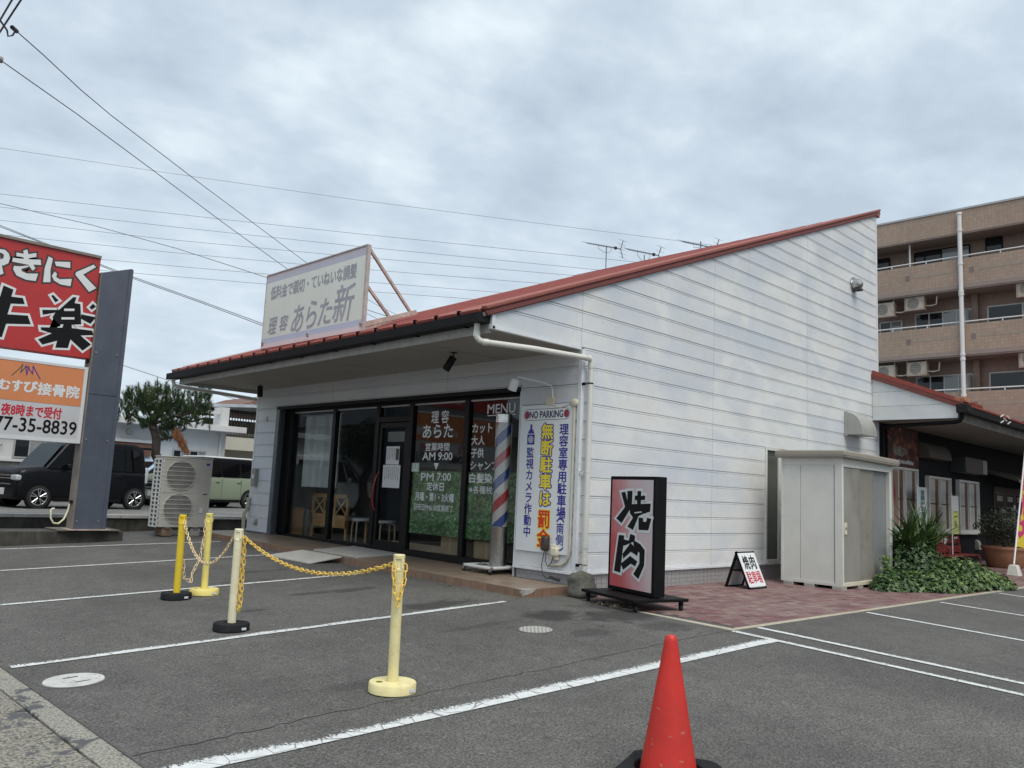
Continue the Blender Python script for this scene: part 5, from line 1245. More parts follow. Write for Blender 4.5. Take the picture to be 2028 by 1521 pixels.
lettering([sc('夜8時まで受付', 15, 930, 860, 1030)], OS, US, VS, M['inkred'], tw, .005)
lettering([sc('77-35-8839', -90, 1155, 1060, 1265)], OS, US, VS, M['inkblack'], tw, .004)
zz0 = [sc('x', -500, -100, 1020, 1200)]
lettering([('平日', zz0[0][1]-.25, zz0[0][4]+.05, zz0[0][1]+.12, zz0[0][4]+.24)], OS, US, VS, M['inkred'], tw, .006)
lettering([('08', zz0[0][1]-.02, zz0[0][2]+.01, zz0[0][3]-.0, zz0[0][4]+.0)], OS, US, VS, M['inkblack'], tw, .007)
def wire2d(pts, r):
    q = [Vector(p) for p in sg(pts, 7.605, 0, 690)]; out = []
    for a, b in zip(q[:-1], q[1:]):
        d_ = (b-a).normalized(); n_ = Vector((-d_.y, d_.x))*r; out.append([tuple(a+n_-d_*r), tuple(b+n_+d_*r), tuple(b-n_+d_*r), tuple(a-n_-d_*r)])
    return out
strokes(wire2d([(175,405),(285,310),(345,238),(310,365),(370,295),(400,262)], .006), OS2, US, VS, M['inkgreen'], tw, .0012, 'logo_stroke')
strokes(wire2d([(385,262),(440,310),(490,385),(498,262),(560,385),(603,462)], .006)+wire2d([(385,265),(400,395),(435,262)], .006), OS2, US, VS, M['inkblue'], tw, .0032, 'logo_stroke')
MB().tube([(-3.16, 8.2, .42), (-3.18, 8.2, .28), (-3.23, 8.19, .14), (-3.31, 8.17, .07), (-3.39, 8.15, .08), (-3.44, 8.14, .16), (-3.45, 8.14, .28), (-3.43, 8.14, .31), (-3.40, 8.14, .31)], .014, 8).build('conduit', M['ivoryp'], tw)
W(tw)

# ------------------------------------------------------------------ outdoor unit with two fans
ac = empty('air_conditioner', (-1.2, 8.6, -.15), 0, 'tall two-fan outdoor air conditioner on wooden blocks', 'air conditioner')
ax0, ax1, ay0, ay1, az0, az1 = -1.62, -.70, 8.42, 8.80, .0, 1.255
MB().box(ax0, ax1, ay0, ay1, az0, az1).build('casing', M['acw'], ac, bevel=.012)
MB().box(ax0-.01, ax1+.01, ay0-.01, ay1+.01, az1, az1+.022).build('top_cover', M['acw'], ac, bevel=.008)
for zc in (.93, .335):
    xc = ax0+.335
    sh_ = MB().lathe([(.275, .0), (.275, .012), (.262, .016), (.258, .002)], (xc, ay0, zc), 40, (0, -1, 0), cap=False).build('fan_ring', M['acw'], ac)
    MB().lathe([(0, .003), (.256, .003)], (xc, ay0, zc), 40, (0, -1, 0), cap=False).build('fan_mesh', M['acfan'], sh_)
    for i in range(7):
        h_ = -.24+.08*i; w_ = math.sqrt(.27**2-h_**2)+.05
        MB().tube([(xc-w_, ay0-.022, zc+h_), (xc+w_, ay0-.022, zc+h_)], .0035, 6).build('guard_wire', M['acw2'], sh_)
    MB().box(ax0+.02, ax0+.62, ay0-.006, ay0, zc+.285, zc+.30).build('panel_rib', M['acw'], ac)
for i in range(9):
    MB().box(ax0+.66+i*.025, ax0+.668+i*.025, ay0-.005, ay0, .25, 1.18).build('side_rib', M['acw'], ac)
MB().box(ax0+.80, ax0+.86, ay0-.006, ay0-.0005, 1.14, 1.18).build('maker_badge', M['inkblue'], ac)
MB().box(ax0+.78, ax0+.86, ay0-.006, ay0-.0005, .60, .615).build('grip', M['blackp'], ac)
MB().box(ax0+.74, ax0+.80, ay0-.006, ay0-.0005, .26, .36).build('rating_label', M['signwhite'], ac)
MB().box(ax0-.004, ax0, ay0+.02, ay1-.02, .03, 1.22).build('coil', M['acdark'], ac)
gr = MB()
for i in range(17): gr.box(ax0-.018, ax0-.006, ay0+.0, ay1-.0, .0+.075*i, .024+.075*i)
for q in range(3): gr.box(ax0-.019, ax0-.005, ay0+q*.165, ay0+.05+q*.165, .0, 1.226)
gr.build('side_grille', M['acw2'], ac, smooth=False)
for bx_ in (ax0+.10, ax0+.62):
    MB().box(bx_, bx_+.18, ay0+.02, ay1-.02, -.155, -.02).build('support_block', mat('wood block', (.20, .13, .09), .9, var=.3, scale=8) if bx_ < ax0+.3 else M['concrete'], ac, bevel=.006)
for bx_ in (ax0+.12, ax0+.64): MB().box(bx_+.02, bx_+.10, ay0-.01, ay1+.01, -.02, .0).build('foot', M['zinc'], ac)
W(ac)

# ------------------------------------------------------------------ cars
def car(name, loc, rz, label, group, paintm, roofm=None, L_=3.40, Wd=1.475, H=1.70, hood=.55, wb=2.52, r=.285, fx0=.42, quad=False):
    o = empty(name, loc, rz, label, 'car', group)
    hw = Wd/2; belt = .98; sill = .22
    def y_at(z): return hw if z < belt else hw-(z-belt)/(H-belt)*.13
    xw1, xw2 = fx0+.12, fx0+.12+wb
    def loft(nm, stations, m):
        mb = MB(); n_ = None
        for (x, w_, zb, zt, cr) in stations:
            half = [(0, zb), (w_-.07, zb), (w_-.015, zb+.06), (w_, zb+.14), (w_+.004, (zb+zt)/2), (w_-.008, zt-.12), (w_-.03, zt-.04), (w_-.09, zt), (w_*.5, zt+cr), (0, zt+cr*1.2)]
            ring = [(x, y, z) for y, z in half]+[(x, -y, z) for y, z in half[-2:0:-1]]
            n_ = len(ring); mb.v += ring
        k = len(stations)
        mb.f = [(i*n_+q, i*n_+(q+1) % n_, (i+1)*n_+(q+1) % n_, (i+1)*n_+q) for i in range(k-1) for q in range(n_)]+[tuple(range(n_-1, -1, -1)), tuple((k-1)*n_+q for q in range(n_))]
        mb.m = [0]*len(mb.f); me = mb.mesh(nm, m); bm = bmesh.new(); bm.from_mesh(me); bmesh.ops.recalc_face_normals(bm, faces=bm.faces); bm.to_mesh(me); bm.free(); me.set_sharp_from_angle(angle=R(50)); return putmesh(nm, me, o)
    loft('body', [(0, hw-.16, .34, .78, .01), (.02, hw-.09, .26, .86, .02), (.08, hw-.03, .21, .93, .03), (.18, hw-.005, .20, .97, .035), (hood-.05, hw, .20, 1.02, .04), (hood+.2, hw, .20, 1.03, .03), (L_-.3, hw, .20, 1.03, .0), (L_-.08, hw-.01, .22, 1.03, 0), (L_-.01, hw-.05, .28, 1.02, 0), (L_, hw-.10, .36, 1.0, 0)], paintm)
    for sgn in (-1, 1):
        for xc in (xw1, xw2):
            MB().lathe([(0, hw-.05), (r+.045, hw-.05), (r+.045, hw+.006), (0, hw+.007)], (xc, 0, .285), 28, (0, sgn, 0)).build('wheel_arch', M['blackp'], o)
    # greenhouse
    gh = [(hood+.06, belt-.01), (hood+.62, H-.10), (hood+.80, H-.03), (1.6, H), (L_-.35, H-.02), (L_-.12, H-.10), (L_-.03, belt-.01)]
    n_ = len(gh); mb = MB(); A = [(x, -y_at(z)+.01, z) for x, z in gh]; Bq = [(x, y_at(z)-.01, z) for x, z in gh]
    mb.add(A+Bq, [tuple(range(n_-1, -1, -1))[::-1], tuple(range(n_, 2*n_))[::-1]]+[(i, i+n_, (i+1) % n_+n_, (i+1) % n_)[::-1] for i in range(n_)])
    me = mb.mesh('cabin', M['cblack'] if roofm else paintm); bm = bmesh.new(); bm.from_mesh(me); bmesh.ops.recalc_face_normals(bm, faces=bm.faces); bm.to_mesh(me); bm.free()
    c = putmesh('cabin', me, o); md = c.modifiers.new('b', 'BEVEL'); md.width = .05; md.segments = 3; md.limit_method = 'ANGLE'; md.angle_limit = R(20); me.polygons.foreach_set('use_smooth', [True]*len(me.polygons)); me.set_sharp_from_angle(angle=R(60))
    if roofm:
        rp_ = MB().box(hood+.78, L_-.16, -hw+.13, hw-.13, H-.035, H+.025).build('roof_panel', roofm, o, bevel=.03, seg=3)
    def pane(pts, sgn, nm='side_window'):
        q = [(x, sgn*(y_at(z)+.004), z) for x, z in pts]; q2 = [(x, sgn*(y_at(z)-.03), z) for x, z in pts]; k = len(q); m_ = MB()
        m_.add(q+q2, [tuple(range(k)), tuple(range(2*k-1, k-1, -1))]+[(i, i+k, (i+1) % k+k, (i+1) % k) for i in range(k)])
        me2 = m_.mesh(nm, M['carglass'], smooth=False); bm = bmesh.new(); bm.from_mesh(me2); bmesh.ops.recalc_face_normals(bm, faces=bm.faces); bm.to_mesh(me2); bm.free(); putmesh(nm, me2, o)
    zt_ = H-.16
    for sgn in (-1, 1):
        pane([(hood+.20, belt+.03), (hood+.58, zt_-.05), (hood+.72, zt_-.02), (hood+.56, belt+.03)], sgn, 'quarter_window')
        pane([(hood+.62, belt+.03), (hood+.78, zt_), (hood+1.36, zt_+.01), (hood+1.38, belt+.02)], sgn)
        pane([(hood+1.46, belt+.02), (hood+1.44, zt_+.01), (hood+2.08, zt_), (hood+2.10, belt+.03)], sgn)
        pane([(hood+2.20, belt+.03), (hood+2.18, zt_-.0), (L_-.34, zt_-.03), (L_-.24, zt_-.14), (L_-.22, belt+.10), (L_-.34, belt+.03)], sgn, 'rear_quarter_window')
        for xd in (hood+.50, hood+1.42, hood+2.15):
            MB().box(xd, xd+.008, sgn*(hw+.002)-.002, sgn*(hw+.002)+.002, .32, belt).build('door_seam', M['blackp'], o)
        for xd in (hood+1.18, hood+1.98):
            MB().box(xd, xd+.15, sgn*(hw+.016)-.012, sgn*(hw+.016)+.012, .83, .855).build('door_handle', M['alloy'] if paintm != M['cblack'] else M['cblack'], o, bevel=.006)
        MB().obox((hood+.60, sgn*(hw+.09), belt+.08), (.05, 0, 0), (0, .08, 0), (0, 0, .07)).build('wing_mirror', paintm, o, bevel=.03)
        MB().box(fx0+.50, fx0+wb-.25, sgn*(hw-.02)-.02, sgn*(hw-.02)+.03, .18, .27).build('side_skirt', M['blackp'], o, bevel=.01)
        for xc in (xw1, xw2):
            w_ = MB().lathe([(r-.02, -.01), (r, .02), (r, .15), (r-.01, .165), (r-.075, .172), (r-.085, .15), (r-.085, .02)], (xc, sgn*(hw-.155), .285), 32, (0, sgn, 0), cap=False).build('wheel', M['tyre'], o)
            rm_ = MB().lathe([(r-.088, .13), (r-.078, .172), (r-.090, .170), (r-.10, .14), (0, .13)], (xc, sgn*(hw-.155), .285), 32, (0, sgn, 0)); rm_.build('rim', M['blackp'], w_)
            for q in range(5):
                a_ = q*2*math.pi/5+.3
                for da in (-.2, .2):
                    c1 = Vector((xc+math.cos(a_+da*.3)*.03, sgn*(hw+.012), .285+math.sin(a_+da*.3)*.03)); c2 = Vector((xc+math.cos(a_+da)*(r-.09), sgn*(hw+.014), .285+math.sin(a_+da)*(r-.09)))
                    MB().tube([c1, c2], [.012, .016], 6).build('spoke', M['alloy'], w_)
            MB().lathe([(r-.095, .165), (r-.078, .176), (r-.088, .178)], (xc, sgn*(hw-.155), .285), 32, (0, sgn, 0), cap=False).build('rim_lip', M['alloy'], w_)
        MB().obox((.10, sgn*(hw-.20), .74), (.11, 0, 0), (0, .17, 0), (0, 0, .07)).build('headlight', M['lampg'], o, bevel=.03)
        MB().obox((L_-.03, sgn*(hw-.07), .92), (.05, 0, 0), (0, .06, 0), (0, 0, .22)).build('tail_light', M['lampg'] if paintm == M['cblack'] else M['cred'], o, bevel=.03)
    # windscreen and front
    m_ = MB(); xa, xb = hood+.10, hood+.60
    m_.add([(xa, -hw+.10, belt+.03), (xa, hw-.10, belt+.03), (xb-.02, hw-.19, H-.14), (xb-.02, -hw+.19, H-.14)], [(0, 1, 2, 3)]); q = m_.build('windscreen', M['carglass'], o, smooth=False); q.data.transform(Matrix.Translation((-.035, 0, .03)))
    for i in range(4): MB().obox((.005, 0, .58+.07*i), (.02, 0, 0), (0, hw-.30, 0), (0, 0, .014)).build('grille_bar', M['alloy'] if i != 1 else M['blackp'], o)
    MB().obox((.0, 0, .67), (.012, 0, 0), (0, hw-.32, 0), (0, 0, .14)).build('grille', M['blackp'], o)
    MB().obox((-.015, 0, .40), (.006, 0, 0), (0, .165, 0), (0, 0, .08)).build('number_plate', mat('yellow number plate', (.65, .55, .1), .5) if quad else M['signwhite'], o)
    MB().obox((L_+.01, 0, .62), (.006, 0, 0), (0, .165, 0), (0, 0, .08)).build('number_plate', M['signwhite'], o)
    MB().obox((L_+.0, 0, H-.10), (.13, 0, 0), (0, hw-.16, 0), (0, 0, .03)).build('rear_spoiler', roofm or paintm, o, bevel=.015)
    return o
P_f = at(75, 1007, z=-.03+.0); P_r = at(270, 1009, z=-.03)
P_f = Vector((-1.52, 16.0, 0)); 
dirc = Vector((2.466, .50, 0)).normalized(); rzc = math.atan2(dirc.y, dirc.x)
base = Vector((-1.52, 16.10, -.03)); nrm = Vector((-dirc.y, dirc.x, 0))
front = base - dirc*(.54) + nrm*(1.475/2)
car('black_van', front, rzc, 'black boxy small van parked behind the sign pole', None, M['cblack'], H=1.76)
g0 = at(500, 1003, z=-.03)
car('green_van', (2.45, 19.35, -.03), R(10)+math.pi*0, 'sage green boxy small van with white roof beside the shop corner', None, M['cgreen'], roofm=M['cwhite'], H=1.62)
car('blue_car', (1.8, 21.0, -.03), R(8), 'pale blue small car glimpsed between the black van and the air conditioner', None, M['cblue'], H=1.5)
pr_ = at(4, 980, z=0.0)
car('white_van', (at(10, 960, y=15.0).x-4.35, 14.6, -.03), R(10), 'white van with a red tail lamp cut off by the left edge', None, M['cwhite'], H=1.75)

# ------------------------------------------------------------------ houses behind the neighbouring lot
def window(x0, x1, z0, z1, y, parent, n=2, fm=None, gmats=None, dep=.05, name='window'):
    fm = fm or M['wgrey']; t_ = .045
    w_ = MB().box(x0, x1, y-dep, y, z0, z0+t_).box(x0, x1, y-dep, y, z1-t_, z1).box(x0, x0+t_, y-dep, y, z0+t_, z1-t_).box(x1-t_, x1, y-dep, y, z0+t_, z1-t_)
    for i in range(1, n): xc = x0+(x1-x0)*i/n; w_.box(xc-.022, xc+.022, y-dep, y, z0+t_, z1-t_)
    f_ = w_.build(name, fm, parent)
    for i in range(n):
        a, b = x0+(x1-x0)*i/n, x0+(x1-x0)*(i+1)/n
        MB().box(a+.022, b-.022, y-dep*.5, y-dep*.4, z0+t_, z1-t_).build('pane', (gmats or [M['glassdk'], M['glasspale']])[i % 2], f_, smooth=False)
    return f_
HY = 22.0
hs = empty('white_house', (0, HY, -.03), 0, 'white single-storey house with flat canopy roof behind the pine', 'house')
MB().box(-14, 5.95, HY, HY+9, 1.12, 2.60).build('wall', M['hwhite'], hs)
MB().box(-14, 5.95, HY-.02, HY+9, -.05, 1.12).build('dado', M['hdado'], hs)
MB().box(-14, 2.0, HY-.06, HY, 1.14, 1.22).build('sill_band', M['hwhite'], hs)
MB().box(2.0, 6.45, HY-.55, HY+9.2, 2.575, 2.785).build('flat_roof', M['hwhite'], hs, bevel=.01); MB().box(-14.3, 2.0, HY-.35, HY+9.2, 2.60, 2.80).build('flat_roof', M['hwhite'], hs, bevel=.01)
MB().box(-14, 3.35, HY-.12, HY, 1.98, 2.08).build('ledge', M['hwhite'], hs)
MB().box(1.3, 3.30, HY-.07, HY, 1.55, 1.96).build('brown_shutter', M['brownroof'], hs)
MB().box(5.55, 5.85, HY-.3, HY+.3, 2.786, 3.46).build('roof_post', M['hwhite'], hs); MB().box(4.5, 5.55, HY-.2, HY-.05, 3.2, 3.3).build('roof_rail', M['hwhite'], hs); MB().box(4.7, 4.82, HY-.2, HY-.05, 2.786, 3.2).build('roof_rail', M['hwhite'], hs)
a_ = at(30, 868, y=HY); b_ = at(88, 908, y=HY); window(-.80, .08, 1.25, 1.90, HY, hs)
window(4.05, 5.25, 1.45, 1.85, HY, hs, 4, gmats=[M['glassdk'], M['glasspale']])
window(.95, 1.25, 1.3, 1.9, HY, hs, 1)
MB().tube([(5.75, HY-.12, 2.57), (5.75, HY-.10, 2.4), (5.72, HY-.08, 2.3), (5.72, HY-.08, 0)], .04, 8).build('downpipe', M['hwhite'], hs)
MB().lathe([(.10, 0), (.10, .08)], (2.55, HY, 2.32), 16, (0, -1, 0)).build('wall_vent', M['zinc'], hs)
MB().tube([(-1.35, HY-.05, 1.95), (-1.34, HY-.1, 1.6), (-1.2, HY-.1, 1.55), (-1.1, HY-.05, 1.65)], .012, 6).build('cable', M['wire'], hs)
W(hs)
h2 = empty('cream_house', (10, 26, 0), 0, 'cream sided house with a dark balcony railing and brown roof', 'house')
Y2 = 25.0
for i in range(12):
    z_ = -.03+.235*i; MB().prism([(6.6, Y2, z_), (6.6, Y2-.03, z_), (6.6, Y2-.015, z_+.23), (6.6, Y2, z_+.23)], (8, 0, 0)).build('cladding_board', M['hcream'], h2, smooth=False)
MB().box(6.6, 14.6, Y2, Y2+7, -.03, 2.6).build('wall', M['hcream'], h2)
MB().box(6.5, 14.6, Y2-.9, Y2, 2.05, 2.55).build('balcony_front', M['hcream'], h2)
rl = MB().box(6.5, 14.6, Y2-.9, Y2-.86, 3.50, 3.55).box(6.5, 14.6, Y2-.9, Y2-.86, 2.58, 2.62)
for i in range(70): rl.box(6.55+i*.115, 6.58+i*.115, Y2-.89, Y2-.87, 2.62, 3.5)
rl.build('balcony_railing', mat('dark railing', (.03, .022, .02), .6), h2, smooth=False, kind='stuff')
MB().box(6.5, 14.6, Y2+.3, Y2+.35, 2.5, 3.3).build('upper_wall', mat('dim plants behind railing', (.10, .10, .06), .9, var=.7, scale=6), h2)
MB().prism([(5.2, Y2-1.2, 3.55), (15, Y2-1.2, 4.35), (15, Y2-1.2, 4.47), (5.2, Y2-1.2, 3.67)], (0, 5, 0)).build('roof', mat('grey sheet roof', (.42, .46, .50), .5), h2)
MB().box(5.8, 15, Y2-1.1, Y2-1.0, 3.50, 3.60).build('roof_beam', M['blackp'], h2)
MB().prism([(8.3, Y2+2, 3.9), (15, Y2+2, 3.9), (15, Y2+2, 4.9), (10.5, Y2+2, 4.75)], (0, 5, 0)).build('brown_roof', M['brownroof'], h2)
window(6.9, 8.2, 1.1, 1.65, Y2-.035, h2, 2, fm=M['whitef']); window(8.7, 10.2, 1.0, 1.6, Y2-.035, h2, 2, fm=M['whitef'])
W(h2)

# ------------------------------------------------------------------ pine
TY = 17.6
pine = empty('pine_tree', at(322, 1000, y=TY).xyz if False else (2.0, TY, -.03), 0, 'spreading black pine with a brown dead branch before the white house', 'tree')
def pp(px, py, y=TY): return at(px, py, y=y)
trunk = [pp(335, 1000, TY+.3), pp(325, 930), pp(308, 900), pp(310, 870, TY-.1), pp(304, 850, TY), pp(305, 825, TY+.1), pp(318, 800, TY+.1)]
MB().tube(trunk, [.17, .15, .13, .12, .10, .08, .05], 12).build('trunk', M['barkm'], pine)
limbs = [([(306, 850), (285, 835), (262, 822), (245, 812)], TY-.3), ([(305, 835), (290, 810), (275, 790)], TY), ([(308, 828), (325, 805), (330, 785)], TY+.2), ([(308, 838), (345, 825), (372, 820), (398, 800)], TY-.2), ([(350, 825), (380, 835), (405, 828)], TY+.3), ([(318, 870), (345, 865), (350, 850)], TY-.2), ([(372, 820), (395, 795), (408, 775)], TY)]
for pts, yy in limbs:
    P_ = [pp(x, y_, yy+random.uniform(-.2, .2)) for x, y_ in pts]; MB().tube(P_, [.05, .035, .025, .012][:len(P_)], 8).build('limb', M['barkm'], pine)
def needles(mb, c, d, L_, n, wd=.004):
    """a tuft of needles round a shoot"""
    d = d.normalized(); e1 = d.orthogonal().normalized(); e2 = d.cross(e1)
    for i in range(n):
        a_ = random.uniform(0, 6.28); sp = random.uniform(.25, 1.0); s0 = c+d*random.uniform(0, L_*.8)
        dd = (d*.9+(e1*math.cos(a_)+e2*math.sin(a_))*sp).normalized(); l = random.uniform(.7, 1.1)*.15; sd_ = dd.cross(Vector((random.uniform(-1, 1), random.uniform(-1, 1), random.uniform(-1, 1)))).normalized()*wd
        mb.add([s0-sd_, s0+sd_, s0+dd*l], [(0, 1, 2)])
t = NT('pine needles'); c = t.ramp(t.noise(t.pos(), 2.6, 4, .7), (.3, (.018, .034, .016)), (.55, (.035, .062, .022)), (.75, (.085, .105, .032))); t.color(c); t.b.inputs['Roughness'].default_value = .7; t.b.inputs['Specular IOR Level'].default_value = .2; M['needle'] = t.m
fol = MB(); shoots = MB()
blobs = [(247, 820, 10, 22), (262, 800, 22, 22), (285, 795, 28, 26), (305, 800, 26, 34), (300, 830, 34, 20), (330, 795, 26, 26), (335, 825, 30, 26), (352, 805, 24, 20), (360, 835, 30, 16), (345, 855, 20, 12), (378, 805, 20, 22), (395, 800, 16, 26), (390, 835, 18, 14), (405, 780, 9, 14), (335, 868, 18, 8), (312, 845, 30, 14), (408, 818, 7, 10)]
rnd = random.Random(11)
for (bx_, by_, rx_, ry_) in blobs:
    for i in range(int(rx_*ry_/13)+8):
        a_ = rnd.uniform(0, 6.28); q = rnd.random()**.42*1.06; yy = TY+rnd.uniform(-.75, .75)*min(1, rx_/22)
        c_ = pp(bx_+q*math.cos(a_)*rx_, by_+q*math.sin(a_)*ry_, yy); d_ = Vector((math.cos(a_)*.6*q+rnd.uniform(-.3, .3), rnd.uniform(-.5, .5), rnd.uniform(.5, 1.2)-.4*math.sin(a_)*q))
        needles(fol, c_, d_, .20, 50, .0040)
for (sx, sy) in [(sx0+dx0, sy0+dy0) for sx0, sy0 in [(262, 775), (275, 762), (283, 772), (240, 795), (297, 775), (268, 785), (308, 765), (313, 757), (320, 765), (328, 775), (290, 768), (338, 790), (346, 785), (352, 778), (363, 778), (370, 790), (386, 780), (389, 776), (407, 772), (412, 775), (415, 812), (258, 790), (300, 782), (335, 780), (405, 770), (395, 785), (250, 785), (304, 770)] for dx0, dy0 in ((0, 0), (rnd.uniform(-9, 9), rnd.uniform(8, 26)))]:
    b_ = pp(sx+rnd.uniform(-2, 2), sy+14, TY+rnd.uniform(-.5, .5)); t_ = b_+Vector((rnd.uniform(-.05, .05), rnd.uniform(-.03, .03), rnd.uniform(.26, .46)))
    shoots.tube([b_, t_], [.016, .012], 5); needles(fol, b_-(t_-b_)*.4, (t_-b_), (t_-b_).length*.9, 80, .004)
fol.build('foliage', M['needle'], pine, smooth=False, kind='stuff'); shoots.build('shoots', mat('pine candle', (.10, .11, .05), .8), pine, kind='stuff')
dead = MB()
for i in range(110):
    u = rnd.random(); c_ = pp(346+u*22+rnd.gauss(0, 3), 850+u*38+rnd.gauss(0, 4), TY-.6); needles(dead, c_, Vector((.3, 0, -1)), .14, 16, .006)
dead.build('dead_branch', mat('dead brown needles', (.26, .115, .055), .9, var=.4, scale=8), pine, smooth=False, kind='stuff')
W(pine)

# ------------------------------------------------------------------ apartment block
ap = empty('apartment_block', (30, 0, -.25), 0, 'brown tiled apartment block with long balconies and white rails', 'apartment block')
XA, XB = 29.0, 30.25; YA, YB = -22.0, 12.0
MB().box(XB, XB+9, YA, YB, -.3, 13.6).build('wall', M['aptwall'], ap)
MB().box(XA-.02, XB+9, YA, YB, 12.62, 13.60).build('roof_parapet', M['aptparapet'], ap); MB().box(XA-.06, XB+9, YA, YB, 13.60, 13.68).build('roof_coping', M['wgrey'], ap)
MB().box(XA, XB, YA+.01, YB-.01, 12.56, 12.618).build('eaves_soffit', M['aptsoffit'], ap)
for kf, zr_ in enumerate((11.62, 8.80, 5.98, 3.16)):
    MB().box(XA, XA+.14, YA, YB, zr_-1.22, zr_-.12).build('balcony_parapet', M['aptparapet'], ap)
    MB().box(XA-.012, XB, YA, YB, zr_-1.40, zr_-1.222).build('balcony_slab', M['aptband'], ap)
    MB().box(XA+.02, XB, YA, YB, zr_-1.46, zr_-1.402).build('balcony_soffit', M['aptsoffit'], ap)
    MB().tube([(XA+.05, YB, zr_), (XA+.05, YA, zr_)], .03, 8).build('handrail', M['whitep'], ap)
    y_ = YB-.6
    while y_ > YA:
        MB().box(XA+.03, XA+.07, y_-.02, y_+.02, zr_-.12, zr_).build('rail_post', M['whitep'], ap); y_ -= 1.43
    y_ = 6.44
    while y_ > YA and kf < 3:
        MB().box(XA-.006, XA-.001, y_-.09, y_+.09, zr_-.78, zr_-.54).build('parapet_tile', mat('grey tile inset', (.20, .16, .14), .6), ap)
        for (q0, q1) in ((-2.0, -.3),): MB().box(XA-.006, XA-.001, y_+q0, y_+q1, zr_-.70, zr_-.54).build('parapet_stripe', mat('pale tile inset', (.33, .27, .21), .6), ap)
        y_ -= 3.6 if False else 2.55
def awin(y0, y1, z0, z1, n, fm, gm_=None):
    """window in the recessed wall, y0 > y1"""
    t_ = .05; x = XB
    w_ = MB().box(x-.05, x, y1, y0, z0, z0+t_).box(x-.05, x, y1, y0, z1-t_, z1)
    for i in range(n+1): yc = y0+(y1-y0)*i/n; w_.box(x-.05, x, yc-.025, yc+.025, z0+t_, z1-t_)
    f_ = w_.build('window', fm, ap)
    for i in range(n):
        a, b = y0+(y1-y0)*i/n, y0+(y1-y0)*(i+1)/n
        MB().box(x-.03, x-.025, b+.025, a-.025, z0+t_, z1-t_).build('pane', (gm_ or [M['glassdk'], M['glasspale']])[(i*2)//n % 2], f_, smooth=False)
for z_, n_ in ((11.62, 2), (8.80, 4), (5.98, 4)):
    awin(6.55, 4.30, z_-1.1, z_+.82, n_, M['blackp'] if z_ > 11 else M['whitef'])
    if z_ > 11:
        awin(3.66, 3.05, z_+.35, z_+.95, 1, M['blackp']); awin(8.4, 7.65, z_+.1, z_+.8, 1, M['blackp']); awin(1.0, -1.2, z_-1.1, z_+.8, 2, M['blackp'])
    else:
        awin(3.66, 1.1, z_-1.1, z_+.80, 2, M['whitef']); awin(8.1, 7.15, z_-1.1, z_+.62, 2, M['whitef']); awin(-.5, -3.0, z_-1.1, z_+.8, 4, M['whitef'])
        MB().box(XB-.25, XB, 3.98, 4.22, z_-1.2, z_+1.35).build('wall_pier', M['aptwall'], ap)
        MB().box(XA+.15, XB, 4.36, 4.40, z_-1.2, z_+.72).build('balcony_partition', M['whitep'], ap)
dpp = MB().tube([(XA-.10, 4.28, 13.4), (XA-.10, 4.28, -.2)], .085, 12).build('downpipe', M['whitep'], ap)
for z_ in (13.42, 12.7, 11.25, 10.05, 9.93, 7.4, 7.2, 5.7): MB().lathe([(.105, -.05), (.105, .05)], (XA-.10, 4.28, z_), 12).build('pipe_socket', M['whitep'], dpp)
MB().tube([(XA+.3, 6.43, 12.6), (XA+.3, 6.43, 10.5)], .04, 8).build('vent_pipe', M['whitep'], ap)
acs = mat('stained unit casing', (.46, .42, .34), .6, var=.1, dirt=.5, scale=3, dirtc=(.25, .13, .07))
def wall_ac(y1, y0, z0, z1, lab):
    x0_, x1_ = XA+.15, XA+.50
    o = empty('air_conditioner', (x0_, (y0+y1)/2, z0), 0, lab, 'air conditioner', 'outdoor units under the apartment balconies')
    MB().box(x0_, x1_, y0, y1, z0, z1).build('casing', acs, o, bevel=.015)
    w_ = y1-y0; yc = y1-w_*.42
    MB().lathe([(.0, .006), (.24, .006), (.24, 0)], (x0_, yc, (z0+z1)/2), 24, (-1, 0, 0)).build('fan', M['acfan'], o)
    for i in range(6): MB().tube([(x0_-.012, yc-.24, z0+.1+.085*i), (x0_-.012, yc+.24, z0+.1+.085*i)], .006, 5).build('guard_wire', acs, o)
    MB().box(x0_-.02, x0_, y0-.03, y0, z0-.06, z1+.12).box(x0_-.02, x0_, y1, y1+.03, z0-.06, z1+.12).box(x0_-.03, x1_, y0-.03, y1+.03, z0-.05, z0-.01).build('hanger', M['rust'] if True else acs, o)
    MB().tube([(x0_+.2, y0, z0+.15), (x0_+.2, y0-.25, z0+.12), (x0_+.2, y0-.45, z0+.15), (x0_+.2, y0-.48, z0+.5)], .03, 6).build('pipe_duct', M['cream'], o)
    W(o)
wall_ac(7.95, 7.10, 9.45, 10.05, 'outdoor unit below the top balcony, nearest the shop wall'); wall_ac(6.6, 5.85, 9.6, 10.15, 'outdoor unit below the top balcony, left of the white downpipe')
wall_ac(7.95, 7.10, 6.62, 7.22, 'outdoor unit one storey lower, nearest the shop wall'); wall_ac(6.55, 5.8, 6.72, 7.28, 'outdoor unit one storey lower, left of the white downpipe')
wall_ac(2.30, 1.5, 9.63, 10.22, 'outdoor unit below the top balcony at the right edge of the view'); wall_ac(2.30, 1.5, 6.78, 7.35, 'outdoor unit one storey lower at the right edge of the view')
W(ap)

# ------------------------------------------------------------------ grill restaurant with porch
rr_ = empty('grill_restaurant', (14, 1, -.25), 0, 'black clad grill restaurant with white windows under a red lean-to roof', 'restaurant')
RX1 = 30
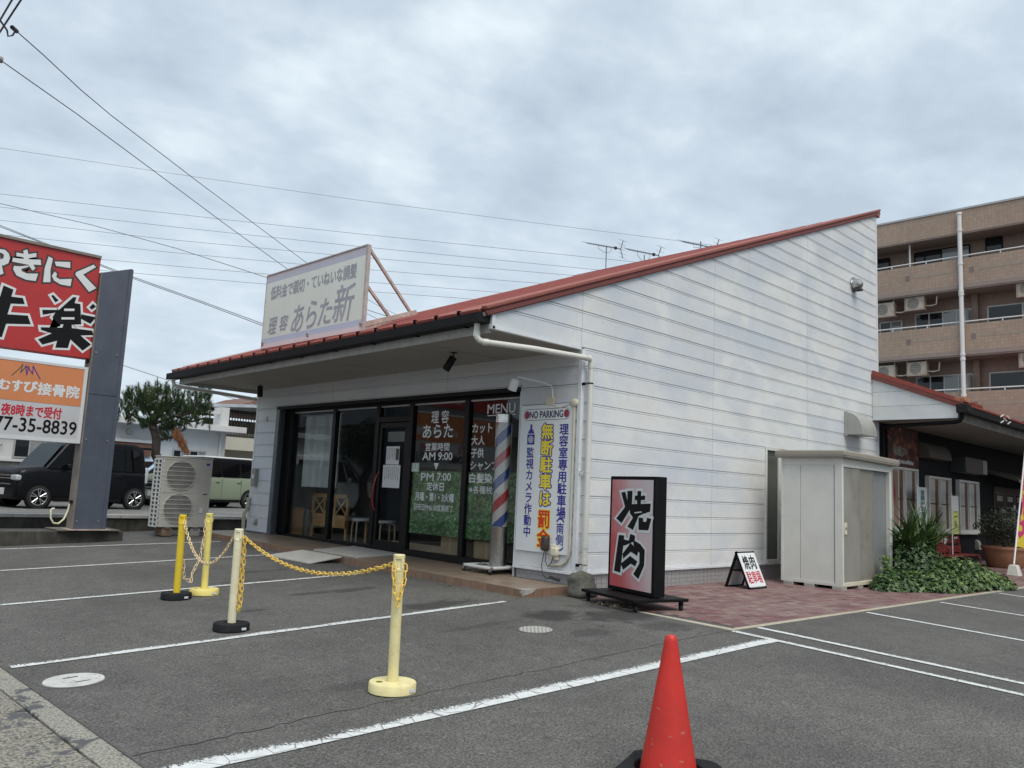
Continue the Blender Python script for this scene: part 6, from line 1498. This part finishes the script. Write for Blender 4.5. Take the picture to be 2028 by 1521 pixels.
# cheek boards (facing the camera side) of the porch roof
def zp(y): return 3.53+.40*y      # porch roof underside, y is negative outwards
MB().prism([(8.86, .0, 2.68), (8.86, -1.5, 2.68), (8.86, -1.5, zp(-1.5)-.0), (8.86, 0, zp(0))], (.04, 0, 0)).build('cheek_core', M['wallcore'], rr_)
for (za, zb) in ((2.69, 2.92), (2.925, 3.205), (3.21, 3.5)):
    pts = []
    y_hi = lambda z: min(0, (z-3.53)/.40)
    y0 = -1.52 if zp(-1.52) > za else y_hi(za)
    poly = [(8.84, -.002, za), (8.84, max(-1.52, y_hi(za)) if zp(-1.52) < za else -1.52, za)]
    if zp(-1.52) > zb: poly += [(8.84, -1.52, zb)]
    else:
        if zp(-1.52) > za: poly += [(8.84, -1.52, zp(-1.52))]
        poly += [(8.84, y_hi(zb), zb)]
    poly += [(8.84, -.002, zb)]
    MB().prism(poly, (.022, 0, 0)).build('cheek_board', M['siding'], rr_, smooth=False)
MB().box(8.83, 8.86, -1.55, .0, 2.655, 2.688).box(8.825, 8.87, -1.56, -1.52, 2.66, 2.93).build('cheek_trim', M['trim'], rr_)
MB().prism([(8.80, .02, 3.59), (8.80, -1.66, 3.59-.672), (8.80, -1.66, 3.49-.672), (8.80, .02, 3.49)], (.035, 0, 0)).build('verge_flashing', M['reddark'], rr_, bevel=.006)
MB().prism([(8.80, 4.5, 5.36), (8.80, -1.70, 2.88), (8.80, -1.70, 2.85), (8.80, 4.5, 5.30)], (.0, 0, 0)) 
MB().prism([(9.16, 4.5, 5.40), (9.16, -1.66, 2.936), (9.16, -1.66, 2.90), (9.16, 4.5, 5.33)], (RX1-9.16, 0, 0)).build('roof', M['redroof'], rr_)
MB().prism([(8.80, -.01, 3.604), (8.80, -1.66, 2.938), (8.80, -1.66, 2.90), (8.80, -.01, 3.57)], (.36, 0, 0)).build('roof', M['redroof'], rr_)
for xr_ in (8.83, 9.2, 9.6, 10.0): MB().prism([(xr_, -.01, 3.66), (xr_, -1.64, 3.00), (xr_, -1.64, 2.94), (xr_, -.01, 3.60)], (.05, 0, 0)).build('roof_rib', M['redroof'], rr_)
MB().box(8.87, RX1, -1.50, .0, 2.645, 2.665).build('porch_soffit', mat('shade darkened porch soffit', (.20, .185, .17), .85, var=.1, scale=2), rr_)  # darker than the shop soffit: porch shade put into the colour
MB().box(8.86, RX1, -1.56, -1.52, 2.60, 2.83).build('porch_fascia', mat('peeling fascia', (.14, .13, .115), .9, var=.3, scale=5, dirt=.6, dirtc=(.32, .30, .27)), rr_)
gt = MB().prism([(8.80, -1.565, 2.86), (8.80, -1.565, 2.755), (8.80, -1.70, 2.755), (8.80, -1.715, 2.86)], (RX1-8.8, 0, 0)).build('gutter', M['gutter'], rr_)
MB().box(8.72, 8.95, -1.76, -1.56, 2.74, 2.90).build('gutter_box', M['gutter'], gt, bevel=.01)
MB().obox((8.95, -1.60, 2.985), (.14, 0, 0), (0, .09, -.01), (0, .01, .05)).build('rusted_cap', mat('rusted orange cap', (.34, .14, .07), .8, var=.4, scale=9), gt, bevel=.01)
for i_, (dx_, z_) in enumerate(((0, 2.90), (.07, 2.84), (0, 2.78), (.14, 2.91), (.16, 2.80))): MB().obox((11.0+dx_*3, -1.72, z_), (.10, 0, -.02 if i_ % 2 else .03), (0, .008, 0), (0, 0, .009)).build('gutter_strap', M['whitep'], gt)
MB().tube([(8.86, -1.62, 2.76), (8.86, -1.62, 2.66), (8.86, -1.58, 2.60), (8.88, -1.48, 2.58), (9.0, -.3, 2.55), (9.1, -.12, 2.54), (9.19, -.07, 2.48), (9.19, -.07, -.2)], .038, 10).build('downpipe', M['blackp'], rr_)
MB().box(9.16, RX1, .02, 6, -.25, 2.9).build('wall_body', M['wallcore'], rr_)
t = NT('black corrugated cladding'); s_ = t.node('ShaderNodeSeparateXYZ'); t.link(t.node('ShaderNodeNewGeometry').outputs['Position'], s_.inputs[0])
t.color((.010, .0105, .013)); t.b.inputs['Roughness'].default_value = .6; t.b.inputs['Specular IOR Level'].default_value = .2
M['corr'] = t.m
# corrugated sheets
x = 9.16
while x < 22:
    mb = MB(); vs = []; n_ = 0; xe = min(x+.91, 22)
    q = x
    while q < xe-.001:
        for dx, yy in ((0, .018), (.012, 0.0), (.045, 0.0), (.057, .018), (.07, .018)): vs += [(q+dx, yy, -.22), (q+dx, yy, 2.64)]
        q += .07
    k = len(vs)//2; mb.add(vs, [(2*i, 2*i+2, 2*i+3, 2*i+1) for i in range(k-1)]); mb.build('cladding_sheet', M['corr'], rr_, smooth=False); x += .91
wm = [mat('pale blind', (.42, .42, .40), .8), mat('wood blind', (.16, .07, .035), .7)]
blg = [glass('blind pane a', transp=False, refl=.02, body=(.48, .48, .46)), glass('blind pane b', transp=False, refl=.02, body=(.12, .055, .03))]
for (a, b, z0_, z1_) in ((9.55, 11.02, .50, 1.80), (11.65, 13.10, .49, 1.70), (13.66, 15.15, .47, 1.70)):
    w_ = window(a, b, z0_, z1_, -.005, rr_, 2, fm=M['whitef'], gmats=[blg[0], blg[0]], dep=.09)
    MB().box(a-.04, b+.04, -.12, -.0, z0_-.05, z0_-.001).build('window_sill', M['whitef'], w_, bevel=.005)
    for (u0, u1) in ((.34, .47), (.82, .93)): MB().box(a+(b-a)*u0, a+(b-a)*u1, -.052, -.05, z0_+.06, z1_-.06).build('blind_edge', blg[1], w_, smooth=False)
    for (u0, u1) in ((.04, .48), (.52, .96)): MB().box(a+(b-a)*u0, a+(b-a)*u1, -.056, -.054, (z0_+z1_)/2-.012, (z0_+z1_)/2+.012).build('meeting_bar', blg[1], w_, smooth=False)
t = NT('red window print'); t.color(t.ramp(t.noise(t.pos((1, 1, .3)), 6, 3, .6), (.4, (.24, .02, .02)), (.6, (.28, .18, .12)))); 
MB().box(9.63, 9.95, -.060, -.057, .60, 1.72).build('window_print', t.m, rr_)
hood(11.15, 12.55, 2.07, 2.42, .28, rr_, y=-.002, m=mat('bronze hood', (.10, .088, .07), .6, .2)); 
MB().box(13.3, 14.9, -.35, -.002, 1.86, 2.22).build('wall_unit', mat('dark unit', (.05, .052, .055), .4), rr_, bevel=.01); MB().box(14.55, 14.88, -.356, -.351, 1.88, 2.2).build('unit_label', M['grey'], rr_)
# awning over the entrance
MB().prism([(15.4, 0, 2.05), (15.4, -.9, 1.78), (15.4, -.9, 1.74), (15.4, 0, 2.0)], (8, 0, 0)).build('awning', mat('dark awning', (.06, .055, .045), .6), rr_)
for i in range(14): MB().prism([(15.5+i*.42, -.02, 2.07), (15.5+i*.42, -.9, 1.81), (15.5+i*.42, -.9, 1.78), (15.5+i*.42, -.02, 2.045)], (.03, 0, 0)).build('awning_rib', mat('awning rib', (.12, .11, .09), .6), rr_)
MB().box(15.4, 23.4, -.93, -.90, 1.72, 1.79).build('awning_edge', M['grey'], rr_)
dk = mat('dark stained door', (.03, .015, .012), .4)
for i in range(4):
    a = 16.6+.95*i; d_ = MB().box(a, a+.93, -.03, -.002, -.22, 1.66).build('entrance_door', dk, rr_, bevel=.01)
    MB().box(a+.14, a+.79, -.036, -.031, .25, 1.5).build('door_glass', M['glassdk'], d_); MB().box(a+.2, a+.7, -.040, -.037, 1.28, 1.42).build('door_label', M['grey'], d_)
MB().box(17.2, 17.5, -.05, -.04, .75, 1.05).build('menu_sheet', M['signwhite'], rr_); MB().box(18.3, 18.45, -.05, -.04, .45, 1.2).build('menu_sheet', M['signwhite'], rr_)
MB().tube([(15.85, -.9, 1.75), (15.85, -.9, 1.0)], .008, 5).build('lamp_cord', M['grey'], rr_)
MB().lathe([(.01, .14), (.03, .10), (.06, .03), (.06, 0), (.035, -.04), (0, -.05)], (15.85, -.9, .86), 14).build('pendant_lamp', M['whitep'], rr_)
hood(15.0, 15.2, .05, .28, .1, rr_, y=-.002, m=M['grey'])
W(rr_)
# photo poster on the wall
po = MB().box(9.45, 11.12, -.06, -.035, 1.80, 2.62)
t = NT('food photo print'); p = t.pos(); v = t.node('ShaderNodeTexVoronoi'); v.inputs['Scale'].default_value = 6.5; t.link(t.pos((1, 1, 1.2)), v.inputs[0])
c = t.ramp(v.outputs['Color'], (.1, (.012, .016, .008)), (.4, (.09, .010, .014)), (.6, (.018, .018, .012)), (.75, (.17, .045, .04)), (.9, (.20, .09, .04)))
c = t.mix(.85, c, t.ramp(t.noise(p, 5, 6, .75), (.38, .08), (.65, 1.9)), 'MULTIPLY'); t.color(c); t.b.inputs['Roughness'].default_value = .5
po = po.build('meat_poster', t.m, None, label='dark food photo poster above the first restaurant window', cat='poster')
strokes([[(9.7, 2.2), (10.3, 2.22), (10.5, 2.12), (10.2, 2.02), (9.75, 2.05)]], (0, -.0605, 0), (1, 0, 0), (0, 0, 1), mat('washed print patch', (.17, .16, .13), .5, var=.7, scale=9), po, .001, 'print_patch')
lettering([('Steak', 10.0, 1.86, 10.75, 1.98)], (0, -.0605, 0), (1, 0, 0), (0, 0, 1), M['inkwhite'], po, .006) if False else None
mb = MB(); rq = random.Random(9)
for i in range(16): u = 9.95+.055*i; mb.box(u, u+.035, -.063, -.0615, 1.87+rq.uniform(0, .02), 1.93+rq.uniform(0, .04))
mb.build('print_caption', M['inkwhite'], po, smooth=False)
# leaning banner boards
def banner(px_l, px_r, pyt, pyb, y, name, m, lab, tm, txt, tilt=0):
    a = at(px_l, (pyt+pyb)/2, y=y); b = at(px_r, (pyt+pyb)/2, y=y); zt_ = at((px_l+px_r)/2, pyt, y=y).z; zb_ = at((px_l+px_r)/2, pyb, y=y).z
    o = MB().box(a.x, b.x, y-.006, y+.006, zb_, zt_).build(name, m, None, label=lab, cat='banner', bevel=.003)
    w_ = b.x-a.x; n_ = len(txt); h = (zt_-zb_)*.75/n_
    lettering([(ch, a.x+w_*.25, zt_-.06-h*(i+1), a.x+w_*.75, zt_-.06-h*i, 1) for i, ch in enumerate(txt)], (0, y-.0065, 0), (1, 0, 0), (0, 0, 1), tm, o, .006)
    MB().tube([(a.x-.03, y, -.25), (a.x-.03, y, zt_+.05)], .012, 8).build('pole', M['whitep'], o)
    return o
bb = banner(1818, 1836, 965, 1062, -.30, 'wall_banner', mat('pale teal banner', (.52, .56, .54), .7, var=.1), 'pale narrow banner between the first and second restaurant windows', mat('teal ink', (.05, .16, .16), .5), '営業中お食事処')
bb2 = banner(1886, 1898, 982, 1058, -.42, 'wall_banner', mat('lime banner', (.46, .50, .16), .7, var=.2, scale=5), 'lime and white narrow banner at the third restaurant window', M['inkgreen'], '生ビール')
zt_ = max(v.co.z for v in bb2.data.vertices); xa_ = [v.co.x for v in bb2.data.vertices]
MB().box(min(xa_)+.005, max(xa_)-.005, -.4285, -.427, zt_-.34, zt_-.01).build('banner_head', M['signwhite'], bb2)
# bright flag at the right edge
nf = empty('nobori_flag', (10.9, -1.9, -.25), 0, 'yellow and pink flag on a white pole at the right edge', 'banner')
pb_ = at(2008, 1118, y=-1.87); pt_ = at(2030, 895, y=-1.87)
pole_t = pb_+(pt_-pb_)*1.12
MB().tube([pb_, pole_t], .016, 10).build('pole', M['whitep'], nf)
for zq in (.92, .55, .2): q = pb_+(pt_-pb_)*zq; MB().tube([q, q+Vector((.16, 0, 0))], .008, 6).build('cloth_tie', M['whitep'], nf)
q1, q2 = pb_+(pt_-pb_)*.92, pb_+(pt_-pb_)*.14
t = NT('yellow pink flag'); t.color(t.ramp(t.noise(t.pos(), 4.2, 2, .4), (.45, (.62, .50, .04)), (.47, (.52, .04, .14)))); t.b.inputs['Roughness'].default_value = .8
vs = []; 
for i in range(13):
    f_ = i/12; c_ = q2+(q1-q2)*f_
    for j in range(5): vs.append((c_.x+.05+.13*j, c_.y+.03*math.sin(i*.9+j), c_.z+.02*math.sin(j)))
MB().add(vs, [(i*5+j, i*5+j+1, (i+1)*5+j+1, (i+1)*5+j) for i in range(12) for j in range(4)]).build('flag_cloth', t.m, nf)
def conebase(c, parent, nm='base'):
    b = MB(); b.lathe([(.17, 0), (.165, .02), (.11, .20), (.095, .215), (.02, .218)], c, 4, (0, 0, 1)); return b.build(nm, M['whitebase'], parent, bevel=.02)
conebase((pb_.x, pb_.y, -.25), nf); W(nf)
o = conebase((9.62, -1.42, -.25), None, 'banner_base'); tag(o, 'white poured banner base behind the ivy, without a pole', 'banner base')
# red bench
rb = empty('red_bench', (12.2, -.6, -.25), 0, 'red metal bench with tubular legs against the restaurant wall', 'bench')
bx0, bx1 = 10.9, 12.9
for (za, zb, yq) in ((.24, .40, -.28), (.05, .20, -.31)): MB().box(bx0, bx1, yq-.012, yq+.012, za, zb).build('back_slat', M['benchred'], rb, bevel=.008)
MB().box(bx0, bx1, -.72, -.32, -.0, .025).build('seat', M['benchred'], rb, bevel=.01)
for xx in (bx0+.12, bx0+.9, bx1-.12):
    MB().tube([(xx, -.30, .38), (xx, -.33, .02), (xx, -.68, .0), (xx, -.74, -.04), (xx, -.75, -.20), (xx, -.70, -.235), (xx, -.36, -.235)], .018, 8).build('leg_frame', M['benchred'], rb)
MB().tube([(bx0+.05, -.30, .22), (bx0+.05, -.62, .24), (bx0+.05, -.70, .18), (bx0+.05, -.70, .0)], .018, 8).build('arm_rest', M['benchred'], rb)
sq = [[(11.75+.05*i, .26+.03*math.sin(i*1.3)), (11.79+.05*i, .26+.03*math.sin(i*1.3)), (11.80+.05*i, .36+.02*math.cos(i*1.7)), (11.765+.05*i, .37)] for i in range(7)]
strokes(sq, (0, -.2925, 0), (1, 0, 0), (0, 0, 1), M['inkwhite'], rb, .001, 'script_marking')
strokes([[(12.55, .345), (12.62, .345), (12.62, .385), (12.55, .385)], [(12.68, .345), (12.76, .345), (12.76, .385), (12.68, .385)]], (0, -.2925, 0), (1, 0, 0), (0, 0, 1), M['inkwhite'], rb, .001, 'script_marking')
W(rb)
# terracotta pot with shrub
PX, PY = 13.45, -1.05
pt = MB().lathe([(.30, 0), (.36, .05), (.43, .30), (.45, .40), (.47, .42), (.47, .47), (.43, .47), (.41, .42), (0, .40)], (0, 0, 0), 32).build('flower_pot', M['terra'], None, label='large terracotta pot holding a dark shrub by the entrance', cat='flower pot'); pt.location = (PX, PY, -.25)
M['darkleaf'] = mat('dark shrub leaf', (.030, .040, .022), .6, var=.5, scale=9)
def leafquad(mb, c, n, s, up_=None):
    n = n.normalized(); e1 = n.orthogonal().normalized(); a_ = random.uniform(0, 6.28); e2 = n.cross(e1); u_ = e1*math.cos(a_)+e2*math.sin(a_); v_ = n.cross(u_)
    mb.add([c-u_*s, c-u_*s*.1+v_*s*.55+n*s*.12, c+u_*s, c-u_*s*.1-v_*s*.55+n*s*.12], [(0, 3, 2, 1)])
def rsph(): 
    while True:
        v = Vector((random.uniform(-1, 1), random.uniform(-1, 1), random.uniform(-1, 1)))
        if .05 < v.length < 1: return v
shb = empty('shrub', (PX, PY, .2), 0, 'dark rounded shrub growing in the terracotta pot', 'shrub')
mb = MB()
for i in range(6500):
    v = rsph(); c_ = Vector((PX+v.x*.78, PY+v.y*.6, .66+v.z*.50)); k_ = .8+.3*math.sin(v.x*7)*math.cos(v.z*6+v.y*4)
    if v.length > k_: continue
    leafquad(mb, c_, v+rsph(), .028)
mb.build('foliage', M['darkleaf'], shb, smooth=False, kind='stuff')
mb = MB()
for i in range(14):
    v = rsph(); mb.tube([(PX, PY, .15), (PX+v.x*.2, PY+v.y*.2, .45), (PX+v.x*.5, PY+v.y*.45, .65+abs(v.z)*.3)], .008, 5)
mb.build('stems', M['barkm'], shb); W(shb)
o = MB().lathe([(.10, 0), (.13, .16), (.14, .17), (.12, .17), (0, .15)], (0, 0, 0), 20).build('small_flower_pot', M['terra'], None, label='small pot right of the large terracotta pot', cat='flower pot'); o.location = (14.2, -1.6, -.25)
# ivy and yucca
ivm = NT('ivy leaf'); oc = ivm.noise(ivm.pos(), 3.2, 4, .7)
att = ivm.node('ShaderNodeVertexColor'); att.layer_name = 'tint'
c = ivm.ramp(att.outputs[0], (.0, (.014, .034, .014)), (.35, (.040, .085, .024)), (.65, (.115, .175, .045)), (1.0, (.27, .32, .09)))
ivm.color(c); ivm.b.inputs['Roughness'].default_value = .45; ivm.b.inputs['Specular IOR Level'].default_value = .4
iv = empty('ivy_mound', (6.2, -2.0, -.25), 0, 'spreading green ivy mound at the corner of the storage shed', 'ivy')
prof = [(1700, 1160), (1716, 1163), (1760, 1170), (1850, 1180), (1905, 1188), (1950, 1184)]
mb = MB(); tints = []
def ivy_h(x, y):
    # height field of the mound
    h = 0
    for (cx, cy, rx, ry, hh) in ((6.45, -1.35, .75, .75, .82), (5.5, -1.75, .8, .45, .26), (6.9, -2.0, 1.0, .65, .42), (6.1, -2.15, .85, .42, .30), (7.4, -2.25, .7, .5, .24), (4.95, -1.72, .35, .2, .14), (7.6, -1.6, .8, .6, .36)):
        d_ = ((x-cx)/rx)**2+((y-cy)/ry)**2
        if d_ < 1: h = max(h, hh*math.sqrt(1-d_))
    return h
n_ = 0
while n_ < 15000:
    x = random.uniform(4.5, 8.5); y = random.uniform(-2.85, -.4)
    h = ivy_h(x, y)
    if h <= 0 or (x < 5.98 and y > -1.5): continue
    f_ = random.random()**.5
    if random.random() < .25: f_ = random.uniform(.6, 1.12)
    z = -.25+h*f_+random.uniform(-.02, .03)
    g1 = Vector((ivy_h(x-.05, y)-ivy_h(x+.05, y), ivy_h(x, y-.05)-ivy_h(x, y+.05), .14))
    nn = (g1.normalized()*1.4+rsph()).normalized(); s = random.uniform(.026, .052)
    e1 = nn.orthogonal().normalized(); a_ = random.uniform(0, 6.28); e2 = nn.cross(e1); u_ = e1*math.cos(a_)+e2*math.sin(a_); v_ = nn.cross(u_); c_ = Vector((x, y, z))
    # five-cornered ivy leaf
    mb.add([c_-u_*s*.7, c_-u_*s*.45+v_*s*.75, c_+v_*s*.25+u_*s*.1, c_+u_*s*1.1+nn*s*-.2, c_-v_*s*.25+u_*s*.1, c_-u_*s*.45-v_*s*.75], [(0, 5, 4, 3, 2, 1)])
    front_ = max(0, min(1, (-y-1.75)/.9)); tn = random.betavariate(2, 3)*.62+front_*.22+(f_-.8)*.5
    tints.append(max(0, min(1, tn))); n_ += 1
for i in range(260):   # the spray climbing the shed corner
    x = 5.45+random.gauss(0, .07); y = -1.50-random.uniform(0, .06); z = -.2+random.uniform(0, .42)
    nn = (Vector((-.3, -1, .4))+rsph()*.8).normalized(); s = random.uniform(.02, .04); e1 = nn.orthogonal().normalized(); a_ = random.uniform(0, 6.28); e2 = nn.cross(e1); u_ = e1*math.cos(a_)+e2*math.sin(a_); v_ = nn.cross(u_); c_ = Vector((x, y, z))
    mb.add([c_-u_*s*.7, c_-u_*s*.45+v_*s*.75, c_+v_*s*.25+u_*s*.1, c_+u_*s*1.1, c_-v_*s*.25+u_*s*.1, c_-u_*s*.45-v_*s*.75], [(0, 5, 4, 3, 2, 1)]); tints.append(random.uniform(.3, .8))
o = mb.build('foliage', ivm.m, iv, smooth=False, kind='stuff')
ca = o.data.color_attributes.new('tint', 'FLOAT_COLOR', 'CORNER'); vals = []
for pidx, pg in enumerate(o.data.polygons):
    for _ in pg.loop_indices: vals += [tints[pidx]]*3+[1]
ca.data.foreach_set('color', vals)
W(iv)
yu = empty('yucca', (6.6, -1.4, .1), 0, 'spiky long-leaved yucca rising from the ivy beside the shed', 'plant')
yl = mat('yucca leaf', (.055, .095, .025), .45, var=.35, scale=5, spec=.4)
bl = MB(); vs = []
for i in range(7):
    f_ = i/6; w_ = .020*(1-.9*f_**2)*(.6+.4*min(1, f_*5)); vs += [(f_*.62, -w_, .05*math.sin(f_*2.2)-.06*f_**2), (f_*.62, w_, .05*math.sin(f_*2.2)-.06*f_**2)]
bl.add(vs, [(2*i, 2*i+1, 2*i+3, 2*i+2) for i in range(6)]); blm = bl.mesh('leaf', yl)
for hx, hy, hz, nl in ((6.22, -1.58, .34, 95), (6.95, -1.60, .30, 95)):
    for i in range(nl):
        o = bpy.data.objects.new('leaf', blm); col.objects.link(o); o.parent = yu
        el_ = R(random.uniform(8, 85)); o.location = Vector((hx+random.gauss(0, .06), hy+random.gauss(0, .06), hz+random.uniform(-.05, .06)))-Vector(yu.location)
        o.rotation_euler = (0, -el_, random.uniform(0, 6.28)); s = random.uniform(.75, 1.25); o.scale = (s, s, s)

# ------------------------------------------------------------------ roof aerials of far houses
def aerial(px0, py0, px1, py1, mast, d, lab, refl=True):
    """boom from pixel 0 to pixel 1, mast = (px top, px bottom) at plane x=d"""
    a, b = at(px0, py0, x=d), at(px1, py1, x=d); m0, m1 = at(*mast[0], x=d), at(*mast[1], x=d)
    o = empty('tv_aerial', m1, 0, lab, 'aerial', 'television aerials beyond the roof')
    MB().tube([m1-Vector((0, 0, 2.2)), m0], .020, 8).build('mast', M['wire'], o)
    MB().tube([a, b], .014, 6).build('boom', M['wire'], o)
    n_ = 13
    for i in range(n_):
        c_ = a+(b-a)*(i/(n_-1)); MB().tube([c_-Vector((.35, .0, 0)), c_+Vector((.35, 0, 0))], .006, 5).build('element', M['wire'], o)
    if refl:
        for s_ in (-1, 1):
            MB().tube([b, b+(b-a).normalized()*.15+Vector((0, 0, s_*.42))], .018, 6).build('reflector', M['wire'], o)
            for k in (.5, 1): q = b+((b-a).normalized()*.15+Vector((0, 0, s_*.42)))*k; MB().tube([q-Vector((.3, 0, 0)), q+Vector((.3, 0, 0))], .006, 5).build('element', M['wire'], o)
    c1, c2 = a+(b-a)*.36, a+(b-a)*.74; lo = m0-Vector((0, 0, .30))
    MB().tube([c1, c1-Vector((0, 0, .16)), lo+(c1-c2)*.2, lo+(c2-c1)*.2, c2-Vector((0, 0, .16)), c2], .009, 6).build('bracket', M['wire'], o)
    q = a+(b-a)*.86; MB().obox(q, (.05, 0, 0), (0, .05, 0), (0, 0, .06)).build('balun', M['wire'], o)
    W(o)
aerial(1161, 481, 1229, 493, ((1201, 488), (1200, 536)), 22, 'leftmost roof aerial on a tall mast above the red roof')
aerial(1240, 493, 1304, 506, ((1276, 505), (1276, 522)), 22, 'middle roof aerial with an angled reflector above the red roof')
aerial(1350, 478, 1418, 492, ((1388, 478), (1388, 496)), 22, 'rightmost roof aerial half hidden by the red roof')

# ------------------------------------------------------------------ overhead wires
def cable(name, pts, ds, r, m, label, group=None, ext=0):
    """pts = pixels, ds = distances along the view"""
    P_ = [CAM+ray(*p)*(d/ray(*p).dot(fw)) for p, d in zip(pts, ds)]
    if ext: P_ = [P_[0]+(P_[0]-P_[1]).normalized()*ext]+P_+[P_[-1]+(P_[-1]-P_[-2]).normalized()*ext]
    o = MB().tube(P_, r, 6).build(name, m, None, label=label, cat='cable', group=group)
    return o
GW = 'far power lines crossing the sky'
cable('service_cable', [(24, 54), (85, 108), (160, 178), (222, 230), (400, 366), (612, 524), (757, 610), (799, 629), (860, 655)], [11, 12, 13.2, 14.2, 18, 24, 30, 31, 33], .0075, M['wire'], 'upper of two dark service cables slanting down behind the rooftop sign')
cable('service_cable', [(5, 122), (150, 224), (300, 335), (450, 447), (575, 537), (724, 620), (760, 638), (820, 665)], [11, 13, 15.8, 19, 22, 27, 28.5, 30], .0075, M['wire'], 'lower of two dark service cables slanting down behind the rooftop sign')
ins = CAM+ray(24, 54)*11; ins2 = CAM+ray(33, 62)*11.1
MB().tube([ins, ins2], .024, 8).build('strain_insulator', M['black'], None, label='black strain insulator at the end of the upper service cable', cat='insulator')
MB().tube([CAM+ray(0, 40)*11, CAM+ray(14, 60)*11, CAM+ray(16, 72)*11, CAM+ray(25, 70)*11, CAM+ray(30, 62)*11], .010, 6).build('jumper_cable', M['wire'], None, label='slack jumper loop under the black strain insulator', cat='cable')
cable('overhead_cable', [(0, 40), (26, -4)], [10.5, 9.8], .011, M['wire'], 'left of the two cables leaving through the top left corner', ext=4)
cable('overhead_cable', [(0, 63), (44, -4)], [10.5, 9.8], .011, M['wire'], 'right of the two cables leaving through the top left corner', ext=4)
MB().lathe([(.035, -.02), (.035, .02)], CAM+ray(1, 118)*11, 12, (1, 0, 0)).build('pole_insulator', M['grey'], None, label='grey insulator at the left edge ending the lower service cable', cat='insulator')
far_w = [([(0, 293), (350, 345), (700, 395), (1050, 440), (1400, 484)], .018, 'faint highest far power line above the rooftop sign'),
         ([(0, 384), (233, 411), (466, 437), (700, 462), (1230, 516)], .02, 'far power line just below the faint highest one'),
         ([(0, 410), (350, 450), (700, 487), (1180, 534)], .02, 'third far power line from the top'),
         ([(0, 436), (330, 474), (665, 505), (1140, 546)], .02, 'fourth far power line from the top'),
         ([(65, 471), (340, 500), (615, 525), (1080, 562)], .02, 'far power line starting above the red sign panel'),
         ([(204, 514), (380, 530), (555, 545), (1000, 580)], .02, 'far power line starting at the right end of the red sign panel'),
         ([(268, 541), (520, 562), (960, 594)], .02, 'lowest far power line, starting at the top of the slate pole')]
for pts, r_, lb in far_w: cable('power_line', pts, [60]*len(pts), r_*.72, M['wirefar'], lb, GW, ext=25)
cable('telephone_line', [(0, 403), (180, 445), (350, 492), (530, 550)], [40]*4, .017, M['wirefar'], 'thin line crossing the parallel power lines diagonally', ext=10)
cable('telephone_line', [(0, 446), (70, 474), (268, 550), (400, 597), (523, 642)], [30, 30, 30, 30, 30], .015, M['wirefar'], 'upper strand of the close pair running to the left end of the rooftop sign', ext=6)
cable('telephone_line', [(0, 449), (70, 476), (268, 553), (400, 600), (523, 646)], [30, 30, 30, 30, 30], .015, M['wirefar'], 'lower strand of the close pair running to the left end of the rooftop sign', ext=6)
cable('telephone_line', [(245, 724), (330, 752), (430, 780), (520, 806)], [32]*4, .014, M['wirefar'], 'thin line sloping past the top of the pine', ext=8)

# ------------------------------------------------------------------ across the street (seen only mirrored in the shop glass)
rh = empty('street_house', (-14, 24, -.4), 0, 'grey roofed house across the street', 'house')
MB().box(-20, -11.5, 20, 30, -.4, 3.4).build('wall', M['hcream'], rh)
MB().add([(-21, 19, 3.3), (-10.5, 19, 3.3), (-10.5, 31, 3.3), (-21, 31, 3.3), (-15.7, 23, 5.9), (-15.7, 27, 5.9)], [(0, 1, 4), (1, 2, 5, 4), (2, 3, 5), (3, 0, 4, 5), (3, 2, 1, 0)]).build('roof', mat('slate tiled roof', (.07, .075, .08), .6), rh, smooth=False)
W(rh)
st_ = empty('street_tree', (-6.2, 13.9, -.1), 0, 'rounded garden tree across the street', 'tree')
MB().tube([(-6.2, 13.9, -.1), (-6.1, 14.0, 1.0), (-6.3, 13.8, 1.8)], [.16, .13, .09], 10).build('trunk', M['barkm'], st_)
mb = MB()
for i in range(5000):
    v = rsph(); leafquad(mb, Vector((-6.2+v.x*.95*(1+.2*math.sin(v.y*9)), 13.9+v.y*.95, 2.15+v.z*.7*(1+.2*math.cos(v.x*8)))), v+rsph(), .05)
mb.build('crown', M['darkleaf'], st_, smooth=False, kind='stuff'); W(st_)
for o in col.objects:
    if '_w' in o: del o['_w']
print('OBJECTS', len(col.objects), 'TRIS', sum(len(o.data.polygons) for o in col.objects if o.type == 'MESH'))
